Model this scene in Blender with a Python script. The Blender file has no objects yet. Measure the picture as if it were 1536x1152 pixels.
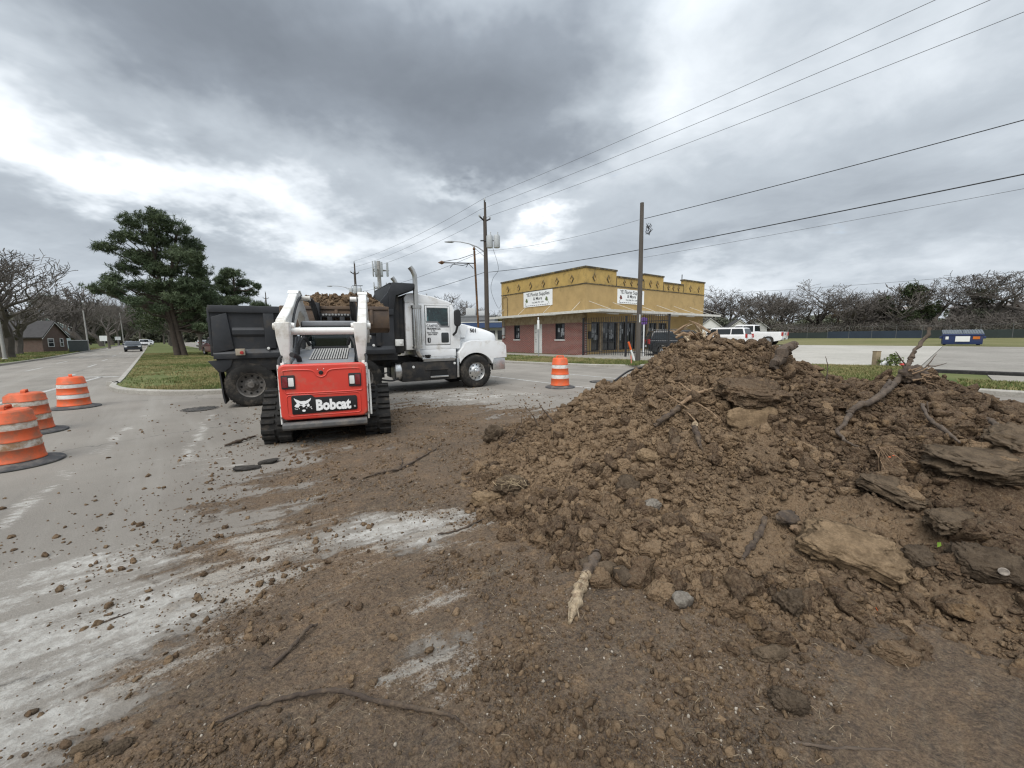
import bpy, bmesh, math, random
import numpy as np
from mathutils import Vector, Matrix

random.seed(7)
RNG = np.random.default_rng(11)
SC = bpy.context.scene
COL = SC.collection
R = math.radians

# ------------------------------------------------------------------ camera
PITCH, ROLL, EYE = R(7.1), R(0.7), 1.62
cam_data = bpy.data.cameras.new('camera')
cam_data.sensor_width = 36.0
cam_data.sensor_fit = 'HORIZONTAL'
cam_data.lens = 585.0 / 1536.0 * 36.0
cam_data.clip_start = 0.05
cam_data.clip_end = 5000
cam = bpy.data.objects.new('camera', cam_data)
COL.objects.link(cam)
_fw = Vector((0, math.cos(PITCH), -math.sin(PITCH)))
_r0 = Vector((1, 0, 0))
_u0 = _r0.cross(_fw)
_rt = _r0 * math.cos(ROLL) - _u0 * math.sin(ROLL)
_up = _rt.cross(_fw)
cam.matrix_world = Matrix(((_rt.x, _up.x, -_fw.x, 0), (_rt.y, _up.y, -_fw.y, 0), (_rt.z, _up.z, -_fw.z, EYE), (0, 0, 0, 1)))
SC.camera = cam

# ------------------------------------------------------------------ view, sun, sky
SC.view_settings.view_transform = 'Standard'
SC.view_settings.look = 'None'
SC.view_settings.exposure = 0.82
SC.view_settings.gamma = 1.0
SC.cycles.filter_width = 1.25
SC.cycles.max_bounces = 8
SC.cycles.transparent_max_bounces = 12
SC.view_settings.use_curve_mapping = False

SUN_EL, SUN_AZ = R(52), R(200)      # azimuth clockwise from +Y
sun_dir = Vector((math.sin(SUN_AZ) * math.cos(SUN_EL), math.cos(SUN_AZ) * math.cos(SUN_EL), math.sin(SUN_EL)))
sd = bpy.data.lights.new('sun', 'SUN')
sd.energy = 1.5
sd.angle = R(50)
sd.color = (1.0, 0.965, 0.91)
sun = bpy.data.objects.new('sun', sd)
sun.rotation_euler = sun_dir.to_track_quat('Z', 'Y').to_euler()
sun.location = (0, 0, 40)
COL.objects.link(sun)

world = bpy.data.worlds.new('World')
SC.world = world
world.use_nodes = True
wt = world.node_tree
for n in list(wt.nodes):
    wt.nodes.remove(n)


class NT:
    """short hand for building node trees"""
    def __init__(self, tree):
        self.t = tree

    def n(self, typ, **kw):
        x = self.t.nodes.new(typ)
        for k, v in kw.items():
            setattr(x, k, v)
        return x

    def put(self, sock, v):
        if isinstance(v, bpy.types.NodeSocket):
            self.t.links.new(v, sock)
        elif v is not None:
            if hasattr(sock.default_value, '__len__') and not hasattr(v, '__len__'):
                v = (v, v, v) if len(sock.default_value) == 3 else (v, v, v, 1)
            elif hasattr(v, '__len__') and len(v) == 3 and len(sock.default_value) == 4:
                v = (*v, 1)
            sock.default_value = v

    def math(self, op, a, b=None, clamp=False):
        x = self.n('ShaderNodeMath', operation=op, use_clamp=clamp)
        self.put(x.inputs[0], a)
        if b is not None:
            self.put(x.inputs[1], b)
        return x.outputs[0]

    def vmath(self, op, a, b=None):
        x = self.n('ShaderNodeVectorMath', operation=op)
        self.put(x.inputs[0], a)
        if b is not None:
            self.put(x.inputs['Scale'] if op == 'SCALE' else x.inputs[1], b)
        return x.outputs['Value'] if op in ('LENGTH', 'DISTANCE', 'DOT_PRODUCT') else x.outputs[0]

    def mix(self, f, a, b, mode='MIX'):
        x = self.n('ShaderNodeMix', data_type='RGBA', blend_type=mode)
        self.put(x.inputs['Factor'], f)
        self.put(x.inputs[6], a)
        self.put(x.inputs[7], b)
        return x.outputs[2]

    def noise(self, vec, scale, detail=6, rough=.55, dist=0.0, out='Fac'):
        x = self.n('ShaderNodeTexNoise')
        if vec is not None:
            self.put(x.inputs['Vector'], vec)
        x.inputs['Scale'].default_value = scale
        x.inputs['Detail'].default_value = detail
        x.inputs['Roughness'].default_value = rough
        x.inputs['Distortion'].default_value = dist
        return x.outputs[out]

    def ramp(self, f, lo, hi, a=0.0, b=1.0, smooth=True):
        x = self.n('ShaderNodeMapRange')
        x.interpolation_type = 'SMOOTHSTEP' if smooth else 'LINEAR'
        self.put(x.inputs[0], f)
        for i, v in enumerate((lo, hi, a, b)):
            self.put(x.inputs[i + 1], v)
        return x.outputs[0]

    def comb(self, x, y, z):
        c = self.n('ShaderNodeCombineXYZ')
        for i, v in enumerate((x, y, z)):
            self.put(c.inputs[i], v)
        return c.outputs[0]

    def sep(self, v):
        s = self.n('ShaderNodeSeparateXYZ')
        self.put(s.inputs[0], v)
        return s.outputs


def make_sky():
    k = NT(wt)
    out = k.n('ShaderNodeOutputWorld')
    bg = k.n('ShaderNodeBackground')
    STR = 0.1
    bg.inputs[1].default_value = STR
    wt.links.new(bg.outputs[0], out.inputs[0])
    sky = k.n('ShaderNodeTexSky', sky_type='NISHITA')
    sky.sun_disc = False
    sky.sun_elevation = SUN_EL
    sky.sun_rotation = SUN_AZ
    tc = k.n('ShaderNodeTexCoord').outputs['Generated']
    d = k.vmath('NORMALIZE', tc)
    dx, dy, dz = k.sep(d)
    zc = k.math('MAXIMUM', dz, 0.0)
    # cloud deck: directions projected on a flat layer, so the clouds crowd together towards the horizon
    den = k.math('ADD', zc, 0.26)
    px = k.math('DIVIDE', dx, den)
    py = k.math('DIVIDE', dy, den)
    P = k.comb(px, py, 0.0)
    warp = k.noise(P, 1.1, 4, .55, out='Color')
    wv = k.vmath('SCALE', k.vmath('SUBTRACT', warp, (.5, .5, .5)), .55)
    P2 = k.vmath('ADD', P, wv)
    # the big cloud masses in view: (direction, width, gain)
    mass = MASSES
    warp2 = k.noise(P, 2.3, 5, .6, out='Color')
    d2 = k.vmath('ADD', d, k.vmath('SCALE', k.vmath('SUBTRACT', warp2, (.5, .5, .5)), .30))
    total = None
    for (c, w, g) in mass:
        q = k.vmath('LENGTH', k.vmath('MULTIPLY', k.vmath('SUBTRACT', d2, c), tuple(1.0 / a for a in w)))
        b = k.ramp(q, 1.0, 0.0, 0.0, g)
        total = b if total is None else k.math('ADD', total, b)
    n1 = k.noise(P2, .9, 7, .56)
    n2 = k.noise(k.vmath('ADD', P2, (7.3, 2.1, 0)), 2.7, 8, .58, .4)
    v = k.math('ADD', k.math('MULTIPLY', k.math('SUBTRACT', n1, .5), .62), k.math('MULTIPLY', k.math('SUBTRACT', n2, .5), .27))
    v = k.math('ADD', k.math('ADD', v, total), .485)
    cr = k.n('ShaderNodeValToRGB')
    el = cr.color_ramp.elements
    stops = [(0.0, (.128, .146, .171)), (.25, (.181, .205, .237)), (.5, (.318, .352, .388)), (.70, (.515, .55, .585)), (.88, (.76, .765, .75)), (1.0, (.95, .945, .92))]
    el[0].position, el[0].color = stops[0][0], (*stops[0][1], 1)
    el[1].position, el[1].color = stops[-1][0], (*stops[-1][1], 1)
    for p, c in stops[1:-1]:
        e = el.new(p)
        e.color = (*c, 1)
    k.put(cr.inputs[0], v)
    # an overcast sky is brighter overhead than at the horizon
    lift = k.ramp(dz, .48, 1.0, 1.0, 2.3)
    cloud = k.vmath('SCALE', cr.outputs[0], k.math('MULTIPLY', lift, 1.0 / STR))
    gap = k.ramp(n2, .66, .80, 0.0, .45)
    col = k.mix(gap, cloud, k.vmath('SCALE', sky.outputs[0], 1.0))
    hz = k.ramp(dz, 0.0, .12, .6, 0.0)
    col = k.mix(hz, col, tuple(c / STR for c in (.385, .41, .435)))
    k.put(bg.inputs[0], col)


# widths per world axis; directions as (x, y, z)
MASSES = [
    ((-.36, .79, .50), (.66, .5, .19), -.34),
    ((.02, .86, .52), (.40, .5, .22), -.26),
    ((-.62, .58, .54), (.50, .5, .15), -.24),
    ((.04, .93, .385), (.34, .5, .085), -.24),
    ((-.10, .96, .31), (.16, .5, .04), -.10),
    ((-.74, .60, .305), (.30, .5, .085), .27),
    ((-.58, .76, .270), (.28, .5, .075), .24),
    ((-.42, .87, .235), (.28, .5, .075), .22),
    ((-.22, .945, .200), (.30, .5, .070), .18),
    ((-.13, .93, .335), (.13, .5, .05), .20),
    ((.06, .97, .250), (.11, .4, .05), .32),
    ((-.03, .98, .190), (.18, .4, .05), .14),
    ((.30, .83, .48), (.22, .6, .24), .20),
    ((.55, .70, .46), (.36, .6, .16), .10),
    ((-.72, .68, .200), (.30, .5, .06), -.06),
    ((.42, .87, .20), (.30, .5, .05), -.04),
    ((.50, .82, .13), (.40, .6, .07), .12),
    ((-.40, .90, .10), (.60, .6, .08), .10),
    ((.78, .60, .36), (.26, .5, .13), -.08),
]
make_sky()

# ------------------------------------------------------------------ local frames
D2 = np.array([-.677, .736])          # along the avenue
N2 = np.array([.736, .677])           # across it, towards the shop


def sn(s, n, z=0.0):
    p = D2 * s + N2 * n
    return (float(p[0]), float(p[1]), z)


ROAD_ANG = math.atan2(.736, -.677)


# ------------------------------------------------------------------ numpy noise
def _hash(ix, iy, iz, seed):
    h = (ix.astype(np.int64) * 374761393 + iy.astype(np.int64) * 668265263 + iz.astype(np.int64) * 2147483647 + seed * 974634777) & 0xFFFFFFFF
    h = ((h ^ (h >> 13)) * 1274126177) & 0xFFFFFFFF
    h = ((h ^ (h >> 16)) * 2246822519) & 0xFFFFFFFF
    return ((h ^ (h >> 15)) & 0xFFFF) / 65535.0


def vnoise(x, y, seed=0, z=None):
    x = np.asarray(x, float); y = np.asarray(y, float)
    z = np.zeros_like(x) if z is None else np.asarray(z, float)
    i, j, k = np.floor(x), np.floor(y), np.floor(z)
    f, g, h = x - i, y - j, z - k
    f, g, h = (t * t * t * (t * (t * 6 - 15) + 10) for t in (f, g, h))
    def c(a, b, cc):
        return _hash(i + a, j + b, k + cc, seed)
    def pl(cc):
        return (c(0, 0, cc) * (1 - f) + c(1, 0, cc) * f) * (1 - g) + (c(0, 1, cc) * (1 - f) + c(1, 1, cc) * f) * g
    if not np.any(z):
        return pl(0) * 2 - 1
    return (pl(0) * (1 - h) + pl(1) * h) * 2 - 1


def fbm(x, y, oct=4, seed=0, gain=.5, z=None):
    a, t, s = 1.0, 0.0, 0.0
    for o in range(oct):
        q = 2.0 ** o
        t = t + a * vnoise(x * q + 13.7 * o, y * q - 7.1 * o, seed + o, None if z is None else z * q)
        s += a
        a *= gain
    return t / s


# ------------------------------------------------------------------ objects
def tag(o, label=None, cat=None, group=None, kind=None):
    for k, v in (('label', label), ('category', cat), ('group', group), ('kind', kind)):
        if v:
            o[k] = v
    return o


def empty(name, loc, rz=0.0, label=None, cat=None, group=None):
    o = bpy.data.objects.new(name, None)
    o.empty_display_size = .2
    o.location = loc
    o.rotation_euler = (0, 0, rz)
    COL.objects.link(o)
    return tag(o, label, cat, group)


def link(name, me, parent=None):
    o = bpy.data.objects.new(name, me)
    COL.objects.link(o)
    if parent is not None:
        o.parent = parent
    return o


def mesh_np(name, V, F, mat=None, parent=None, smooth=False, attrs=None, linked=True):
    V = np.asarray(V, np.float32); F = np.asarray(F, np.int32)
    me = bpy.data.meshes.new(name)
    me.vertices.add(len(V)); me.vertices.foreach_set('co', V.ravel())
    k = F.shape[1]
    me.loops.add(F.size); me.loops.foreach_set('vertex_index', F.ravel())
    me.polygons.add(len(F))
    me.polygons.foreach_set('loop_start', np.arange(0, F.size, k, dtype=np.int32))
    me.polygons.foreach_set('loop_total', np.full(len(F), k, dtype=np.int32))
    if smooth:
        me.polygons.foreach_set('use_smooth', np.ones(len(F), dtype=bool))
    me.update(calc_edges=True)
    me.validate()
    for an, av in (attrs or {}).items():
        a = me.attributes.new(an, 'FLOAT', 'POINT')
        a.data.foreach_set('value', np.asarray(av, np.float32).ravel())
    if mat:
        me.materials.append(mat)
    return link(name, me, parent) if linked else me


def copy_tree(o, parent=None):
    c = o.copy()
    COL.objects.link(c)
    c.parent = parent
    for ch in o.children:
        copy_tree(ch, c)
    return c


class MB:
    """collects shapes that become ONE mesh object"""
    def __init__(self):
        self.v, self.f, self.m = [], [], []
        self.mi = 0

    def raw(self, vs, fs):
        b = len(self.v)
        self.v += [tuple(p) for p in vs]
        self.f += [tuple(b + i for i in f) for f in fs]
        self.m += [self.mi] * len(fs)
        return self

    def box(self, c, s, rot=None):
        x, y, z = (a / 2 for a in s)
        vs = [Vector((sx * x, sy * y, sz * z)) for sx in (-1, 1) for sy in (-1, 1) for sz in (-1, 1)]
        if rot is not None:
            m = rot if isinstance(rot, Matrix) else Matrix.Rotation(rot, 3, 'Z')
            vs = [m @ p for p in vs]
        c = Vector(c)
        return self.raw([p + c for p in vs], [(0, 1, 3, 2), (4, 6, 7, 5), (0, 4, 5, 1), (2, 3, 7, 6), (0, 2, 6, 4), (1, 5, 7, 3)])

    def b2(self, lo, hi):
        return self.box([(a + b) / 2 for a, b in zip(lo, hi)], [abs(b - a) for a, b in zip(lo, hi)])

    def tube(self, pts, r, n=8, caps=True):
        pts = [Vector(p) for p in pts]
        rs = r if hasattr(r, '__len__') else [r] * len(pts)
        ref = None
        rings = []
        for i, p in enumerate(pts):
            t = (pts[min(i + 1, len(pts) - 1)] - pts[max(i - 1, 0)])
            if t.length < 1e-9:
                t = Vector((0, 0, 1))
            t.normalize()
            if ref is None:
                ref = Vector((0, 0, 1)) if abs(t.z) < .9 else Vector((1, 0, 0))
            u = t.cross(ref)
            if u.length < 1e-6:
                u = t.orthogonal()
            u.normalize()
            w = t.cross(u).normalized()
            ref = u.cross(t)
            rings.append([p + (u * math.cos(2 * math.pi * k / n) + w * math.sin(2 * math.pi * k / n)) * rs[i] for k in range(n)])
        vs = [q for ring in rings for q in ring]
        fs = []
        for i in range(len(pts) - 1):
            for k in range(n):
                a, b = i * n + k, i * n + (k + 1) % n
                fs.append((a, a + n, b + n, b))
        if caps:
            fs.append(tuple(range(n)))
            fs.append(tuple(reversed(range((len(pts) - 1) * n, len(pts) * n))))
        return self.raw(vs, fs)

    def cyl(self, a, b, r, n=16):
        return self.tube([a, b], r, n)

    def lathe(self, prof, n=32, c=(0, 0, 0), axis='Z', caps=True):
        """prof: (radius, height) pairs"""
        vs = []
        for (r, h) in prof:
            for k in range(n):
                a = 2 * math.pi * k / n
                x, y = r * math.cos(a), r * math.sin(a)
                vs.append({'Z': (x, y, h), 'Y': (x, h, -y), 'X': (h, x, y)}[axis])
        vs = [tuple(p + q for p, q in zip(v, c)) for v in vs]
        fs = []
        for i in range(len(prof) - 1):
            for k in range(n):
                a, b = i * n + k, i * n + (k + 1) % n
                fs.append((a, b, b + n, a + n))
        if caps:
            if prof[0][0] > 1e-6:
                fs.append(tuple(reversed(range(n))))
            if prof[-1][0] > 1e-6:
                fs.append(tuple(range((len(prof) - 1) * n, len(prof) * n)))
        return self.raw(vs, fs)

    def prism(self, poly, lo, hi, axis='Y'):
        """poly: 2-D outline; extruded lo..hi along axis. axis Y: poly=(x,z); X: poly=(y,z); Z: poly=(x,y)"""
        f = {'Y': lambda a, b, h: (a, h, b), 'X': lambda a, b, h: (h, a, b), 'Z': lambda a, b, h: (a, b, h)}[axis]
        n = len(poly)
        vs = [f(a, b, lo) for a, b in poly] + [f(a, b, hi) for a, b in poly]
        fs = [tuple(range(n)), tuple(reversed(range(n, 2 * n)))]
        fs += [(k, k + n, (k + 1) % n + n, (k + 1) % n) for k in range(n)]
        return self.raw(vs, fs)

    def build(self, name, mat, parent=None, bevel=0.0, smooth=False, seg=2, angle=35, M=None):
        me = bpy.data.meshes.new(name)
        me.from_pydata([tuple(p) for p in self.v], [], self.f)
        mats = mat if isinstance(mat, (list, tuple)) else [mat]
        for q in mats:
            me.materials.append(q)
        if len(mats) > 1:
            me.polygons.foreach_set('material_index', np.array(self.m, dtype=np.int32))
        bm = bmesh.new()
        bm.from_mesh(me)
        bmesh.ops.recalc_face_normals(bm, faces=bm.faces)
        if bevel > 0:
            es = [e for e in bm.edges if len(e.link_faces) == 2 and e.calc_face_angle(0) > R(angle)]
            try:
                bmesh.ops.bevel(bm, geom=es, offset=bevel, segments=seg, affect='EDGES', profile=.6, clamp_overlap=True)
            except Exception:
                pass
        if smooth or bevel > 0:
            for f in bm.faces:
                f.smooth = True
            for e in bm.edges:
                if len(e.link_faces) == 2 and e.calc_face_angle(0) > R(40):
                    e.smooth = False
        bm.to_mesh(me)
        bm.free()
        o = link(name, me, parent)
        if M is not None:
            o.matrix_local = M
        return o


def rrect(w, h, r, n=5, cx=0, cy=0):
    pts = []
    for (sx, sy, a0) in ((1, 1, 0), (-1, 1, 90), (-1, -1, 180), (1, -1, 270)):
        for k in range(n + 1):
            a = R(a0 + 90 * k / n)
            pts.append((cx + sx * (w / 2 - r) + r * math.cos(a), cy + sy * (h / 2 - r) + r * math.sin(a)))
    return pts


def text(name, body, mat, parent, loc, rot, size, offset=0.0, sx=1.0, depth=.002, align='LEFT', shear=0):
    cu = bpy.data.curves.new(name, 'FONT')
    cu.body = body
    cu.size = size
    cu.offset = offset
    cu.extrude = depth
    cu.align_x = align
    cu.shear = shear
    cu.resolution_u = 2
    cu.materials.append(mat)
    tmp = bpy.data.objects.new(name, cu)
    COL.objects.link(tmp)
    bpy.context.view_layer.update()
    me = bpy.data.meshes.new_from_object(tmp.evaluated_get(bpy.context.evaluated_depsgraph_get()))
    bpy.data.objects.remove(tmp)
    bpy.data.curves.remove(cu)
    me.name = name
    o = link(name, me, parent)
    o.location = loc
    o.rotation_euler = rot
    o.scale = (sx, 1, 1)
    return o


# ------------------------------------------------------------------ materials
MATS = {}


def mat(name, col, rough=.6, metal=0.0, var=.2, vscale=3.0, bump=0.0, bscale=60.0, dirt=None, spec=.5, coat=0.0, rnd=0.0, stretch=(1, 1, 1), emit=None):
    if name in MATS:
        return MATS[name]
    m = bpy.data.materials.new(name)
    m.use_nodes = True
    k = NT(m.node_tree)
    b = m.node_tree.nodes['Principled BSDF']
    b.inputs['Roughness'].default_value = rough
    b.inputs['Metallic'].default_value = metal
    b.inputs['Specular IOR Level'].default_value = spec
    b.inputs['Coat Weight'].default_value = coat
    tc = k.n('ShaderNodeTexCoord').outputs['Object']
    if stretch != (1, 1, 1):
        tc = k.vmath('MULTIPLY', tc, stretch)
    c = tuple(col)
    n = k.noise(tc, vscale, 8, .6)
    f = k.ramp(n, .25, .75, 1 - var, 1 + var, False)
    if rnd:
        oi = k.n('ShaderNodeObjectInfo').outputs['Random']
        f = k.math('MULTIPLY', f, k.ramp(oi, 0, 1, 1 - rnd, 1 + rnd, False))
    cc = k.vmath('SCALE', c, f)
    if dirt:
        dc, amt, ds = dirt
        dn = k.noise(k.vmath('ADD', tc, (3.1, 1.7, 5.2)), ds, 9, .68)
        df = k.ramp(dn, .62 - amt * .4, .80 - amt * .25, 0, min(1, amt + .35))
        cc = k.mix(df, cc, dc)
        k.put(b.inputs['Roughness'], k.ramp(df, 0, 1, rough, max(rough, .85), False))
    k.put(b.inputs['Base Color'], cc)
    if bump > 0:
        bn = k.noise(tc, bscale, 8, .65)
        bp = k.n('ShaderNodeBump')
        bp.inputs['Strength'].default_value = bump
        bp.inputs['Distance'].default_value = .02
        k.put(bp.inputs['Height'], bn)
        k.put(b.inputs['Normal'], bp.outputs[0])
    if emit:
        b.inputs['Emission Color'].default_value = (*emit[0], 1)
        b.inputs['Emission Strength'].default_value = emit[1]
    MATS[name] = m
    return m


def glass(name, tint=(.55, .62, .62), amount=.55):
    if name in MATS:
        return MATS[name]
    m = bpy.data.materials.new(name)
    m.use_nodes = True
    k = NT(m.node_tree)
    t = m.node_tree
    for n in list(t.nodes):
        t.nodes.remove(n)
    out = k.n('ShaderNodeOutputMaterial')
    tr = k.n('ShaderNodeBsdfTransparent')
    tr.inputs[0].default_value = (*[c * amount for c in tint], 1)
    gl = k.n('ShaderNodeBsdfGlossy')
    gl.inputs['Roughness'].default_value = .03
    fr = k.n('ShaderNodeFresnel')
    fr.inputs[0].default_value = 1.5
    mx = k.n('ShaderNodeMixShader')
    k.put(mx.inputs[0], k.math('MULTIPLY_ADD', fr.outputs[0], .9))
    mx.inputs[0].links[0].from_node.inputs[2].default_value = .03
    t.links.new(tr.outputs[0], mx.inputs[1])
    t.links.new(gl.outputs[0], mx.inputs[2])
    t.links.new(mx.outputs[0], out.inputs[0])
    MATS[name] = m
    return m

# ------------------------------------------------------------------ the ground
CTRL = [(4.67, 3.5, 0.94), (4.95, 3.9, 0.94), (5.07, 4.3, 0.96), (5.01, 4.6, 1.03), (4.75, 4.9, 0.99), (4.24, 5.0, 0.96), (4.01, 5.1, 1.08), (3.85, 5.2, 1.2), (3.69, 5.3, 1.36), (3.33, 5.4, 1.47), (2.82, 5.4, 1.6), (2.5, 5.4, 1.56), (2.18, 5.5, 1.39), (1.81, 5.5, 1.19), (1.47, 5.6, 0.94), (1.08, 5.6, 0.7), (0.62, 5.8, 0.39), (0.12, 5.9, 0.19), (-0.36, 6.0, 0.03), (-0.57, 3.97, 0.0), (-0.54, 4.71, 0.0), (-0.53, 5.59, 0.0), (-0.31, 3.41, 0.0), (-0.06, 3.04, 0.0), (0.24, 2.74, 0.0), (0.45, 2.5, 0.0), (0.67, 2.31, 0.0), (0.88, 2.18, 0.0), (1.05, 2.03, 0.0), (1.38, 1.95, 0.0), (1.7, 1.9, 0.0), (2.08, 1.92, 0.0), (2.32, 1.85, 0.0), (2.41, 1.66, 0.0)]
CTRL += [(1.3, 2.7, .17), (1.8, 2.7, .22), (2.4, 2.6, .27), (1.0, 3.2, .24), (1.6, 3.6, .52), (2.4, 3.6, .64), (3.2, 3.4, .68), (3.8, 3.2, .72),
         (1.9, 4.5, 1.02), (2.6, 4.5, 1.2), (3.3, 4.5, 1.12), (.4, 3.6, .14), (.6, 4.6, .36), (1.2, 4.7, .70), (4.2, 4.3, .92), (3.0, 2.3, .25), (3.4, 2.2, .3), (4.2, 2.6, .58),
         (-.3, 6.9, -.05), (.7, 7.1, -.02), (1.6, 7.3, 0), (2.6, 7.6, .05), (3.6, 7.4, .08), (4.6, 7.0, .1), (5.4, 6.2, .2), (6, 5, .35), (6, 4, .5), (5.5, 3, .6), (5, 2, .3),
         (4, 1.4, .02), (3, 1.35, 0), (7.5, 5, -.05), (7.3, 3, -.05), (6.5, 1.5, -.05), (6.3, 6.7, -.05), (-1.3, 5, -.1), (-1.3, 3.6, -.1), (-1.2, 6.6, -.1), (0, 2.2, -.06), (1, 1.5, -.06), (2, 1.4, -.04),
         (2, 8.6, -.1), (4, 8.6, -.1), (8.6, 4, -.1), (0, 8.2, -.1), (6, 8, -.1)]
PAINT = np.array([(-1.99, 1.36, 0, 0.75), (-1.78, 1.35, 0.9, 0.1), (-1.25, 1.35, 1, 0), (-0.46, 1.34, 1, 0.05), (0.33, 1.33, 1, 0), (1.1, 1.32, 1, 0.05), (1.86, 1.31, 1, 0.1), (-2.29, 1.59, 0.05, 0.8), (-1.98, 1.58, 0.3, 0.6), (-1.67, 1.58, 0.7, 0.35), (-1.13, 1.57, 0.95, 0.1), (-0.37, 1.56, 0.85, 0.3), (-0.07, 1.56, 0.9, 0.2), (0.67, 1.55, 1, 0), (1.55, 1.54, 1, 0.1), (2.13, 1.53, 1, 0.3), (-2.59, 1.86, 0.05, 0.8), (-2.17, 1.85, 0.15, 0.7), (-1.71, 1.84, 0.4, 0.6), (-1.29, 1.84, 0.8, 0.2), (-0.87, 1.83, 0.9, 0.1), (-0.46, 1.82, 0.55, 0.55), (-0.25, 1.82, 0.7, 0.4), (0.26, 1.81, 1, 0), (1.11, 1.8, 1, 0), (2.11, 1.78, 1, 0.2), (-3.01, 2.16, 0, 0.6), (-2.6, 2.15, 0.1, 0.7), (-2.08, 2.14, 0.4, 0.6), (-1.71, 2.14, 0.35, 0.75), (-1.35, 2.13, 0.8, 0.3), (-0.84, 2.12, 0.9, 0.1), (-0.44, 2.11, 0.75, 0.4), (0.11, 2.1, 1, 0.1), (0.89, 2.09, 1, 0), (-3.53, 2.57, 0, 0.4), (-3.05, 2.56, 0.05, 0.6), (-2.48, 2.54, 0.4, 0.45), (-2.0, 2.54, 0.6, 0.4), (-1.49, 2.52, 0.7, 0.4), (-0.97, 2.51, 0.7, 0.4), (-0.42, 2.5, 0.9, 0.2), (0.13, 2.49, 1, 0), (-4.26, 3.14, 0, 0.15), (-3.68, 3.13, 0.05, 0.2), (-3.1, 3.12, 0.25, 0.3), (-2.47, 3.1, 0.5, 0.2), (-1.84, 3.08, 0.55, 0.5), (-1.28, 3.07, 0.4, 0.75), (-0.83, 3.06, 0.45, 0.7), (-0.39, 3.05, 0.4, 0.75), (-0.17, 3.04, 0.8, 0.4), (0.16, 3.04, 1, 0), (-5.38, 4.02, 0, 0.1), (-4.63, 4.0, 0, 0.15), (-3.83, 3.98, 0.1, 0.2), (-3.17, 3.96, 0.35, 0.15), (-2.46, 3.94, 0.6, 0.1), (-1.89, 3.92, 0.6, 0.15), (-1.18, 3.9, 0.75, 0.15), (-0.62, 3.88, 0.8, 0.2), (-0.07, 3.86, 1, 0), (-6.31, 5.19, 0, 0.1), (-5.17, 5.15, 0, 0.25), (-3.95, 5.1, 0.1, 0.35), (-3.4, 5.08, 0.25, 0.3), (-2.58, 5.05, 0.6, 0.1), (-1.85, 5.02, 0.8, 0.05), (-1.14, 4.99, 0.8, 0.1), (-0.43, 4.96, 0.95, 0), (0.27, 4.94, 1, 0), (-6.64, 6.68, 0, 0.1), (-5.06, 6.6, 0.05, 0.2), (-4.47, 6.57, 0.15, 0.2), (-3.64, 6.53, 0.5, 0.1), (-1.9, 6.44, 0.75, 0.05), (-1.0, 6.4, 0.85, 0), (-0.32, 6.37, 0.95, 0), (0.34, 6.33, 1, 0), (-9.24, 8.6, 0, 0.1), (-7.5, 8.5, 0, 0.2), (-6.42, 8.43, 0.1, 0.2), (-5.35, 8.36, 0.2, 0.1), (-2.4, 8.18, 0.6, 0.2), (-1.53, 8.13, 0.8, 0.05), (-0.4, 8.06, 0.6, 0.2), (0.44, 8.01, 0.5, 0.2), (-7.99, 10.55, 0.05, 0.2), (-6.27, 10.42, 0.1, 0.2), (-2.96, 10.17, 0.3, 0.4), (-1.19, 10.03, 0.15, 0.5), (-0.14, 9.95, 0.15, 0.4), (1.05, 9.86, 0.15, 0.3), (1.9, 9.8, 0.3, 0.2), (-14.28, 14.62, 0, 0.1), (-8.92, 14.08, 0, 0.1), (-3.93, 13.58, 0.05, 0.15), (-0.18, 13.21, 0, 0.15), (2.06, 12.98, 0, 0.1), (5.07, 12.68, 0.1, 0.1), (-29.69, 26.02, 0, 0.05), (-6.39, 22.28, 0, 0.05), (4.65, 20.5, 0, 0.05)])

_cp = np.array(CTRL)


def _tps(r2):
    return np.where(r2 > 1e-12, .5 * r2 * np.log(np.maximum(r2, 1e-12)), 0.0)


def _rbf_fit(c, lam=.02):
    n = len(c)
    A = _tps(((c[:, None, :2] - c[None, :, :2]) ** 2).sum(-1)) + lam * np.eye(n)
    Pm = np.c_[np.ones(n), c[:, :2]]
    S = np.block([[A, Pm], [Pm.T, np.zeros((3, 3))]])
    return np.linalg.solve(S, np.r_[c[:, 2], 0, 0, 0])


_rw = _rbf_fit(_cp)


def pile_base(x, y):
    x = np.asarray(x, float); y = np.asarray(y, float)
    sh = x.shape
    q = np.c_[x.ravel(), y.ravel()]
    out = np.empty(len(q))
    for i in range(0, len(q), 40000):
        s = q[i:i + 40000]
        out[i:i + 40000] = _tps(((s[:, None] - _cp[None, :, :2]) ** 2).sum(-1)) @ _rw[:-3] + _rw[-3] + s @ _rw[-2:]
    out = out.reshape(sh)
    edge = np.clip(np.minimum.reduce([(x + 1.6) / .6, (8.8 - x) / 1.2, (8.9 - y) / .8, (y - 1.0) / .3]), 0, 1)
    return np.where(edge > 0, out, -.1) * edge - .1 * (1 - edge)


def pile_h(x, y):
    h = pile_base(x, y)
    h = h - .06 * np.clip((h - .2) / .4, 0, 1)
    k = np.clip(h / .25, 0, 1)
    n = .11 * fbm(x * 1.7, y * 1.7, 4, 3) + .055 * (1 - 2 * np.abs(fbm(x * 4.5, y * 4.5, 3, 9))) + .026 * fbm(x * 13, y * 13, 3, 21)
    # shelves where clods have broken off
    st = np.round(h * 6 + .9 * fbm(x * 1.3, y * 1.3, 3, 40)) / 6
    return h + k * n + .22 * k * np.clip(st - h, -.05, .05) + .020 * fbm(x * 26, y * 26, 2, 33) * np.clip((h + .05) / .1, 0, 1)


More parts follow.
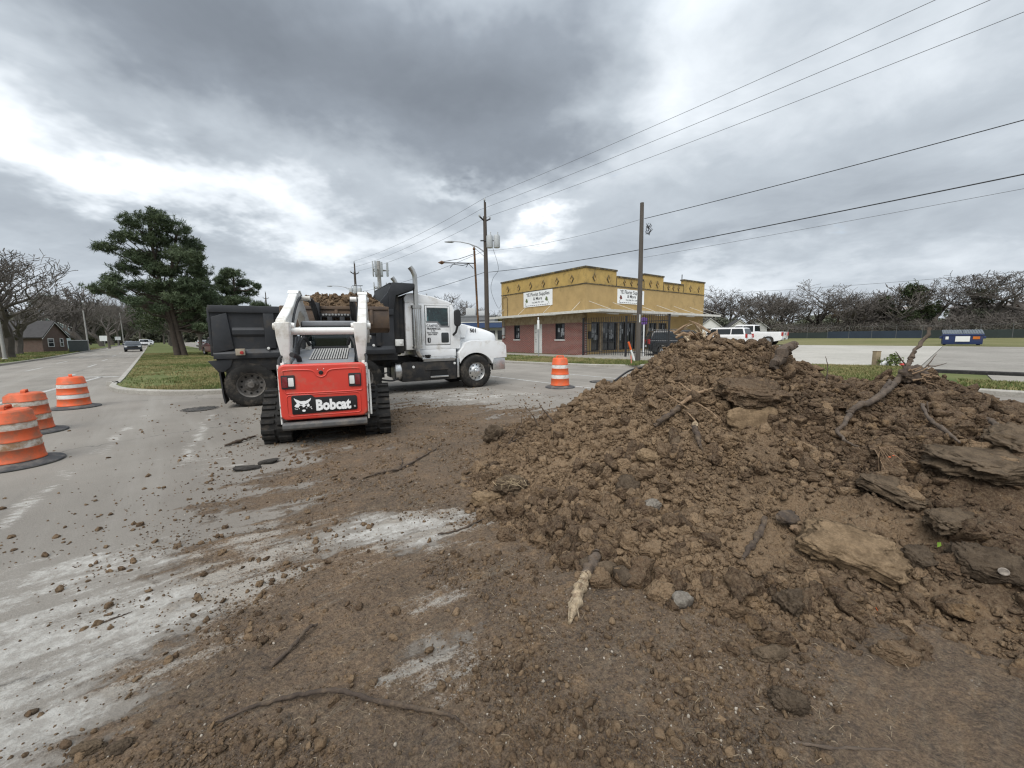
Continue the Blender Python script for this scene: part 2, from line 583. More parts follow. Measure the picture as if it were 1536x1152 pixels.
def _paint(x, y):
    """soil and lime cover of the pavement, from points read off the place"""
    sh = x.shape
    q = np.c_[x.ravel(), y.ravel()]
    r = np.hypot(q[:, 0], q[:, 1]); a = np.arctan2(q[:, 0], q[:, 1])
    pr = np.log(np.hypot(PAINT[:, 0], PAINT[:, 1])); pa = np.arctan2(PAINT[:, 0], PAINT[:, 1])
    so = np.empty(len(q)); ch = np.empty(len(q))
    for i in range(0, len(q), 40000):
        s = slice(i, i + 40000)
        w = np.exp(-(((np.log(np.maximum(r[s], .3))[:, None] - pr) / .11) ** 2 + ((a[s][:, None] - pa) / .12) ** 2)) + 1e-9
        ws = w.sum(1)
        so[s] = w @ PAINT[:, 2] / ws
        ch[s] = w @ PAINT[:, 3] / ws
    return so.reshape(sh), ch.reshape(sh)


def road_layers(x, y):
    so, ch = _paint(x, y)
    s = -.677 * x + .736 * y
    n = .736 * x + .677 * y
    # smeared along the machine's travel: stretched noise
    a = R(38)
    u, v = x * math.cos(a) + y * math.sin(a), -x * math.sin(a) + y * math.cos(a)
    v = v + .3 * fbm(x * .5, y * .5, 3, 112)
    st = fbm(u * 1.1, v * 6.0, 5, 71, .6)
    bl = fbm(x * 2.2, y * 2.2, 5, 77, .6)
    fi = fbm(x * 11, y * 11, 4, 79, .6)
    soil = np.clip((so - .5) * 1.9 + .5 + .62 * st + .42 * bl + .24 * fi, 0, 1)
    soil = soil * np.clip(so * 6, 0, 1)
    st2 = fbm(u * 1.3 + 9, v * 7.5, 5, 91, .62)
    b2 = fbm(x * 2.6 + 5, y * 2.6, 5, 93, .6)
    chalk = np.clip((ch - .5) * 1.7 + .44 + .75 * st2 + .45 * b2 + .3 * fi, 0, 1) * np.clip(ch * 3, 0, 1)
    # worn stripe remains along the avenue
    for (n0, s0, s1, w) in ((-.75, 5.0, 11.5, .15), (.4, 6.5, 10.5, .13)):
        line = np.exp(-((n - n0 - .16 * (s - 8)) / w) ** 2) * (s > s0) * (s < s1)
        chalk = np.maximum(chalk, line * np.clip(.46 + 1.3 * fbm(s * 2.5, n * 9, 5, 55, .65), 0, .85))
    near = np.clip((16 - np.hypot(x, y)) / 4, 0, 1)
    return soil * near, chalk * near, so * near


def road_h(x, y):
    soil, chalk, so = road_layers(x, y)
    a = R(38)
    u, v = x * math.cos(a) + y * math.sin(a), -x * math.sin(a) + y * math.cos(a)
    v = v + .22 * fbm(x * .6, y * .6, 3, 111)
    rough = .018 * fbm(x * 5, y * 5, 4, 101, .6) + .016 * fbm(u * 1.4, v * 13, 3, 103) + .006 * fbm(x * 28, y * 28, 2, 107)
    return soil * (.018 + rough) + chalk * (1 - soil) * .004 * (1 + fbm(x * 16, y * 16, 2, 109)), soil, chalk


def ground_z(x, y):
    """height of whatever lies on top at (x, y)"""
    x = np.atleast_1d(np.asarray(x, float)); y = np.atleast_1d(np.asarray(y, float))
    return np.maximum(road_h(x, y)[0], pile_h(x, y))


def gz(x, y):
    return float(ground_z(x, y)[0])


def soil_nodes(k, tc, dry=None, smear=None):
    """colour and height of the brown soil; dry: 0..1 socket"""
    n1 = k.noise(tc, 1.3, 9, .62)
    n2 = k.noise(k.vmath('ADD', tc, (4.2, 8.1, 1.3)), 7.0, 9, .68)
    n3 = k.noise(tc, 46.0, 7, .7)
    c = k.mix(k.ramp(n1, .33, .66), (.070, .045, .029), (.138, .091, .057))
    c = k.mix(k.ramp(n2, .52, .72, 0, .75), c, (.25, .160, .083))
    c = k.mix(k.ramp(n2, .47, .30, 0, .7), c, (.062, .045, .031))
    if dry is not None:
        c = k.mix(k.math('MULTIPLY', dry, .80), c, (.285, .195, .118))
    if smear is not None:
        c = k.mix(k.ramp(smear, .50, .72, 0, .6), c, (.185, .158, .128))
        c = k.mix(k.ramp(smear, .48, .30, 0, .55), c, (.075, .058, .044))
    c = k.mix(k.ramp(n3, .42, .64, 0, .38), c, (.25, .19, .125))
    c = k.mix(k.ramp(n3, .46, .28, 0, .6), c, (.040, .030, .023))
    vo = k.n('ShaderNodeTexVoronoi')
    k.put(vo.inputs['Vector'], tc)
    vo.inputs['Scale'].default_value = 34
    fl = k.ramp(vo.outputs['Distance'], .10, .05)
    gate = k.ramp(k.sep(vo.outputs['Color'])[0], .86, .9)
    c = k.mix(k.math('MULTIPLY', fl, gate), c, (.42, .38, .32))
    vg = k.n('ShaderNodeTexVoronoi')
    k.put(vg.inputs['Vector'], k.vmath('ADD', tc, k.vmath('SCALE', k.noise(tc, 30, 3, .6, out='Color'), .03)))
    vg.inputs['Scale'].default_value = 48
    h = k.math('ADD', k.math('MULTIPLY', n3, .8), k.math('MULTIPLY', k.noise(tc, 120, 5, .7), .4))
    h = k.math('ADD', h, k.math('MULTIPLY', k.ramp(vg.outputs['Distance'], .75, .0), .55))
    h = k.math('ADD', h, k.math('MULTIPLY', n2, .8))
    return c, h


def bump(k, h, strength, dist):
    b = k.n('ShaderNodeBump')
    b.inputs['Strength'].default_value = strength
    b.inputs['Distance'].default_value = dist
    k.put(b.inputs['Height'], h)
    return b.outputs[0]


def soil_mat(name, attr=None, rnd=False):
    m = bpy.data.materials.new(name)
    m.use_nodes = True
    k = NT(m.node_tree)
    b = m.node_tree.nodes['Principled BSDF']
    tc = k.n('ShaderNodeNewGeometry').outputs['Position']
    dry = None
    if rnd:
        oi = k.n('ShaderNodeObjectInfo').outputs['Random']
        tc = k.vmath('ADD', tc, k.comb(k.math('MULTIPLY', oi, 31), k.math('MULTIPLY', oi, 17), 0))
        dry = k.ramp(oi, .35, 1.0)
    if attr:
        dry = k.n('ShaderNodeAttribute', attribute_name=attr).outputs['Fac']
    c, h = soil_nodes(k, tc, dry)
    k.put(b.inputs['Base Color'], c)
    b.inputs['Roughness'].default_value = .95
    b.inputs['Specular IOR Level'].default_value = .15
    k.put(b.inputs['Normal'], bump(k, h, 1.0, .022))
    return m


def road_mat():
    m = bpy.data.materials.new('worn_pavement')
    m.use_nodes = True
    k = NT(m.node_tree)
    b = m.node_tree.nodes['Principled BSDF']
    tc = k.n('ShaderNodeTexCoord').outputs['Object']
    s = k.vmath('DOT_PRODUCT', tc, (-.677, .736, 0))
    n = k.vmath('DOT_PRODUCT', tc, (.736, .677, 0))
    al = k.comb(k.math('MULTIPLY', s, .10), k.math('MULTIPLY', n, 1.3), 0)
    n1 = k.noise(tc, .35, 8, .6)
    n2 = k.noise(al, 1.2, 8, .62)
    n3 = k.noise(tc, 90, 5, .75)
    n4 = k.noise(tc, 4.0, 9, .65)
    c = k.mix(k.ramp(n1, .3, .7), (.218, .197, .171), (.300, .273, .238))
    c = k.mix(k.ramp(n2, .45, .72, 0, .6), c, (.335, .312, .278))
    c = k.mix(k.ramp(n2, .45, .25, 0, .55), c, (.145, .135, .124))
    c = k.mix(k.ramp(n4, .56, .75, 0, .4), c, (.30, .262, .215))
    c = k.mix(k.ramp(n3, .40, .68, 0, .5), c, k.vmath('SCALE', c, .62))
    # tar seams and cracks
    vo = k.n('ShaderNodeTexVoronoi', feature='DISTANCE_TO_EDGE')
    k.put(vo.inputs['Vector'], k.vmath('ADD', tc, k.vmath('SCALE', k.noise(tc, 1.1, 4, .6, out='Color'), 1.1)))
    vo.inputs['Scale'].default_value = .16
    crack = k.ramp(vo.outputs['Distance'], .0035, .001)
    c = k.mix(k.math('MULTIPLY', crack, .55), c, (.07, .065, .06))
    chalk = k.n('ShaderNodeAttribute', attribute_name='chalk').outputs['Fac']
    soil = k.n('ShaderNodeAttribute', attribute_name='soil').outputs['Fac']
    dust = k.n('ShaderNodeAttribute', attribute_name='dust').outputs['Fac']
    m1 = k.noise(tc, 22, 8, .7)
    m2 = k.noise(k.vmath('ADD', tc, (9, 3, 0)), 15, 8, .7)
    ang = R(38)
    su = k.vmath('DOT_PRODUCT', tc, (math.cos(ang), math.sin(ang), 0)); sv = k.vmath('DOT_PRODUCT', tc, (-math.sin(ang), math.cos(ang), 0))
    sm = k.noise(k.comb(k.math('MULTIPLY', su, 1.6), k.math('MULTIPLY', sv, 13), 0), 1.0, 9, .68, .3)
    m3 = k.noise(tc, 75, 6, .75)
    mc = k.ramp(k.math('ADD', k.math('ADD', chalk, k.math('MULTIPLY', k.math('SUBTRACT', m1, .5), .9)), k.math('ADD', k.math('MULTIPLY', k.math('SUBTRACT', sm, .5), 1.3), k.math('MULTIPLY', k.math('SUBTRACT', m3, .5), 1.1))), .36, .86)
    ms = k.ramp(k.math('ADD', soil, k.math('MULTIPLY', k.math('SUBTRACT', m2, .5), .8)), .28, .62)
    c = k.mix(k.math('MULTIPLY', dust, .55), c, (.215, .183, .150))
    c = k.mix(k.math('MULTIPLY', mc, .85), c, k.mix(k.ramp(m2, .4, .65), (.37, .345, .31), (.55, .53, .49)))
    sc, sh = soil_nodes(k, tc, k.math('ADD', k.ramp(m1, .35, .7, .0, .35), k.math('MULTIPLY', chalk, .4), True), sm)
    sc = k.mix(.75, sc, k.vmath('MULTIPLY', k.comb(.126, .111, .091), k.vmath('SCALE', k.vmath('ADD', sc, (.02, .035, .05)), 6.4)))
    sp1 = k.noise(tc, 150, 6, .78); sp2 = k.noise(k.vmath('ADD', tc, (5, 2, 1)), 55, 7, .75)
    sc = k.vmath('SCALE', sc, k.math('MULTIPLY', k.ramp(sp1, .30, .70, .50, 1.6, False), k.ramp(sp2, .30, .70, .68, 1.35, False)))
    c = k.mix(ms, c, sc)
    mw = k.ramp(k.math('ADD', k.math('ADD', chalk, k.math('MULTIPLY', k.math('SUBTRACT', m1, .5), .7)), k.math('ADD', k.math('MULTIPLY', k.math('SUBTRACT', sm, .5), 1.0), k.math('MULTIPLY', k.math('SUBTRACT', m3, .5), 1.3))), .34, .80)
    c = k.mix(k.math('MULTIPLY', k.math('MULTIPLY', mw, ms), .74), c, (.42, .39, .345))
    k.put(b.inputs['Base Color'], c)
    k.put(b.inputs['Roughness'], k.ramp(ms, 0, 1, .82, .96))
    b.inputs['Specular IOR Level'].default_value = .25
    hh = k.math('ADD', k.math('ADD', k.math('MULTIPLY', sp1, .8), k.math('MULTIPLY', sh, k.ramp(ms, 0, 1, .35, 1.2))), k.math('MULTIPLY', n3, .25))
    k.put(b.inputs['Normal'], bump(k, hh, .9, .014))
    return m


def flat_ground_mat(name, a, b2, c2, sc=.5, fine=30, green=None, bstr=.5):
    m = bpy.data.materials.new(name)
    m.use_nodes = True
    k = NT(m.node_tree)
    b = m.node_tree.nodes['Principled BSDF']
    tc = k.n('ShaderNodeTexCoord').outputs['Object']
    n1 = k.noise(tc, sc, 9, .62)
    n2 = k.noise(tc, sc * 7, 9, .66)
    n3 = k.noise(tc, fine, 7, .72)
    c = k.mix(k.ramp(n1, .32, .68), a, b2)
    c = k.mix(k.ramp(n2, .50, .72, 0, .7), c, c2)
    c = k.mix(k.ramp(n3, .38, .68, 0, .5), c, k.vmath('SCALE', c, .6))
    k.put(b.inputs['Base Color'], c)
    b.inputs['Roughness'].default_value = .93
    b.inputs['Specular IOR Level'].default_value = .15
    k.put(b.inputs['Normal'], bump(k, n3, bstr, .03))
    return m


M_SOIL = soil_mat('loose_soil', attr='dry')
M_CLOD = soil_mat('clod_soil', rnd=True)
M_ROAD = road_mat()
M_TURF = flat_ground_mat('winter_turf', (.085, .112, .036), (.14, .15, .058), (.23, .195, .10), .5, 25)
M_LAWN = flat_ground_mat('far_lawn', (.125, .13, .05), (.185, .17, .08), (.24, .20, .11), .12, 9)
M_EARTH = flat_ground_mat('bare_earth', (.10, .10, .05), (.13, .12, .065), (.15, .12, .08), .08, 5)
M_LOT = flat_ground_mat('pale_concrete', (.37, .35, .31), (.45, .425, .38), (.31, .29, .255), .22, 14, bstr=.15)
M_LOT2 = flat_ground_mat('grey_lot_asphalt', (.25, .232, .205), (.32, .298, .265), (.20, .185, .165), .22, 14, bstr=.2)
M_KERB = flat_ground_mat('kerb_concrete', (.33, .31, .275), (.42, .40, .36), (.22, .20, .175), 1.2, 30, bstr=.3)
M_KERBD = flat_ground_mat('blackened_kerb', (.035, .034, .033), (.055, .052, .05), (.09, .085, .08), 1.2, 30, bstr=.3)
M_WALK = flat_ground_mat('sidewalk_concrete', (.28, .258, .225), (.34, .315, .275), (.22, .20, .175), .8, 25, bstr=.2)
M_PAINT = mat('faded_road_paint', (.56, .55, .52), .8, var=.25, vscale=4, dirt=((.30, .285, .265), .75, 9))


def lines_between(a, b, d0, grow):
    out, x = [a], a
    while x < b:
        x += d0 + grow * max(0.0, abs(x))
        out.append(min(x, b))
    return np.array(out)


def grid_mesh(xs, ys):
    X, Y = np.meshgrid(xs, ys)
    nx, ny = len(xs), len(ys)
    i = np.arange(nx * ny).reshape(ny, nx)
    F = np.stack([i[:-1, :-1], i[:-1, 1:], i[1:, 1:], i[1:, :-1]], -1).reshape(-1, 4)
    return X, Y, F


def build_road():
    ys = np.unique(np.round(np.r_[np.array([-30, -15, -8, -4, -2, -1, 0, .4]), np.array([.7 * 1.0085 ** i for i in range(360)]), np.geomspace(15, 420, 60)], 4))
    xr = np.r_[np.arange(-2.2, 1.6, .02), np.arange(1.6, 6, .05)]
    xl = -2.2 - np.cumsum(.021 * 1.012 ** np.arange(165))
    xs = np.unique(np.round(np.r_[-420, -300, -200, -140, -100, -70, -50, -40, -30, -24, xl[xl > -23.5], xr, 6.5, 7.5, 9, 12, 16, 22, 30, 45, 70], 4))
    X, Y, F = grid_mesh(xs, ys)
    Z, soil, chalk = road_h(X, Y)
    so, ch = _paint(X, Y)
    far = np.clip((16 - np.hypot(X, Y)) / 4, 0, 1)
    Z = Z * far
    o = mesh_np('road', np.stack([X, Y, Z], -1).reshape(-1, 3), F, M_ROAD, smooth=True,
                attrs={'soil': soil, 'chalk': chalk, 'dust': np.clip(so * 1.1, 0, .8) * far})
    tag(o, 'grey dusty pavement of the avenue, muddy and lime-streaked in front', kind='structure')
    return o


road = build_road()


def build_pile():
    xs = np.r_[np.arange(-1.5, 5.6, .022), np.arange(5.6, 8.9, .06)]
    ys = np.r_[np.arange(1.1, 4.6, .018), np.arange(4.6, 6.4, .022), np.arange(6.4, 9, .06)]
    X, Y, F = grid_mesh(xs, ys)
    Z = pile_h(X, Y)
    keep = (Z.ravel()[F] > -.03).any(1)
    F = F[keep]
    used = np.unique(F)
    remap = np.full(X.size, -1); remap[used] = np.arange(len(used))
    dry = np.clip(.28 + 1.1 * fbm(X * .9 + 3, Y * .9, 4, 61) + .65 * np.exp(-((X - .85) ** 2 / .9 + (Y - 4.0) ** 2 / 2.2)) - .35 * np.clip((X - 2.4) / 1.5, 0, 1), 0, 1) * .8
    V = np.stack([X, Y, Z], -1).reshape(-1, 3)[used]
    return mesh_np('dirt_pile', V, remap[F], M_SOIL, smooth=True, attrs={'dry': dry.ravel()[used]})


pile = tag(build_pile(), 'large heap of loose brown soil, clods and roots dumped on the pavement', 'dirt pile')


# ---- clods
def ico(sub):
    bm = bmesh.new()
    bmesh.ops.create_icosphere(bm, subdivisions=sub, radius=1.0)
    V = np.array([v.co[:] for v in bm.verts]); F = np.array([[v.index for v in f.verts] for f in bm.faces])
    bm.free()
    return V, F


ICO = {s: ico(s) for s in (1, 2, 3, 4)}


def lump(sub, seed, flat=(.55, 1.0), rough=.40):
    """one angular earth clod of unit radius"""
    V, F = ICO[sub]
    r = np.random.default_rng(seed)
    V = V.copy()
    for _ in range(9):          # broken faces
        d = r.normal(size=3); d /= np.linalg.norm(d)
        c = r.uniform(.40, .80)
        t = V @ d
        V = V - np.outer(np.maximum(t - c, 0), d)
    o = r.uniform(0, 50, 3)
    n = fbm(V[:, 0] * 1.9 + o[0], V[:, 1] * 1.9 + o[1], 5, seed, .62, z=V[:, 2] * 1.9 + o[2] + .01)
    V = V * (1 + rough * n[:, None])
    V *= np.array([1.0, r.uniform(.5, .92), r.uniform(*flat)])
    return V / np.linalg.norm(V, axis=1).mean() * .9, F


def rotmats(n, rng, tilt=math.pi):
    a, b, c = rng.uniform(0, 2 * math.pi, n), rng.uniform(-tilt, tilt, n), rng.uniform(-tilt, tilt, n)
    ca, sa, cb, sb, cc, s3 = np.cos(a), np.sin(a), np.cos(b), np.sin(b), np.cos(c), np.sin(c)
    Rz = np.zeros((n, 3, 3)); Rz[:, 0, 0] = ca; Rz[:, 0, 1] = -sa; Rz[:, 1, 0] = sa; Rz[:, 1, 1] = ca; Rz[:, 2, 2] = 1
    Rx = np.zeros((n, 3, 3)); Rx[:, 1, 1] = cb; Rx[:, 1, 2] = -sb; Rx[:, 2, 1] = sb; Rx[:, 2, 2] = cb; Rx[:, 0, 0] = 1
    Ry = np.zeros((n, 3, 3)); Ry[:, 0, 0] = cc; Ry[:, 0, 2] = s3; Ry[:, 2, 0] = -s3; Ry[:, 2, 2] = cc; Ry[:, 1, 1] = 1
    return Rz @ Rx @ Ry


def scatter_mesh(name, pos, size, dry, sub, mat_, parent=None, nvar=10, seed=1, smooth=False):
    rng = np.random.default_rng(seed)
    var = [lump(sub, seed * 100 + i) for i in range(nvar)]
    n = len(pos)
    Rm = rotmats(n, rng)
    which = rng.integers(0, nvar, n)
    Vs, Fs, Ds, off = [], [], [], 0
    for i in range(nvar):
        s = np.nonzero(which == i)[0]
        V, F = var[i]
        P = np.einsum('nij,vj->nvi', Rm[s], V) * size[s][:, None, None] + pos[s][:, None, :]
        Vs.append(P.reshape(-1, 3))
        Fs.append((F[None] + (np.arange(len(s)) * len(V))[:, None, None] + off).reshape(-1, 3))
        Ds.append(np.repeat(dry[s], len(V)))
        off += len(s) * len(V)
    return mesh_np(name, np.concatenate(Vs), np.concatenate(Fs), mat_, parent, smooth, {'dry': np.concatenate(Ds)})


def sample_pile(n, rng, lo=.04):
    """points on the heap, denser where it is closer"""
    out = []
    tot = 0
    while tot < n:
        m = n * 3
        rr = np.exp(rng.uniform(math.log(1.6), math.log(8.2), m)); a = rng.uniform(-.30, .98, m)
        x, y = rr * np.sin(a), rr * np.cos(a)
        h = pile_base(x, y)
        clump = fbm(x * 1.6, y * 1.6, 3, 171)
        ok = (h > lo + .10 * rng.normal(size=m) * .3) & (rng.random(m) < np.clip(.62 + 1.6 * clump, .03, 1)) & (x < 6.5)
        out.append(np.c_[x, y][ok]); tot += ok.sum()
    return np.concatenate(out)[:n]


def clods():
    rng = np.random.default_rng(5)
    n = 58000
    p = sample_pile(n, rng, .015)
    d = np.hypot(p[:, 0], p[:, 1])
    size = .0054 * d ** .45 * (1 - rng.random(n)) ** (-.345)
    size = np.clip(size, .004, .075)
    dry = np.clip(np.where(rng.random(n) < .30, rng.uniform(.35, 1.0, n), rng.uniform(0, .22, n)) + .45 * fbm(p[:, 0] * .9 + 3, p[:, 1] * .9, 4, 61) + .38 * np.exp(-((p[:, 0] - .85) ** 2 / .9 + (p[:, 1] - 4.0) ** 2 / 2.2)) - .35 * np.clip((p[:, 0] - 2.2) / 1.2, 0, 1), 0, 1)
    z = pile_h(p[:, 0], p[:, 1]) + size * .42
    pos = np.c_[p, z]
    order = np.argsort(-(size / d))
    big = order[:290]
    rest = order[290:]
    med, small = rest[:9000], rest[9000:]
    base = [mesh_np('clod', *lump(4, 900 + i, (.5, .95), .42), M_CLOD, smooth=False, linked=False) for i in range(14)]
    for i in big:
        o = link('clod', base[int(rng.integers(0, 14))], pile)
        o.location = pos[i]
        o.rotation_euler = rng.uniform(0, 6.28, 3)
        s = size[i] * rng.uniform(.9, 1.2)
        o.scale = (s, s, s)
    c = scatter_mesh('small_clods', pos[med], size[med], dry[med], 2, M_SOIL, pile, 12, 3)
    c['kind'] = 'stuff'
    c = scatter_mesh('soil_crumbs', pos[small], size[small], dry[small], 1, M_SOIL, pile, 12, 4)
    c['kind'] = 'stuff'


clods()


def road_crumbs():
    rng = np.random.default_rng(8)
    P = []
    tot = 0
    while tot < 28000:
        m = 60000
        rr = np.exp(rng.uniform(math.log(1.25), math.log(13), m)); a = rng.uniform(-1.0, .75, m)
        x, y = rr * np.sin(a), rr * np.cos(a)
        so, ch = _paint(x, y)
        ok = (rng.random(m) < np.clip(so * .9 + .010 + .09 * ch, 0, 1) * np.clip(.42 + 1.4 * fbm(x * 2.4, y * 2.4, 4, 181), .10, 1)) & (pile_base(x, y) < .03)
        P.append(np.c_[x, y][ok]); tot += ok.sum()
    p = np.concatenate(P)[:28000]
    d = np.hypot(p[:, 0], p[:, 1])
    size = np.clip(.0021 * d ** .55 * (1 - rng.random(len(p))) ** (-.40), .002, .026)
    dry = np.clip(rng.normal(.35, .3, len(p)), 0, 1)
    z = ground_z(p[:, 0], p[:, 1]) + size * .25
    pos = np.c_[p, z]
    big = size > .011
    c = scatter_mesh('soil_crumbs', pos[~big], size[~big], dry[~big], 1, M_SOIL, None, 10, 14)
    tag(c, 'brown crumbs of soil strewn over the muddy pavement', kind='stuff')
    c = scatter_mesh('soil_debris', pos[big], size[big], dry[big], 2, M_SOIL, None, 10, 15)
    tag(c, 'brown lumps of soil strewn over the pavement', kind='stuff')
    # pale chips of lime and mortar
    n = 1500
    i = rng.integers(0, len(p), n)
    q = p[i] + rng.normal(0, .12, (n, 2))
    s = np.clip(.0016 * np.hypot(q[:, 0], q[:, 1]) ** .5 * (1 - rng.random(n)) ** (-.36), .0015, .010)
    m = mat('lime_chip', (.31, .27, .22), .9, var=.3, vscale=20)
    c = scatter_mesh('lime_chips', np.c_[q, ground_z(q[:, 0], q[:, 1]) + s * .3], s, np.zeros(n), 1, m, None, 8, 16)
    tag(c, 'pale chips of lime and mortar scattered on the mud', kind='stuff')


road_crumbs()


# ---- everything beyond the pavement, in layers
def plate(name, poly_sn, zf, m, label=None, step=None, bottom=-.12):
    """a slab of ground outlined in avenue coordinates"""
    top = [sn(s, n, zf(s, n)) for s, n in poly_sn]
    bot = [sn(s, n, bottom) for s, n in poly_sn]
    k = len(top)
    mb = MB().raw(top + bot, [tuple(range(k))] + [(i, i + k, (i + 1) % k + k, (i + 1) % k) for i in range(k)])
    o = mb.build(name, m)
    return tag(o, label, kind='structure')


def kerb(poly_sn, h, w, m, label, closed=False, zf=None, name='kerb'):
    """a kerb stone strip with a rounded shoulder, following a line"""
    pts = [Vector((*sn(s, n)[:2], 0)) for s, n in poly_sn]
    k = len(pts)
    prof = [(0, -.1), (0, h - .03), (.03, h), (w, h), (w, -.1)]
    vs, fs = [], []
    for i, p in enumerate(pts):
        a = pts[(i - 1) % k] if closed or i > 0 else p
        b = pts[(i + 1) % k] if closed or i < k - 1 else p
        t = (b - a).normalized()
        nrm = Vector((-t.y, t.x, 0))
        s0, n0 = poly_sn[i]
        dz = zf(s0, n0) if zf else 0
        vs += [(p.x + nrm.x * o, p.y + nrm.y * o, q + (dz if q > 0 else 0)) for o, q in prof]
    np_ = len(prof)
    for i in range(k if closed else k - 1):
        j = (i + 1) % k
        for q in range(np_ - 1):
            fs.append((i * np_ + q, j * np_ + q, j * np_ + q + 1, i * np_ + q + 1))
    o = MB().raw(vs, fs).build(name, m, smooth=True)
    return tag(o, label, kind='structure')


def smooth_line(pts, n=6):
    """Catmull-Rom through the points"""
    P = [np.array(p, float) for p in pts]
    out = []
    for i in range(len(P) - 1):
        a, b, c, d = P[max(i - 1, 0)], P[i], P[i + 1], P[min(i + 2, len(P) - 1)]
        for t in np.linspace(0, 1, n, endpoint=False):
            out.append(.5 * ((2 * b) + (c - a) * t + (2 * a - 5 * b + 4 * c - d) * t ** 2 + (3 * b - a - 3 * c + d) * t ** 3))
    out.append(P[-1])
    return [tuple(float(v) for v in q) for q in out]


g = MB().raw([(-2500, -2500, -.14), (2500, -2500, -.14), (2500, 2500, -.14), (-2500, 2500, -.14)], [(0, 1, 2, 3)]).build('ground', M_EARTH)
tag(g, 'dull grassy ground stretching to the horizon', kind='structure')

MEDIAN = smooth_line([(330, -.6), (120, -.7), (30, -1.0), (20.2, -1.15), (18.2, -1.08), (16.7, -.68), (15.3, .15), (14.35, 1.25), (13.9, 2.8), (14.2, 4.4), (15.5, 5.7), (18, 6.2), (30, 6.2), (120, 6.2), (330, 6.2)], 4)
kerb(MEDIAN, .14, .17, M_KERB, 'pale concrete kerb round the grassy median')
inner = [(s - .0, n) for s, n in MEDIAN]
plate('median', [(s + (.1 if s < 18 else 0), n + (.16 if n < 0.3 else (-.16 if n > 5 else .05))) for s, n in MEDIAN], lambda s, n: .11, M_TURF, 'grassy median strip of the avenue')

LK = smooth_line([(-30, -9.2), (20, -8.6), (45, -7.6), (52, -7.3), (60, -7.2), (120, -7.0), (330, -6.6)], 4)
kerb([(s, n) for s, n in reversed(LK)], .13, .16, M_KERB, 'pale kerb along the far left edge of the avenue')
plate('verge', LK + [(330, -60), (-30, -60)], lambda s, n: .10 if n > -10 else .14, M_TURF, 'rough grass verge left of the avenue')

VA = smooth_line([(300, 15.4), (60, 15.4), (25, 15.4), (17, 15.5), (12.5, 16.1), (10.3, 17.0), (9.4, 18.4), (9.0, 20.6)], 4)
kerb(VA, .13, .16, M_KERB, 'pale kerb in front of the yellow shop')
plate('verge', [(s + .1, n + .12) for s, n in VA] + [(300, 20.6)], lambda s, n: .11, M_TURF, 'grass verge in front of the yellow shop')
plate('sidewalk', [(300, 20.62), (8.6, 20.62), (8.6, 22.7), (300, 22.7)], lambda s, n: .125, M_WALK, 'concrete sidewalk in front of the yellow shop')
plate('ground', [(300, 22.72), (17.9, 22.72), (17.9, 200), (300, 200)], lambda s, n: .10, M_EARTH, 'plain ground behind the yellow shop')


def lotz(s, n):
    return .02 + .43 * min(1.0, max(0.0, (n - 16.2) / 26.0))


plate('parking_lot', [(17.85, 22.74), (8.5, 22.74), (8.5, 16.2), (4.2, 16.2), (4.2, 22.6), (.4, 23.4), (-.3, 43), (17.85, 43)], lotz, M_LOT, 'pale concrete parking lot behind the dirt heap')
plate('parking_lot', [(.37, 23.4), (.37, 22.3), (-60, 22.3), (-60, 43), (-.33, 43)], lambda s, n: lotz(s, n) - .01, M_LOT2, 'grey asphalt part of the parking lot at right')
plate('verge', [(4.1, 16.4), (4.1, 22.5), (.42, 23.3), (.42, 20.4), (-1.2, 20.3), (-1.2, 18.2), (-60, 18.2), (-60, 15.4), (-2, 15.4), (2.5, 15.6)], lambda s, n: .10 + .004 * (n - 15), M_TURF, 'grass verge beside the right-hand driveway')
VB = smooth_line([(3.6, 16.9), (2.4, 15.5), (.8, 15.25), (-6, 15.25), (-60, 15.25)], 4)
kerb(VB, .14, .18, M_KERB, 'pale kerb at right behind the dirt heap')
plate('sidewalk', [(-1.22, 18.22), (-1.22, 20.3), (-60, 20.3), (-60, 18.22)], lambda s, n: .13, M_WALK, 'concrete sidewalk strip at right behind the dirt heap')
kerb([(.3, 20.45), (-60, 20.45)], .24, .16, M_KERBD, 'low dark stained kerb in front of the grey lot')
plate('lot_strip', [(.36, 20.63), (.36, 22.28), (-60, 22.28), (-60, 20.63)], lambda s, n: .20 if n < 21 else .115, M_LOT2, 'narrow asphalt strip behind the dark kerb')
plate('lawn', [(17.9, 43.02), (-80, 43.02), (-120, 140), (60, 140), (60, 60), (17.9, 60)], lambda s, n: .46 + .006 * (n - 43), M_LAWN, 'mown lawn beyond the parking lot')

# ---- painted lines
def stripe(a, b, w, z=.006, label=None):
    pa, pb = np.array(sn(*a)), np.array(sn(*b))
    t = (pb - pa) / np.linalg.norm(pb - pa)
    nn = np.array([-t[1], t[0], 0]) * w / 2
    k = max(1, int(np.linalg.norm(pb - pa) / .8))
    vs, fs = [], []
    for i in range(k + 1):
        q = pa + (pb - pa) * i / k
        vs += [tuple(q + nn + (0, 0, z)), tuple(q - nn + (0, 0, z))]
    fs = [(2 * i, 2 * i + 1, 2 * i + 3, 2 * i + 2) for i in range(k)]
    o = MB().raw(vs, fs).build('lane_marking', M_PAINT, road)
    return o


for s in (23.5, 33.6, 43.2, 55, 67, 79, 91, 103):
    stripe((s, -5.15), (s + 3.6, -5.0), .13)
    stripe((s + 1.5, -2.95), (s + 5.0, -2.85), .13)
stripe((14.5, -3.4), (25.2, -1.75), .16)
stripe((25.9, -2.6), (24.7, -1.2), .35)
stripe((16.0, 10.15), (5.5, 9.62), .12)
for s in (7.6, 17.5, 27.5, 37.5):
    stripe((s, 12.45), (s + 3.0, 12.62), .12)

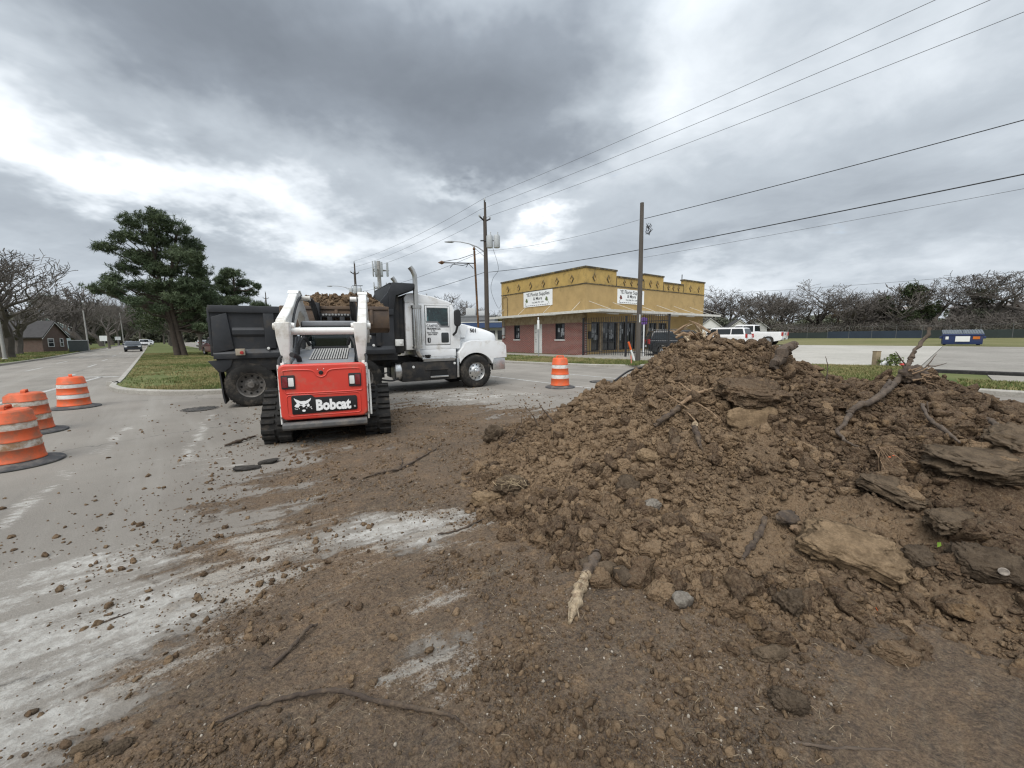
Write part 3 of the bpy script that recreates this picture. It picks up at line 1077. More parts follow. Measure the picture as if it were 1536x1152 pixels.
# ---- grass blades
def blades(name, pts, h, seed, label, m):
    rng = np.random.default_rng(seed)
    n = len(pts)
    k = 3
    a = rng.uniform(0, 6.28, (n, k)); hh = h * rng.uniform(.5, 1.5, (n, k)); lean = rng.uniform(.2, .9, (n, k)) * hh
    w = rng.uniform(.004, .010, (n, k)) * (1 + np.hypot(pts[:, 0], pts[:, 1]) / 25)[:, None]
    bx = pts[:, 0][:, None] + rng.normal(0, .03, (n, k)); by = pts[:, 1][:, None] + rng.normal(0, .03, (n, k)); bz = np.repeat(pts[:, 2][:, None], k, 1)
    ox, oy = -np.sin(a) * w, np.cos(a) * w
    V = np.stack([np.stack([bx - ox, by - oy, bz - .01], -1), np.stack([bx + ox, by + oy, bz - .01], -1),
                  np.stack([bx + np.cos(a) * lean, by + np.sin(a) * lean, bz + hh], -1)], 2).reshape(-1, 3)
    F = np.arange(len(V)).reshape(-1, 3)
    dry = np.repeat(np.clip(rng.normal(.35, .25, n) + .8 * fbm(pts[:, 0] * .35, pts[:, 1] * .35, 3, seed), 0, 1), 3 * k)
    return tag(mesh_np(name, V, F, m, attrs={'dry': dry}), label, kind='stuff')


def grass_mat():
    m = bpy.data.materials.new('grass_blades')
    m.use_nodes = True
    k = NT(m.node_tree)
    b = m.node_tree.nodes['Principled BSDF']
    dry = k.n('ShaderNodeAttribute', attribute_name='dry').outputs['Fac']
    c = k.mix(k.ramp(dry, .0, .58), (.088, .125, .034), (.28, .235, .11))
    k.put(b.inputs['Base Color'], c)
    b.inputs['Roughness'].default_value = .7
    b.inputs['Specular IOR Level'].default_value = .2
    return m


M_BLADE = grass_mat()


def inside(poly, s, n):
    r = np.zeros(len(s), bool)
    j = len(poly) - 1
    for i in range(len(poly)):
        (a, b), (c, d) = poly[i], poly[j]
        r ^= ((b > n) != (d > n)) & (s < (c - a) * (n - b) / (d - b + 1e-12) + a)
        j = i
    return r


def strew(poly, count, z, seed, s0=None, s1=None, thin=0.0):
    rng = np.random.default_rng(seed)
    P = np.array(poly)
    a, b = (P[:, 0].min() if s0 is None else s0), (P[:, 0].max() if s1 is None else s1)
    c, d = P[:, 1].min(), P[:, 1].max()
    m = count * 3
    s = a + (b - a) * rng.random(m) ** 1.4; n = rng.uniform(c, d, m)
    ok = inside(poly, s, n)
    if thin:
        ok &= fbm(s * .5, n * .5, 4, seed + 5) + .5 > thin * rng.random(m)
    s, n = s[ok][:count], n[ok][:count]
    return np.c_[D2[0] * s + N2[0] * n, D2[1] * s + N2[1] * n, np.full(len(s), z)]


med_in = [(s + .25, n + (.25 if n < .3 else (-.25 if n > 5 else 0))) for s, n in MEDIAN]
blades('grass', strew(med_in, 42000, .11, 31, 14, 60, .9), .05, 32, 'short winter grass on the median', M_BLADE)
blades('grass', strew([(9.8, 17.2), (12.5, 16.4), (17, 15.8), (40, 15.7), (40, 20.5), (9.8, 20.5)], 24000, .11, 33, None, None, .9), .07, 34, 'patchy grass on the verge in front of the shop', M_BLADE)
blades('grass', np.r_[strew([(4.0, 16.6), (4.0, 22.4), (.5, 23.2), (.5, 16)], 9000, .115, 35), strew([(-.5, 15.6), (-.5, 18.1), (-14, 18.1), (-14, 15.6)], 15000, .11, 37)], .06, 36, 'green grass on the right-hand verge behind the heap', M_BLADE)
blades('grass', strew([(48, -7.5), (48, -13), (110, -13), (110, -7.2)], 14000, .11, 39), .10, 40, 'rough grass on the left verge', M_BLADE)

# ------------------------------------------------------------------ the yellow shop
M_STUCCO = mat('yellow_stucco', (.40, .278, .122), .9, var=.16, vscale=1.2, bump=.35, bscale=45, dirt=((.20, .15, .07), .22, 1.6))
M_STUCCO_OLD = mat('weathered_yellow_stucco', (.44, .30, .10), .9, var=.2, vscale=1.5, bump=.35, bscale=45, dirt=((.17, .13, .065), .30, 2.0))
M_CORNICE = mat('blackened_cornice_relief_shade', (.24, .18, .085), .92, var=.35, vscale=3, bump=.4, bscale=30, dirt=((.05, .045, .035), .85, 3.5))
M_TAN = mat('tan_plaster', (.40, .315, .21), .9, var=.22, vscale=3, bump=.3, bscale=30, dirt=((.24, .16, .09), .5, 3))
M_AWN = mat('white_awning_paint', (.62, .605, .56), .6, var=.08, vscale=2, dirt=((.40, .36, .30), .35, 4))
M_SIGNW = mat('sign_white', (.82, .83, .83), .5, var=.03)
M_INK = mat('sign_ink', (.02, .02, .022), .6, var=.1)
M_DKMETAL = mat('dark_iron', (.022, .022, .025), .55, var=.25, vscale=8)
M_WFRAME = mat('white_frame', (.70, .70, .68), .55, var=.06, dirt=((.4, .38, .34), .3, 5))
M_SHOPIN = mat('shop_interior', (.028, .027, .028), .9, var=.5, vscale=3)
M_PANE = mat('window_pane', (.03, .034, .038), .06, var=.3, vscale=1.2, spec=.6)
M_POSTER = mat('faded_poster', (.42, .44, .46), .7, var=.4, vscale=6, dirt=((.08, .08, .10), .5, 5))
M_GALV = mat('galvanised', (.42, .43, .43), .45, .7, var=.15, vscale=5)
M_GREYPAINT = mat('grey_paint', (.45, .46, .46), .5, var=.1, vscale=5)


def brick_mat():
    m = bpy.data.materials.new('red_brick')
    m.use_nodes = True
    k = NT(m.node_tree)
    b = m.node_tree.nodes['Principled BSDF']
    tc = k.sep(k.n('ShaderNodeTexCoord').outputs['Object'])
    v = k.comb(tc[1], tc[2], 0)
    t = k.n('ShaderNodeTexBrick')
    k.put(t.inputs['Vector'], v)
    for nm, val in (('Scale', 1.0), ('Mortar Size', .012), ('Brick Width', .235), ('Row Height', .085), ('Bias', -.1), ('Mortar Smooth', .15)):
        t.inputs[nm].default_value = val
    t.inputs['Color1'].default_value = (.235, .052, .040, 1)
    t.inputs['Color2'].default_value = (.155, .036, .032, 1)
    t.inputs['Mortar'].default_value = (.42, .36, .32, 1)
    n = k.noise(k.n('ShaderNodeTexCoord').outputs['Object'], 2.5, 8, .6)
    c = k.mix(k.ramp(n, .4, .75, 0, .4), t.outputs['Color'], (.24, .11, .085))
    k.put(b.inputs['Base Color'], c)
    b.inputs['Roughness'].default_value = .85
    k.put(b.inputs['Normal'], bump(k, k.math('SUBTRACT', 1.0, t.outputs['Fac']), .7, .012))
    return m


M_BRICK = brick_mat()

shop = empty('florist_shop', (5.38, 28.79, .10), R(37), 'low yellow stucco shop with stepped parapet and red brick side wall', 'shop')


def build_shop():
    # structure: core, upper walls, lower walls, parapets
    LX, LY = 17.0, 10.4
    b = MB()
    b.prism([(0, 3.1), (3.5, 3.1), (7.06, 3.1), (9.9, 3.1), (13.2, 3.1), (LX, 3.1), (LX, 5.2), (0, 5.2)], 0, .28, 'Y')
    b.b2((0, .28, 3.1), (.28, LY, 5.2))
    b.b2((LX - .28, .28, 3.1), (LX, LY, 5.2))
    b.b2((.28, LY - .28, 3.1), (LX - .28, LY, 5.2))
    b.build('wall', M_STUCCO, shop)
    MB().b2((.28, .28, 4.6), (LX - .28, LY - .28, 4.75)).build('roof', M_CORNICE, shop)
    p = MB()
    tops = [(0, 3.5, 6.30), (3.5, 7.06, 5.86), (7.06, 9.9, 6.34), (9.9, 13.2, 5.86), (13.2, LX, 6.32)]
    for a, c, t in tops:
        p.b2((a, .0, 5.2), (c, .28, t))
    p.b2((0, .28, 5.2), (.28, LY, 6.30))
    p.b2((LX - .28, .28, 5.2), (LX, LY, 6.0))
    p.build('parapet', M_STUCCO_OLD, shop)
    c = MB()
    for a, e, t in tops:
        c.b2((a - (.06 if t > 6 else -.062), -.07, t), (e + (.06 if t > 6 else -.062), .34, t + .13))
    c.b2((-.07, .342, 6.30), (.34, LY + .06, 6.43))
    c.build('cornice', M_CORNICE, shop, bevel=.02)
    m = MB()
    m.b2((-.035, -.035, 5.16), (LX + .03, -.003, 5.23))
    m.b2((-.035, -.033, 5.16), (-.003, LY + .03, 5.23))
    for x in (3.5, 7.06, 9.9, 13.2):
        m.b2((x - .03, -.03, 5.23), (x + .03, -.003, 5.86))
    m.build('moulding', M_CORNICE, shop)

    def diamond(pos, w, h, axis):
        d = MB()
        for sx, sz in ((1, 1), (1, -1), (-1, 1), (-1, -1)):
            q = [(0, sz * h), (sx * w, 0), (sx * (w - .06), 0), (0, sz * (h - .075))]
            d.mi = 1 if sx < 0 else 0  # darker half: shade and grime of the relief's one side, put in as colour
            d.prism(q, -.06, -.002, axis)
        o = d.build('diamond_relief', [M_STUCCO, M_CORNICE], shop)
        o.location = pos
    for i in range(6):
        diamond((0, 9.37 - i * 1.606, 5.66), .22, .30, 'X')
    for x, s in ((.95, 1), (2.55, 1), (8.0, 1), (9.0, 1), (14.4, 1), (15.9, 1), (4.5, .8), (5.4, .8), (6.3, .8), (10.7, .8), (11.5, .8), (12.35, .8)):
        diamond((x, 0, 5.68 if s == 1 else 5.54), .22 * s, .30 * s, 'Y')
    # lower storey
    # side wall with brick, openings cut by building it from pieces
    bk = MB()
    wins = [(7.68, 8.53, 1.16, 2.40), (4.73, 5.74, 0, 2.40), (2.08, 3.13, 1.16, 2.40)]
    ys = [0.0, 2.08, 3.13, 4.73, 5.74, 7.68, 8.53, LY]
    for a, e in zip(ys[:-1], ys[1:]):
        w = [q for q in wins if q[0] == a]
        if not w:
            bk.b2((0, a, -.1), (.25, e, 2.42))
        else:
            if w[0][2] > 0:
                bk.b2((0, a, -.1), (.25, e, w[0][2]))
    bk.build('brick_wall', M_BRICK, shop)
    tb = MB()
    tb.b2((0, 0, 2.42), (.25, LY, 3.1))
    tb.build('plaster_band', M_TAN, shop)
    for (a, e, z0, z1) in wins:
        if z0 == 0:
            d = MB().b2((.09, a + .06, 0), (.14, e - .06, z1 - .05)).build('door', M_WFRAME, shop, bevel=.006)
            f = MB()
            f.b2((.02, a, 0), (.2, a + .058, z1)); f.b2((.02, e - .058, 0), (.2, e, z1)); f.b2((.02, a + .06, z1 - .048), (.2, e - .06, z1))
            f.build('door_frame', M_WFRAME, shop)
            h = MB()
            for zz in (.95, 1.15, 1.75, 2.05):
                h.box((.075, e - .16, zz), (.03, .06, .06))
            h.build('handle', M_DKMETAL, d)
            continue
        f = MB()
        t = .06
        f.b2((.03, a, z0), (.12, a + t, z1)); f.b2((.03, e - t, z0), (.12, e, z1))
        f.b2((.03, a + t, z0), (.12, e - t, z0 + t)); f.b2((.03, a + t, z1 - t), (.12, e - t, z1))
        f.b2((.05, (a + e) / 2 - .02, z0 + t), (.10, (a + e) / 2 + .02, z1 - t))
        w = f.build('window', M_DKMETAL, shop)
        MB().b2((.12, a + t, z0 + t), (.14, e - t, z1 - t)).build('pane', M_PANE, w)
        MB().b2((-.06, a - .05, z0 - .09), (.2, e + .05, z0 - .002)).build('sill', M_WFRAME, w)
        pm = MB()
        rr = random.Random(int(a * 10))
        for _ in range(5):
            y0, zz = rr.uniform(a + .1, e - .35), rr.uniform(z0 + .1, z1 - .45)
            pm.b2((.108, y0, zz), (.118, y0 + rr.uniform(.12, .25), zz + rr.uniform(.15, .35)))
        pm.build('poster', M_POSTER, w)
    MB().b2((.3, .3, 0.0), (LX - .3, LY - .3, .05)).build('floor', M_WALK, shop)
    # shopfront on the lot side
    fr = MB()
    fr.b2((.0, 0, 2.45), (LX, .25, 3.1))
    fr.b2((.25, 0, -.1), (LX, .25, .28))
    piers = [(.25, .68), (1.62, 1.93), (3.72, 4.0), (4.75, 4.95), (6.1, 6.35), (7.6, 7.85), (9.1, 9.35), (10.6, LX)]
    for a, e in piers[-1:] + piers[:1]:
        fr.b2((a, 0, .28), (e, .25, 2.45))
    fr.build('shopfront_wall', M_STUCCO, shop)
    for a, e in piers[1:-1]:
        MB().b2((a, -.03, .0), (e, .24, 2.44)).build('stone_pier', M_TAN, shop, bevel=.01)
    for i, ((_, a), (e, _2)) in enumerate(zip(piers[:-1], piers[1:])):
        isdoor = i == 3
        f = MB()
        t = .06
        z0 = .29
        f.b2((a, .06, z0), (a + t, .14, 2.44)); f.b2((e - t, .06, z0), (e, .14, 2.44)); f.b2((a + t, .06, z0), (e - t, .14, z0 + t)); f.b2((a + t, .06, 2.38), (e - t, .14, 2.44))
        if e - a > 1.1:
            f.b2(((a + e) / 2 - .025, .06, z0 + t), ((a + e) / 2 + .025, .14, 2.38))
        f.b2((a + t, .07, .92), (e - t, .13, .97))
        w = f.build('door' if isdoor else 'window', M_DKMETAL, shop)
        MB().b2((a + t, .14, z0 + t), (e - t, .16, 2.38)).build('pane', M_PANE, w)
        pm = MB()
        rr = random.Random(40 + i)
        for _ in range(4 if isdoor else 9):
            x0, zz = rr.uniform(a + .08, max(a + .1, e - .45)), rr.uniform(1.0, 1.95)
            pm.b2((x0, .118 + .002 * _ / 9, zz), (min(e - .07, x0 + rr.uniform(.12, .42)), .136, zz + rr.uniform(.18, .40)))
        pm.build('poster', M_POSTER, w)
    # awning round the corner
    a = MB()
    outl = [(-1.0, 10.9), (-1.0, -2.3), (LX + .1, -1.6), (LX + .1, -.003), (-.003, -.003), (-.003, 10.9)]
    a.prism(outl, 3.10, 3.16, 'Z')
    a.build('awning', M_AWN, shop)
    fa = MB()
    fa.b2((-1.06, -2.36, 3.04), (-1.003, 10.9, 3.22))
    q0, q1 = Vector((-.998, -2.30, 0)), Vector((LX + .1, -1.6, 0))
    t = (q1 - q0).normalized(); nn = Vector((t.y, -t.x, 0)) * .055
    fa.raw([(q.x + o.x, q.y + o.y, z) for q in (q0, q1) for o in (Vector(), nn) for z in (3.04, 3.22)], [(0, 1, 3, 2), (4, 6, 7, 5), (0, 4, 5, 1), (2, 3, 7, 6), (0, 2, 6, 4), (1, 5, 7, 3)])
    fa.build('fascia', M_AWN, shop)
    for y in (.5, 3.6, 6.8, 10.0):
        MB().cyl((-.003, y, 3.92), (-.92, y, 3.2), .013, 8).build('tie_rod', M_AWN, shop)
    for x in (.4, 3.1, 5.8, 9.0, 11.7, 14.4, 16.8):
        MB().cyl((x, -.003, 3.95), (x + 1.1, -1.5, 3.2), .013, 8).build('tie_rod', M_AWN, shop)
    for x in (2.2, 5.2, 8.4, 10.5, 13.2):
        MB().box((x, -.75, 3.045), (1.25, .16, .09)).build('strip_lamp', M_SIGNW, shop, bevel=.015)
    for y in (3.2, 7.4):
        MB().box((-.55, y, 3.05), (.16, 1.25, .08)).build('strip_lamp', M_SIGNW, shop, bevel=.015)
    # signs
    def sign(side):
        if side == 'L':
            s = MB().b2((-.05, 3.44, 3.90), (-.01, 7.06, 5.14)).build('sign_board', M_SIGNW, shop)
            def put(x, z):       # x from the board's left as read
                return (-.053, 7.06 - x, 3.90 + z)
            rot = (R(90), 0, R(-90)); W = 3.62
        else:
            s = MB().b2((3.62, -.05, 3.90), (7.06, -.01, 5.02)).build('sign_board', M_SIGNW, shop)
            def put(x, z):
                return (3.62 + x * 3.44 / 3.62, -.053, 3.90 + z * 1.12 / 1.24)
            rot = (R(90), 0, 0); W = 3.44
        text('lettering', 'YE Florist Supplies', M_INK, s, put(1.85, .86), rot, .40, .005, .97, align='CENTER')
        text('lettering', '& More', M_INK, s, put(1.85, .52), rot, .36, .005, 1.0, align='CENTER')
        text('lettering', 'Tel: (346) 701 1339', M_INK, s, put(1.85, .27), rot, .17, .002, 1.1, align='CENTER')
        ink2 = mat('small_print_ink', (.10, .10, .11), .7)
        pr = MB()
        for i in range(11):
            x = .35 + i * .27
            c = put(x, .10)
            if side == 'L':
                pr.box(c, (.004, .19, .05))
            else:
                pr.box(c, (.19, .004, .045))
        pr.build('small_print', ink2, s)
        for x, col in ((.42, (.10, .12, .07)), (2.95, (.16, .20, .08))):
            fm = mat('flower_print_%s' % ('green' if side == 'L' else 'red'), (.13, .16, .07) if side == 'L' else (.14, .035, .025), .7, var=.5, vscale=14)
            f = MB()
            for q in range(7):
                a_ = q * 2.4
                r_ = .05 * math.sqrt(q)
                c = put(x + r_ * math.cos(a_), .52 + r_ * math.sin(a_))
                o = MB()
                prof = rrect(.13, .15, .05)
                if side == 'L':
                    f.prism([(c[1] + u, c[2] + v) for u, v in prof], c[0] - .002 - .0004 * q, c[0], 'X')
                else:
                    f.prism([(c[0] + u, c[2] + v) for u, v in prof], c[1] - .002 - .0004 * q, c[1], 'Y')
            c0, c1 = put(x + (-.05 if x < 1 else .12), .40), put(x + (-.24 if x < 1 else .34), .12)
            f.tube([c0, c1], .014, 6)
            f.build('flower_print', fm, s)
    sign('L')
    sign('R')
    # meter, conduit, roof pipe, letter box
    mt = MB()
    mt.b2((-.16, 9.85, 1.55), (-.003, 10.2, 2.25))
    mt.build('meter_box', M_GREYPAINT, shop, bevel=.02)
    MB().lathe([(.11, -.16), (.13, -.1), (.13, -.003)], 16, (0, 10.02, 1.36), 'X').build('meter', M_GREYPAINT, shop)
    MB().tube([(-.04, 10.0, 2.25), (-.04, 10.0, 3.0)], .025, 8).build('conduit', M_GREYPAINT, shop)
    MB().tube([(-.05, 10.15, 3.3), (-.05, 10.15, 5.0), (-.05, 9.6, 5.05), (-.05, 9.45, 4.9), (-.05, 9.45, 3.2)], .022, 8).build('conduit', M_CORNICE, shop)
    MB().cyl((13.9, .6, 4.7), (13.9, .6, 7.0), .04, 8).build('roof_pipe', M_DKMETAL, shop)
    MB().b2((.36, -.13, 1.2), (.58, -.003, 1.75)).build('letter_box', M_DKMETAL, shop, bevel=.015)


build_shop()

# iron fence in front of the shop's corner
fence = empty('iron_fence', sn(9.05, 23.0, .12), 0, 'black iron picket fence standing in front of the shop corner', 'fence')


def build_fence():
    def P(s, z):
        a = np.array(sn(s, 23.0)) - np.array(sn(9.05, 23.0))
        return (float(a[0]), float(a[1]), z)
    for s in (11.0, 13.9, 17.35):
        h = 2.62
        a = P(s, 0)
        MB().box((a[0], a[1], h / 2 - .05), (.10, .10, h + .1), ROAD_ANG).box((a[0], a[1], h + .03), (.13, .13, .05), ROAD_ANG).build('post', M_DKMETAL, fence)
    for z in (.30, 2.28):
        a, b = P(11.05, z), P(17.3, z)
        c = [(p + q) / 2 for p, q in zip(a, b)]
        MB().box(c, (6.25, .045, .045), ROAD_ANG).build('rail', M_DKMETAL, fence)
    base = None
    for i in range(44):
        s = 11.14 + i * .141
        if abs(s - 13.9) < .07:
            continue
        if base is None:
            base = MB().box((0, 0, 1.34), (.026, .026, 2.5), ROAD_ANG).lathe([(.02, 2.59), (.024, 2.62), (0, 2.72)], 6).build('picket', M_DKMETAL, fence)
            o = base
        else:
            o = base.copy(); COL.objects.link(o)
        o.location = P(s, 0)


build_fence()

# ------------------------------------------------------------------ poles and wires
M_POLEWOOD = mat('weathered_pole_wood', (.075, .062, .052), .9, var=.35, vscale=2, bump=.5, bscale=20, stretch=(6, 6, .5))
M_POLEGREY = mat('grey_pole_wood', (.095, .082, .071), .9, var=.3, vscale=2, bump=.5, bscale=20, stretch=(6, 6, .5))
M_CAN = mat('transformer_grey', (.42, .44, .45), .5, var=.1)
M_WIRE = mat('black_wire', (.02, .02, .022), .7)
M_CONC = mat('concrete_pole', (.34, .33, .31), .85, var=.15)
M_RUST = mat('rusty_steel', (.17, .085, .035), .85, var=.4, vscale=4, dirt=((.05, .03, .02), .6, 5))
M_LAMPGREY = mat('lamp_grey', (.30, .31, .32), .5, .3, var=.1)


def utility_pole(loc, h, r, label, cans=True, lamp=None, arms=True, m=None):
    t = empty('utility_pole', loc, 0, label, 'utility pole')
    pk = MB().tube([(0, 0, -.3), (.02, 0, h * .5), (0, 0, h - (1.0 if arms else 0))], [r, r * .86, r * .68], 12)
    if arms:
        pk.tube([(.03, 0, h - 1.6), (.03, 0, h)], [.10, .085], 8)
    pk.build('pole', m or M_POLEWOOD, t, smooth=True)
    d = Vector((.736, .677, 0))
    if arms:
        for k in (-1, 1):
            a = MB()
            a.tube([(0, 0, h - 1.35), d * k * .5 + Vector((0, 0, h - 1.08))], .06, 6)
            o = a.build('bracket', M_DKMETAL, t)
            p = d * k * .5
            MB().lathe([(.04, 0), (.075, .04), (.05, .08), (.075, .12), (.05, .16), (.04, .2)], 10, (p.x, p.y, h - 1.12)).build('insulator', M_CAN, o)
        o = MB().tube([(0, 0, h - .05), (0, 0, h + .12)], .05, 8).build('bracket', M_DKMETAL, t)
        MB().lathe([(.05, 0), (.075, .04), (.05, .09), (.075, .13), (.03, .2)], 10, (0, 0, h + .1)).build('insulator', M_CAN, o)
    if cans:
        for k, (ax, z) in enumerate(((.34, h - 3.3), (.86, h - 3.3)) if cans == 1 else ((-.55, h - 3.9), (.0, h - 3.7), (.55, h - 3.9))):
            c = Vector((ax, -.28 if cans == 1 else -.1, z))
            q = MB()
            q.lathe([(.0, -.02), (.22, 0), (.24, .05), (.24, .82), (.2, .9), (0, .95)], 16, c)
            o = q.build('transformer', M_CAN, t, smooth=True)
            MB().lathe([(.03, .9), (.05, .95), (.03, 1.02), (.05, 1.07), (.02, 1.15)], 8, c + Vector((.08, 0, 0))).build('bushing', M_CAN, o)
        MB().box((.3, -.14, h - 2.75), (1.3, .06, .08)).build('crossarm', M_DKMETAL, t)
    if lamp:
        L, z0, z1 = lamp
        pts = [(-.1, 0, z0)] + [(-L * f, 0, z0 + (z1 - z0) * (1 - (1 - f) ** 2.2)) for f in (.25, .5, .75, .95)]
        a = MB().tube(pts, [.045, .042, .038, .034, .03], 8).tube([(-.1, 0, z0 - .35), (-L * .42, 0, z0 + (z1 - z0) * .62)], .018, 6).build('lamp_arm', M_LAMPGREY, t, smooth=True)
        hd = MB().lathe([(0, -.45), (.06, -.42), (.13, -.1), (.14, .12), (.06, .28), (0, .3)], 14, (0, 0, 0), 'X')
        hh = hd.build('lamp_head', M_LAMPGREY, a, smooth=True)
        hh.location = (-L * 1.06, 0, z1 - .02)
        hh.scale = (1, 1, .55)
    return t


PA = sn(23.4, 19.0, .1)
poleA = utility_pole(PA, 11.25, .19, 'tall dark wooden utility pole with two transformer cans and a street lamp', 1, (2.45, 7.75, 8.5))
PB = (6.95, 21.5, .1)
poleB = utility_pole(PB, 8.35, .145, 'bare grey wooden pole standing right before the shop front', 0, None, False, M_POLEGREY)
PC = (-19.6, 50.4, .1)
poleC = utility_pole(PC, 10.7, .19, 'distant wooden utility pole with three transformers behind the dump truck', 3, (3.0, 7.3, 8.0))
PD = sn(98, 19.0, .1)
utility_pole(PD, 11.2, .17, 'far thin utility pole seen over the dump bed', 0, None, True)
MB().box((0, -.16, 2.35), (.04, .02, .42)).build('notice', M_SIGNW, poleB)
tg = MB()
for i in range(9):
    r_ = random.Random(i)
    pts = [Vector((.2 + r_.uniform(0, .35), -.1 + r_.uniform(-.1, .1), 7.25 - j * .16 + r_.uniform(-.1, .1))) for j in range(4)]
    tg.tube(pts, .012, 5)
tg.build('loose_wire', M_WIRE, poleB)


def wire(a, b, sag, r, label, cat='power line', m=None, n=40):
    a, b = Vector(a), Vector(b)
    pts = []
    for i in range(n + 1):
        t = i / n
        p = a.lerp(b, t)
        p.z -= sag * 4 * t * (1 - t)
        pts.append(p)
    o = MB().tube(pts, r, 5).build('power_line', m or M_WIRE, smooth=True)
    return tag(o, label, cat)


E1 = sn(-16, 19.0)
off = Vector((.736, .677, 0)) * .42
zA = 11.25
topA, topC, topE = Vector((PA[0], PA[1], zA + .4)), Vector((PC[0], PC[1], 11.1)), Vector((E1[0], E1[1], 12.6))
M_WIREG = mat('grey_wire', (.10, .10, .105), .6)
for (o_, dz, nm) in ((Vector(), 0, 'topmost'), (-off, -.90, 'middle'), (off, -1.2, 'lowest')):
    lab = {'topmost': 'topmost thin grey wire', 'middle': 'second thin grey wire from the top', 'lowest': 'third thin grey wire from the top'}[nm]
    wire(topA + o_ + Vector((0, 0, dz)), topE + o_ + Vector((0, 0, dz)), .35, .009, lab + ' rising from the transformer pole to the upper right', m=M_WIREG)
    wire(topC + o_ + Vector((0, 0, dz * .98)), topA + o_ + Vector((0, 0, dz)), .45, .010, lab + ' between the transformer pole and the distant pole', m=M_WIREG)
E2 = sn(-16, 19.9)
bt = Vector(PB)
twist = wire(bt + Vector((.15, 0, 7.65 - .1)), Vector((E2[0], E2[1], 8.6)), .25, .016, 'twisted black cable hanging from the top of the bare pole to the right')
wire(bt + Vector((.16, 0, 6.06 - .1)), Vector((E2[0], E2[1], 6.75)), .12, .021, 'thick black cable running right from the middle of the bare pole')
wire(bt + Vector((.16, 0, 5.66 - .1)), Vector((E2[0], E2[1], 6.3)), .12, .007, 'thin wire just under the thick cable right of the bare pole', m=M_WIREG)
wire(bt + Vector((-.12, 0, 7.6 - .1)), Vector((PA[0] + .2, PA[1], 7.9)), .25, .008, 'thin wire between the bare pole and the transformer pole, above the shop roof', m=M_WIREG)
wire(bt + Vector((-.12, 0, 6.06 - .1)), Vector((PA[0] + .2, PA[1], 6.35)), .1, .018, 'thick black cable crossing in front of the shop parapet')
wire(Vector((PA[0] - .1, PA[1], 6.35)), Vector((PC[0], PC[1], 6.2)), .5, .018, 'thick black cable running left from the transformer pole behind the truck cab')
wire(Vector((PA[0] - .1, PA[1], 7.9)), Vector((PC[0], PC[1], 7.3)), .5, .012, 'thin black cable running left from the transformer pole under the street lamp')
sp = [Vector((PA[0] + .55, PA[1], 8.1)), Vector((PA[0] + .95, PA[1] - .1, 6.6)), Vector((PA[0] + .5, PA[1] + .3, 5.9)), Vector((PA[0] + .35, PA[1] + .6, 5.0)), Vector((PA[0] + .8, PA[1] + 3, 3.9)), Vector((-.85, 36.6, 4.6))]
tag(MB().tube([Vector(q) for q in smooth_line([tuple(p) for p in sp], 6)], .012, 5).build('service_drop', M_WIRE, smooth=True), 'slack service wire looping from the transformers to the shop wall', 'power line')

# old rusty sign post with a bare arm
ps = empty('sign_post', (-2.62, 32.0, .1), 0, 'leaning rusty post with an empty sign arm behind the truck hood', 'sign post')
MB().tube([(0, 0, 0), (-.07, 0, 2.6), (-.24, 0, 8.2)], .085, 10).build('post', M_RUST, ps, smooth=True)
MB().lathe([(0, -.2), (.13, 0), (.02, .22), (0, .3)], 4, (-.25, 0, 8.35)).build('finial', M_RUST, ps)
ar = MB().tube([(-.2, 0, 7.25), (-2.75, 0, 7.33)], .045, 6).tube([(-.22, 0, 8.0), (-1.0, 0, 7.75), (-1.5, 0, 7.6), (-2.7, 0, 7.42)], .022, 5).tube([(-2.2, 0, 6.95), (-1.95, 0, 7.2), (-1.2, 0, 7.1), (-.7, 0, 7.22), (-.35, 0, 6.85)], .03, 6).tube([(-.75, 0, 7.2), (-.95, 0, 6.95)], .025, 5).build('arm', M_DKMETAL, ps, smooth=True)
MB().lathe([(0, -.32), (.16, 0), (0, .3)], 4, (-2.85, 0, 7.34), 'X').build('finial', M_RUST, ar)

# cell tower
tw = empty('cell_tower', (-39.4, 120, .1), 0, 'pale cell phone mast with clusters of panel antennas above the truck', 'cell tower')
MB().tube([(0, 0, 0), (0, 0, 24)], [.75, .5], 14).build('mast', M_CONC, tw, smooth=True)
for z, rr_, n_, hh, ww in ((21.3, 2.9, 9, 3.9, .62), (16.2, 2.8, 6, 2.4, .28)):
    ring = MB()
    for k in range(3):
        a0, a1 = k * 2.094 + .3, (k + 1) * 2.094 + .3
        ring.tube([(rr_ * math.cos(a0), rr_ * math.sin(a0), z), (rr_ * math.cos(a1), rr_ * math.sin(a1), z)], .12, 6)
        ring.tube([(0, 0, z), (rr_ * math.cos(a0), rr_ * math.sin(a0), z)], .12, 6)
    ring.build('platform', M_CONC, tw)
    for k in range(n_):
        side = k % 3
        f = (k // 3 + .5) / (n_ / 3)
        a0, a1 = side * 2.094 + .3, (side + 1) * 2.094 + .3
        x = rr_ * (math.cos(a0) * (1 - f) + math.cos(a1) * f); y = rr_ * (math.sin(a0) * (1 - f) + math.sin(a1) * f)
        am = (a0 + a1) / 2
        MB().box((x * 1.12, y * 1.12, z + .3), (.3, ww, hh), am).build('antenna_panel', M_CAN, tw, bevel=.05)

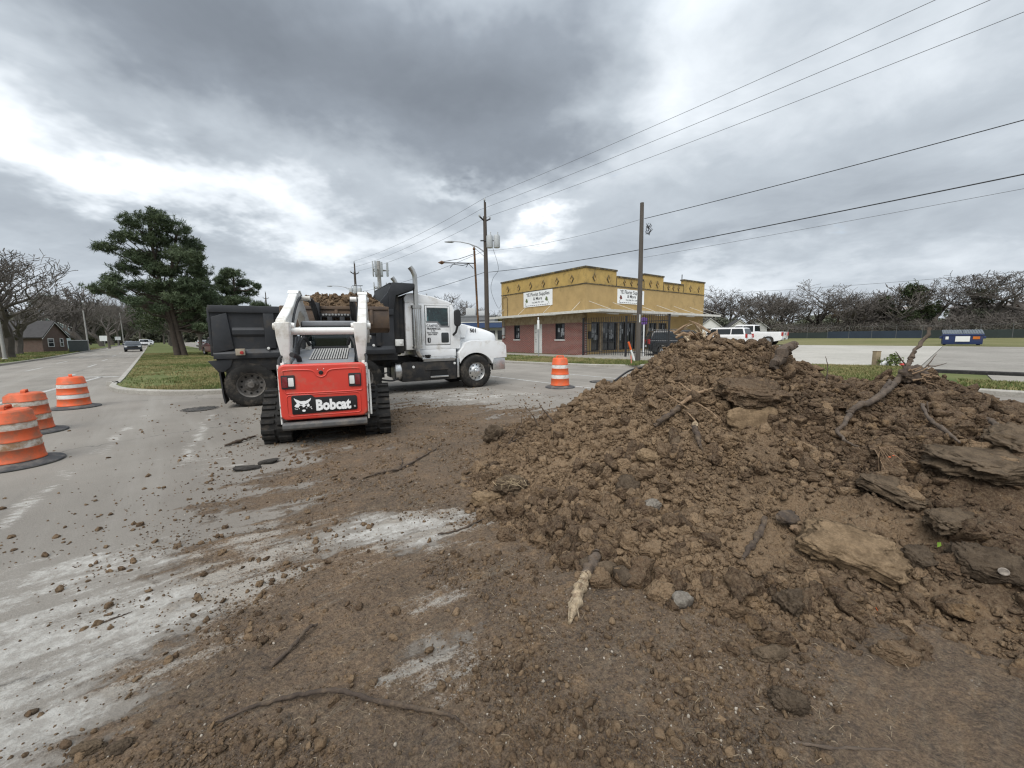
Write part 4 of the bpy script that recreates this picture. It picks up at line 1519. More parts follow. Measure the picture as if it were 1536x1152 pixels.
# small street sign before the shop, seen from its edge, and the purple sign
ss = empty('street_sign', (1.86, 26.9, .12), 0, 'slim pole with small white sign on the verge before the white door', 'sign')
MB().cyl((0, 0, 0), (0, 0, 2.35), .035, 8).build('post', M_GALV, ss)
MB().box((-.02, -.045, 2.2), (.14, .02, .62), R(12)).build('plate', M_SIGNW, ss, bevel=.004)
MB().box((-.02, -.035, 2.62), (.07, .02, .16), R(12)).build('plate', M_SIGNW, ss)
pq = empty('round_sign', sn(13.3, 24.2, .13), 0, 'round purple sign on a slim white post behind the iron fence', 'sign')
MB().cyl((0, 0, 0), (0, 0, 2.1), .05, 8).build('post', M_SIGNW, pq)
MB().lathe([(0, -.03), (.24, -.03), (.26, 0), (.24, .03), (0, .03)], 20, (0, 0, 2.32), 'Y').build('plate', mat('purple_print', (.11, .045, .22), .6, var=.5, vscale=9), pq)

# marker post and stake by the bare pole
mk = empty('marker_post', (6.72, 21.3, .1), 0, 'leaning white marker post with an orange top beside the bare pole', 'marker post')
M_ORANGE = mat('orange_plastic', (.72, .115, .022), .5, var=.12, vscale=4, dirt=((.38, .10, .04), .3, 5))
M_WHITEPL = mat('white_plastic', (.78, .78, .76), .45, var=.06, dirt=((.42, .39, .34), .3, 6))
MB().tube([(0, 0, 0), (-.22, 0, .66)], .055, 12).build('post', M_WHITEPL, mk, smooth=True)
MB().tube([(-.221, 0, .663), (-.36, 0, 1.08), (-.365, 0, 1.10)], [.058, .058, .03], 12).build('cap', M_ORANGE, mk, smooth=True)
st = empty('survey_stake', (5.95, 19.4, .05), 0, 'short wooden survey stake with pink ribbon at the edge of the heap', 'stake')
MB().box((0, 0, .25), (.05, .03, .6), Matrix.Rotation(R(-6), 3, 'Y')).build('stake', mat('raw_wood', (.42, .28, .17), .85, var=.2, vscale=6), st)
MB().box((-.02, -.025, .42), (.06, .02, .14)).box((-.01, -.028, .2), (.035, .01, .26)).build('ribbon', mat('pink_ribbon', (.62, .20, .16), .7), st)

# ------------------------------------------------------------------ dump truck
M_BED = mat('black_bed_steel', (.026, .028, .032), .52, .15, var=.35, vscale=2.5, bump=.15, bscale=12, dirt=((.085, .070, .055), .22, 3.0), spec=.5)
M_BEDIN = mat('dusty_bed_steel', (.07, .062, .055), .8, var=.35, vscale=3, dirt=((.16, .12, .08), .6, 3))
M_WHITE = mat('white_truck_paint', (.80, .81, .815), .22, var=.03, vscale=2, coat=.3, dirt=((.44, .40, .34), .34, 2.6))
M_CHROME = mat('chrome', (.72, .72, .72), .16, 1.0, var=.06)
M_STACK = mat('dull_stainless', (.50, .49, .47), .32, 1.0, var=.2, vscale=4)
M_ALU = mat('polished_aluminium', (.62, .62, .61), .3, 1.0, var=.12, vscale=6, dirt=((.25, .22, .19), .3, 8))
M_TYRE = mat('tyre_rubber', (.022, .021, .020), .82, var=.3, vscale=7, bump=.3, bscale=40, dirt=((.115, .098, .078), .36, 5), spec=.25)
M_RIMG = mat('dirty_grey_rim', (.16, .15, .14), .6, .3, var=.25, vscale=8, dirt=((.10, .085, .07), .5, 7))
M_HOLE = mat('wheel_hole', (.008, .008, .008), .9)
M_CHASSIS = mat('black_chassis', (.014, .014, .015), .6, var=.4, vscale=4, dirt=((.07, .058, .045), .4, 4))
M_RUBBER = mat('black_rubber', (.018, .018, .019), .6, var=.2, vscale=5)
M_REDLENS = mat('red_lens', (.36, .018, .014), .25, var=.1, coat=.6)
M_AMBER = mat('amber_lens', (.62, .17, .02), .25, var=.1, coat=.6)
M_CLEARLENS = mat('clear_lens', (.72, .72, .70), .15, var=.05, coat=.8)
M_CREAM = mat('tan_lamp_box', (.34, .29, .22), .6, var=.15, vscale=6)
M_CABGLASS = glass('cab_glass', (.62, .76, .76), .85)
M_SEAT = mat('cab_seat', (.05, .05, .055), .8)
M_SILVER = mat('grey_stripe_paint', (.22, .22, .225), .35, .3)

truck = empty('dump_truck', (-6.21, 9.22, 0), R(29.4), 'large white and black dump truck crossing behind the red loader', 'dump truck')


def wheel(parent, x, y0, width, r, rim_m, front=False):
    """outer face at y0 (towards -Y)"""
    w = MB()
    s = width
    w.lathe([(r * .55, .03), (r * .68, .0), (r * .88, .008), (r * .965, .035), (r, .075), (r, s - .07), (r * .96, s - .03), (r * .6, s)], 48, (0, 0, 0), 'Y', caps=False).lathe([(r * .6, s - .02), (0, s - .02)], 24, (0, 0, 0), 'Y', caps=False)
    t = w.build('wheel', M_TYRE, parent, smooth=True)
    t.location = (x, y0, r - .012)
    tr = MB()
    for q in range(40):
        a = q * 2 * math.pi / 40
        for yy in (.10, s - .10):
            c = Vector(((r + .001) * math.cos(a), yy, (r + .001) * math.sin(a)))
            tr.box(c, (.018, .085, .055), Matrix.Rotation(-a, 3, 'Y'))
    tr.build('tread', M_TYRE, t)
    rr = r * .55
    if front:
        prof = [(rr, .02), (rr * .97, .035), (rr * .88, .06), (rr * .86, .08), (rr * .58, .055), (rr * .50, .03), (rr * .30, .02), (rr * .28, -.02), (rr * .2, -.035), (0, -.04)]
    else:
        prof = [(rr, .02), (rr * .95, .03), (rr * .90, .07), (rr * .86, .15), (rr * .55, .16), (rr * .48, .14), (rr * .30, .12), (rr * .28, .04), (rr * .2, .01), (0, .005)]
    rim = MB().lathe(prof, 40, (0, 0, 0), 'Y', caps=False).build('rim', rim_m, t, smooth=True)
    hl = MB()
    dep = .072 if front else .157
    for q in range(10):
        a = q * 2 * math.pi / 10 + .2
        hl.lathe([(rr * .085, dep - .012), (rr * .085, dep + .004)], 12, (rr * .72 * math.cos(a), 0, rr * .72 * math.sin(a)), 'Y')
    hl.build('hand_hole', M_HOLE, t)['kind'] = 'stuff'
    nt = MB()
    for q in range(10):
        a = q * 2 * math.pi / 10
        nt.lathe([(rr * .05, (.0 if front else .11)), (rr * .055, (.045 if front else .15))], 6, (rr * .40 * math.cos(a), 0, rr * .40 * math.sin(a)), 'Y')
    nt.build('lug_nut', rim_m, t)['kind'] = 'stuff'
    return t


def build_truck():
    T = truck
    W = 2.44
    for x in (0.0, 1.32, 2.50):
        wheel(T, x, .0, .60, .53, M_RIMG)
        o = wheel(T, x, W, .60, .53, M_RIMG)
        o.rotation_euler = (0, 0, math.pi)
    wheel(T, 5.93, .10, .30, .52, M_ALU, True).rotation_euler = (0, 0, R(3))
    o = wheel(T, 5.93, W - .1, .30, .52, M_ALU, True)
    o.rotation_euler = (0, 0, math.pi)
    # chassis
    c = MB()
    c.b2((-.55, .75, .72), (6.4, .98, 1.02)); c.b2((-.55, 1.46, .72), (6.4, 1.69, 1.02))
    for x in (0, 1.32, 2.5, 5.93):
        c.cyl((x, .3, .53), (x, W - .3, .53), .09, 10)
        c.lathe([(0, -.24), (.2, -.15), (.24, 0), (.2, .15), (0, .24)], 14, (x, W / 2, .53), 'X')
    c.b2((-.3, .1, .98), (3.5, W - .1, 1.17))
    c.b2((4.9, .8, .6), (6.6, 1.6, 1.5))
    c.b2((2.75, .55, .45), (3.2, .95, .8)).b2((3.0, .62, .3), (3.12, .9, .5))
    c.b2((-.62, .05, .86), (.95, .5, 1.17)).b2((-.45, .1, .72), (-.36, .5, .9))
    c.build('chassis', M_CHASSIS, T, bevel=.01)
    MB().tube(smooth_line([(2.6, .3, .72), (2.9, .2, .48), (3.35, .22, .38), (3.6, .3, .5)], 5), .025, 8).tube(smooth_line([(2.75, .3, .9), (2.95, .25, .62), (3.3, .28, .62)], 5), .02, 8).build('hose', M_RUBBER, T)
    # bed: shell of plates with ribs
    x0, x1, zb, zt = -.66, 3.42, 1.18, 2.38
    b = MB()
    b.b2((x0, .06, zb + .09), (x1, .10, zt - .16)).b2((x0, W - .10, zb + .09), (x1, W - .06, zt - .16))
    b.b2((x0, .1, zb), (x1, W - .1, zb + .09))
    b.b2((x1 - .05, .1, zb + .09), (x1, W - .1, 2.95))
    b.build('bed', M_BED, T)
    tl = MB()
    tl.b2((x0 - .05, .05, zb + .05), (x0, W - .05, zt - .05))
    tl.b2((x0 - .09, .2, 1.5), (x0 - .05, W - .2, 1.6)).b2((x0 - .09, .2, 2.0), (x0 - .05, W - .2, 2.1))
    tl.build('tailgate', M_BED, T, bevel=.01)
    for side in (0, 1):
        f = (lambda y: y) if side == 0 else (lambda y: W - y)
        def bb(name, lo, hi, bev=.012, m=M_BED):
            q = MB().b2((lo[0], min(f(lo[1]), f(hi[1])), lo[2]), (hi[0], max(f(lo[1]), f(hi[1])), hi[2]))
            return q.build(name, m, T, bevel=bev)
        bb('top_rail', (x0 - .02, -.01, zt - .16), (x1, .13, zt))
        # sloping lower rail ledge
        pr = MB().prism([(f(-.02), zb - .02), (f(.14), zb - .02), (f(.14), zb + .2), (f(.06), zb + .2), (f(-.02), zb + .10)], x0, x1, 'X')
        pr.build('bottom_rail', M_BED, T, bevel=.008)
        for a, e in ((-.62, -.30), (.36, .58), (1.30, 1.5), (2.2, 2.4), (2.92, 3.05)):
            if a < 0:
                q = MB().prism([(x0 + .0, zb + .12), (-.26, zb + .2), (-.34, zt - .16), (x0 + .02, zt - .26)], f(-.005) if side == 0 else f(.058), f(.058) if side == 0 else f(-.005), 'Y')
                q.build('corner_post', M_BED, T, bevel=.02)
            else:
                bb('side_post', (a, .0, zb + .2), (e, .058, zt - .16))
        for a, e in ((-.27, .355), (.585, 1.295), (1.505, 2.195), (2.405, 2.915)):
            q = MB().prism([(f(.058), 1.66), (f(.015), 1.72), (f(.015), 1.82), (f(.058), 1.88)], a, e, 'X')
            q.build('side_rib', M_BED, T)
    # lamp boxes along the lower rail
    for (x, z, w_, h_, m1, m2) in ((-.14, 1.315, .18, .15, M_CREAM, M_REDLENS), (3.52, 1.46, .20, .18, M_WFRAME, M_CLEARLENS)):
        o = MB().box((x, -.06, z), (w_, .14, h_)).build('lamp_box', m1, T, bevel=.008)
        MB().lathe([(.0, -.022), (.035, -.02), (.04, -.003)], 16, (x + .03, -.128, z - .015), 'Y').build('lens', m2, o)
    for x in (.42, 2.84):
        MB().lathe([(.0, -.03), (.03, -.028), (.035, -.0)], 14, (x, -.022, 1.40 if x > 1 else 1.385), 'Y').build('side_lamp', M_CLEARLENS, T)
    # rear bracket and mud flaps
    for y in (.02, W - .32):
        MB().prism([(-.78, 1.12), (-.30, 1.16), (-.36, .98), (-.50, .86), (-.60, .86)], y, y + .06, 'Y').build('flap_bracket', M_BED, T, bevel=.006)
        mf = MB()
        pts = [(-.60, .90), (-.58, .55), (-.57, .3), (-.545, .12)]
        for (xa, za), (xb, zb_) in zip(pts[:-1], pts[1:]):
            mf.raw([(xa, y, za), (xa + .03, y, za), (xb + .03, y, zb_), (xb, y, zb_), (xa, y + .6, za), (xa + .03, y + .6, za), (xb + .03, y + .6, zb_), (xb, y + .6, zb_)],
                   [(0, 1, 2, 3), (7, 6, 5, 4), (0, 3, 7, 4), (1, 5, 6, 2), (0, 4, 5, 1), (3, 2, 6, 7)])
        mf.build('mud_flap', M_RUBBER, T)
    # head board and cab guard
    g = MB()
    g.prism([(3.30, 2.36), (3.43, 2.36), (3.50, 2.75), (3.95, 2.92), (4.02, 3.0), (4.02, 3.10), (3.42, 3.10), (3.30, 2.86)], .02, .10, 'Y')
    g.prism([(3.30, 2.36), (3.43, 2.36), (3.50, 2.75), (3.95, 2.92), (4.02, 3.0), (4.02, 3.10), (3.42, 3.10), (3.30, 2.86)], W - .10, W - .02, 'Y')
    g.b2((3.36, .1, 2.36), (3.43, W - .1, 3.06))
    g.b2((3.36, .1, 3.06), (4.02, W - .1, 3.10))
    g.b2((3.98, .1, 2.92), (4.03, W - .1, 3.058))
    g.prism([(2.92, 2.38), (3.30, 2.38), (3.30, 2.84)], .03, .09, 'Y')
    g.build('cab_guard', M_BED, T, bevel=.008)
    MB().b2((3.46, .3, 1.15), (3.74, W - .3, 2.7)).cyl((3.58, .5, 1.1), (3.58, .5, 2.5), .1, 12).b2((3.44, .18, 1.5), (3.6, .26, 2.75)).build('hoist_frame', M_CHASSIS, T, bevel=.01)
    # --- cab
    Y0, Y1 = .26, W - .26
    def cabprof(off=0.0):
        return [(3.80, 1.24), (3.78, 2.72), (3.86, 2.84), (4.05, 2.86), (4.6, 2.78), (5.10, 2.64), (5.20, 2.575), (5.24, 2.50)]
    roof = MB()
    rp = [(3.80, 2.58), (3.78, 2.72), (3.86, 2.84), (4.05, 2.87), (4.6, 2.79), (5.10, 2.655), (5.22, 2.60), (5.20, 2.555), (5.05, 2.56)]
    roof.prism(rp, Y0, Y1, 'Y')
    roof.build('roof', M_WHITE, T, bevel=.05, seg=3)
    MB().b2((5.12, Y0 + .05, 2.565), (5.33, Y1 - .05, 2.60)).build('visor', M_WHITE, T, bevel=.012)
    sh = MB()
    for (ya, yb) in ((Y0, Y0 + .05), (Y1 - .05, Y1)):
        sh.b2((3.80, ya, 1.24), (4.36, yb, 2.58))
        sh.b2((4.36, ya, 1.24), (5.14, yb, 1.36))
        sh.b2((4.36, ya, 2.52), (5.14, yb, 2.58))
        sh.prism([(5.14, 1.24), (5.46, 1.24), (5.46, 2.05), (5.22, 2.56), (5.14, 2.56)], ya, yb, 'Y')
    sh.b2((3.80, Y0 + .05, 1.24), (3.86, Y1 - .05, 2.58))
    sh.b2((3.86, Y0 + .05, 1.24), (5.40, Y1 - .05, 1.30))
    sh.b2((5.36, Y0 + .05, 1.30), (5.42, Y1 - .05, 2.05))
    sh.b2((4.1, Y0 - .02, 1.02), (5.3, Y1 + .02, 1.235))
    sh.build('cab', M_WHITE, T, bevel=.012)
    bk = MB().b2((3.60, Y0 + .08, 1.2), (3.795, Y1 - .08, 2.7)).build('cab_back', M_CHASSIS, T, bevel=.03)
    MB().prism([(5.40, 2.06), (5.44, 2.06), (5.22, 2.56), (5.18, 2.56)], Y0 + .06, Y1 - .06, 'Y').build('windscreen', M_CABGLASS, T)
    for (ya, yb, sgn) in ((Y0 - .014, Y0 + .03, -1), (Y1 - .03, Y1 + .014, 1)):
        d = MB()
        xl, xr = 4.375, 5.13
        # lower door skin with the stepped sill, upper frame as bars
        d.prism([(xl, 1.375), (xr, 1.375), (xr, 1.93), (4.86, 1.93), (4.74, 2.06), (xl, 2.06)], ya, yb, 'Y')
        d.b2((xl, ya, 2.06), (xl + .05, yb, 2.51))
        d.b2((xr - .05, ya, 1.93), (xr, yb, 2.51))
        d.b2((xl + .05, ya, 2.455), (xr - .05, yb, 2.51))
        door = d.build('door', M_WHITE, T, bevel=.014)
        ym = (ya + yb) / 2
        MB().prism([(xl + .05, 2.06), (4.74, 2.06), (4.86, 1.93), (xr - .05, 1.93), (xr - .05, 2.455), (xl + .05, 2.455)], ym - .004, ym + .004, 'Y').build('window', M_CABGLASS, door)
        fo = ya - .004 if sgn < 0 else yb + .004
        rim = MB().prism([(xl + .02, 2.02), (4.72, 2.02), (4.84, 1.885), (xr - .02, 1.885), (xr - .02, 1.935), (4.86, 1.935), (4.745, 2.065), (xl + .02, 2.065)], min(fo, ym), max(fo, ym), 'Y')
        rim.build('sill_stripe', M_SILVER, door)
        MB().prism(rrect(.235, .30, .04, 4, 4.965, 1.58), min(fo, ym), max(fo, ym), 'Y').build('lower_window', M_PANE, door)
        MB().prism(rrect(.10, .15, .03, 4, 4.47, 1.51), min(fo, ym) - .004, max(fo, ym) + .004, 'Y').build('door_handle', M_RUBBER, door, bevel=.005)
        if sgn < 0:
            MB().box((4.48, fo - .006, 1.51), (.035, .01, .10)).build('latch', M_CHROME, door)
            INKG = mat('lettering_grey', (.28, .28, .29), .5)
            rot = (R(90), 0, 0)
            text('lettering', 'CAMPBELL', INKG, door, (4.40, fo - .001, 1.895), rot, .115, .002, .80)
            text('lettering', 'TRUCKING LLC', M_INK, door, (4.41, fo - .001, 1.825), rot, .066, .003, .9)
            text('lettering', 'H. TX.', M_INK, door, (4.53, fo - .001, 1.765), rot, .05, .001, 1)
            text('lettering', 'TXDOT 007268462C', M_INK, door, (4.41, fo - .001, 1.71), rot, .045, .001, .85)
            text('lettering', 'USDOT 3185678', M_INK, door, (4.44, fo - .001, 1.66), rot, .045, .001, .85)
    # cab inside
    MB().b2((4.15, .5, 1.3), (4.65, .95, 1.75)).b2((4.12, .5, 1.75), (4.26, .95, 2.3)).b2((4.15, 1.45, 1.3), (4.65, 1.9, 1.75)).b2((4.12, 1.45, 1.75), (4.26, 1.9, 2.3)).build('seat', M_SEAT, T, bevel=.05)
    MB().b2((5.0, .36, 1.75), (5.34, 2.06, 1.98)).build('dashboard', M_SEAT, T, bevel=.04)
    # mirror
    mm = MB().prism(rrect(.20, .50, .09, 5, 5.30, 2.16), .0, .10, 'Y').build('mirror', M_RUBBER, T, bevel=.03, seg=3)
    MB().tube([(5.30, .05, 1.93), (5.27, .12, 1.74), (5.24, .27, 1.66)], .035, 8).build('mirror_arm', M_RUBBER, mm, smooth=True)
    mm2 = MB().prism(rrect(.20, .50, .09, 5, 5.30, 2.16), W - .10, W, 'Y').build('mirror', M_RUBBER, T, bevel=.03, seg=3)
    # hood: loft of cross sections, narrower than the fenders
    secs = [(5.43, .52, 2.06, 1.42), (5.75, .54, 2.02, 1.40), (6.1, .57, 1.94, 1.39), (6.45, .60, 1.86, 1.37), (6.74, .64, 1.77, 1.34), (6.89, .68, 1.71, 1.28), (6.93, .72, 1.66, 1.10)]
    vs, fs = [], []
    n = 13
    for (x, yo, zt_, zl) in secs:
        for k in range(n):
            f = k / (n - 1)
            a = math.pi * f
            e = .30
            yy = W / 2 - (W / 2 - yo) * math.copysign(abs(math.cos(a)) ** e, math.cos(a))
            zz = zl - .3 + (zt_ - zl + .3) * abs(math.sin(a)) ** e
            vs.append((x, yy, zz))
    for i in range(len(secs) - 1):
        for k in range(n - 1):
            a = i * n + k
            fs.append((a, a + 1, a + n + 1, a + n))
    fs.append(tuple(range((len(secs) - 1) * n, len(secs) * n)))
    hood = MB().raw(vs, fs).build('hood', M_WHITE, T, smooth=True)
    MB().prism([(5.60, 1.98), (5.82, 1.94), (5.72, 1.56), (5.54, 1.56)], .48, .56, 'Y').build('air_vent', M_WHITE, hood, bevel=.02)
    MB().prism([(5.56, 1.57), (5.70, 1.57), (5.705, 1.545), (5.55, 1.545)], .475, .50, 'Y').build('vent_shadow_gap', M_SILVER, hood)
    text('lettering', '501', M_INK, hood, (5.92, .572, 1.735), (R(90), 0, R(1.5)), .17, .006, .95)
    # grille and headlamp
    MB().b2((6.93, .80, .95), (6.97, W - .80, 1.5)).build('grille', M_CHROME, T, bevel=.01)
    for y in (.14, W - .5):
        # fender with an open arch
        ro, ri = .80, .60
        cx, cz = 5.93, .50
        arch = [(cx + ri * 1.03 * math.cos(a), cz + ri * math.sin(a)) for a in np.linspace(R(22), R(152), 18)]
        outer = [(5.40, .78), (5.36, 1.10), (5.60, 1.42), (5.8, 1.47), (6.2, 1.48), (6.62, 1.46), (6.90, 1.40), (7.0, 1.30), (7.02, .92)]
        poly = outer + [(6.55, .90)] + arch
        fen = MB().prism(poly, y, y + .36, 'Y').build('fender', M_WHITE, T, bevel=.03, seg=3)
        ys = y if y < 1 else y + .36
        MB().prism([(6.92, .94), (7.005, .94), (7.005, 1.16), (6.95, 1.2)], y + .02, y + .12, 'Y').build('turn_lamp', M_AMBER, fen, bevel=.01)
        MB().prism(rrect(.16, .2, .04, 4, y + .2, 1.12), 6.97, 7.012, 'X').build('headlamp', M_CLEARLENS, fen)
        ac = MB().prism([(cx + .79 * math.cos(a), cz + .62 * math.sin(a)) for a in np.linspace(R(8), R(165), 16)], y + .04 if y < 1 else y, y + .36 if y < 1 else y + .32, 'Y')
        inner = MB()
        pts = [(cx + .615 * 1.03 * math.cos(a), cz + .615 * math.sin(a)) for a in np.linspace(R(15), R(158), 16)]
        for (a, b_), (c2, d2) in zip(pts[:-1], pts[1:]):
            inner.raw([(a, y + .03, b_), (c2, y + .03, d2), (c2, y + .6 if y < 1 else y - .2, d2), (a, y + .6 if y < 1 else y - .2, b_)], [(0, 1, 2, 3)])
        inner.build('wheel_arch', M_CHASSIS, fen)
    # bumper
    MB().prism([(6.52, .16), (6.98, .18), (7.06, .5), (7.08, W / 2), (7.06, W - .5), (6.98, W - .18), (6.52, W - .16), (6.52, W - .3), (6.9, W - .4), (6.9, .4), (6.52, .3)], .52, .90, 'Z').build('bumper', M_ALU, T, bevel=.025)
    # exhaust stacks with shields
    for y in (.12, W - .12):
        st_ = MB()
        pts = [(4.08, y, 2.45), (4.08, y, 3.22), (4.075, y, 3.34), (4.02, y, 3.47), (3.95, y, 3.56)]
        st_.tube(pts, [.066, .066, .068, .07, .074], 16)
        o = st_.build('exhaust_stack', M_STACK, T, smooth=True)
        if y < 1:
            MB().tube([(4.08, y, 1.30), (4.08, y, 2.44)], .135, 24).build('muffler', M_STACK, o, smooth=True)
            MB().tube([(4.08, y, 2.42), (4.08, y, 2.50)], .155, 24).tube([(4.08, y, 1.28), (4.08, y, 1.34)], .155, 24).build('clamp', M_STACK, o, smooth=True)
            mg = MB()
            for q in range(16):
                a = q * math.pi / 8
                mg.box((4.08 + .137 * math.cos(a), y + .137 * math.sin(a), 1.88), (.008, .02, 1.0), a)
            mg.build('heat_shield', M_CHROME, o)
            MB().tube(smooth_line([(4.08, y, 1.3), (4.08, y, 1.15), (4.2, y + .1, 1.04), (4.4, y + .35, 1.0)], 5), .07, 14).build('elbow', M_STACK, o, smooth=True)
    # fuel tank, battery box and steps
    for y in (.16,):
        MB().lathe([(0, 0), (.24, .0), (.27, .03), (.27, .33), (.27, .36)], 28, (3.42, y + .3, .62), 'X').build('air_tank', M_ALU, T, smooth=True)
        q = MB()
        q.b2((3.62, y + .02, .32), (5.28, y + .55, .88))
        q.b2((4.3, y - .005, .62), (5.0, y + .02, .66))
        box = q.build('tank_fairing', M_CHASSIS, T, bevel=.015)
        MB().prism([(4.42, .38), (5.02, .38), (4.96, .60), (4.48, .60)], y + .0, y + .02, 'Y').build('step_recess', M_HOLE, box)
        MB().b2((4.44, y - .03, .40), (5.0, y + .01, .45)).build('step', M_ALU, box, bevel=.008)
        for x in (3.95, 5.22):
            MB().lathe([(0, -.015), (.035, -.012), (.04, .0)], 14, (x, y + .017, .80 if x > 5 else .74), 'Y').build('reflector', M_CLEARLENS, box)
        MB().prism([(y - .02, .93), (y + .5, .93), (y + .5, 1.02), (y + .12, 1.06), (y - .02, .98)], 4.22, 5.26, 'X').build('running_board', M_ALU, T, bevel=.012)
        MB().b2((4.25, y + .0, .885), (5.24, y + .4, .925)).build('step_bracket', M_STACK, T)
        MB().b2((5.29, y, .36), (5.36, y + .45, .95)).build('splash_plate', M_ALU, T, bevel=.01)
        MB().lathe([(.09, 0), (.09, .03), (.05, .035), (0, .035)], 16, (4.4, y + .06, 1.045), 'Z').build('filler_cap', M_HOLE, T)
    MB().b2((3.62, W - .7, .32), (5.28, W - .16, .88)).build('tank_fairing', M_CHASSIS, T, bevel=.015)
    MB().b2((4.22, W - .66, .93), (5.26, W - .14, 1.02)).build('running_board', M_ALU, T, bevel=.012)


build_truck()
# the load
def build_load():
    xs, ys = np.linspace(-.6, 3.34, 90), np.linspace(.12, 2.32, 56)
    X, Y, F = grid_mesh(xs, ys)
    e = np.minimum((Y - .12) / .5, (2.32 - Y) / .5).clip(0, 1)
    Z = 1.9 + (.34 * e + .16 * np.clip((X - .8) / 1.4, 0, 1) * e) * np.clip((X + .6) / .5, .1, 1) + .07 * fbm(X * 4, Y * 4, 4, 301)
    o = mesh_np('soil_load', np.stack([X, Y, Z], -1).reshape(-1, 3), F, M_SOIL, smooth=True, attrs={'dry': np.full(X.size, .2)})
    o.location = truck.location; o.rotation_euler = truck.rotation_euler
    tag(o, 'brown soil loaded in the black truck bed', 'soil load')


build_load()

# ------------------------------------------------------------------ red and white compact track loader
M_RED = mat('loader_red_orange', (.60, .050, .032), .38, var=.06, vscale=2, coat=.1, dirt=((.33, .15, .10), .30, 3.0))
M_LWHITE = mat('loader_white', (.74, .735, .71), .38, var=.05, vscale=3, coat=.05, dirt=((.38, .33, .26), .42, 3))
M_BADGE = mat('badge_black', (.012, .012, .013), .35, var=.1)
M_BADGEW = mat('badge_white', (.84, .84, .84), .4, var=.02)
M_LGREY = mat('loader_grey_cover', (.20, .21, .225), .55, var=.12, vscale=4, dirt=((.30, .27, .23), .35, 4))
M_SLAT = mat('louvre_edge', (.42, .41, .39), .6, var=.15, vscale=8)
M_CABBLK = mat('loader_cab_black', (.020, .021, .024), .5, var=.2)
M_TRACK = mat('track_rubber', (.024, .023, .022), .85, var=.3, vscale=6, bump=.3, bscale=30, dirt=((.115, .095, .075), .33, 5), spec=.2)
M_BUCKET = mat('worn_bucket_steel', (.105, .080, .066), .7, .25, var=.25, vscale=4, bump=.2, bscale=20, dirt=((.16, .11, .075), .6, 3))
M_CYLROD = mat('hydraulic_rod', (.6, .6, .6), .15, 1.0)
M_REDLENS2 = mat('dark_red_lens', (.16, .012, .016), .25, var=.1, coat=.5)

loader = empty('track_loader', (-2.953, 6.207, 0), R(19.05), 'red and white compact track loader with raised arms, seen from behind', 'track loader')


def convex(pts):
    pts = sorted(set(pts))
    def half(ps):
        h = []
        for p in ps:
            while len(h) >= 2 and (h[-1][0] - h[-2][0]) * (p[1] - h[-2][1]) - (h[-1][1] - h[-2][1]) * (p[0] - h[-2][0]) <= 0:
                h.pop()
            h.append(p)
        return h[:-1]
    return half(pts) + half(pts[::-1])


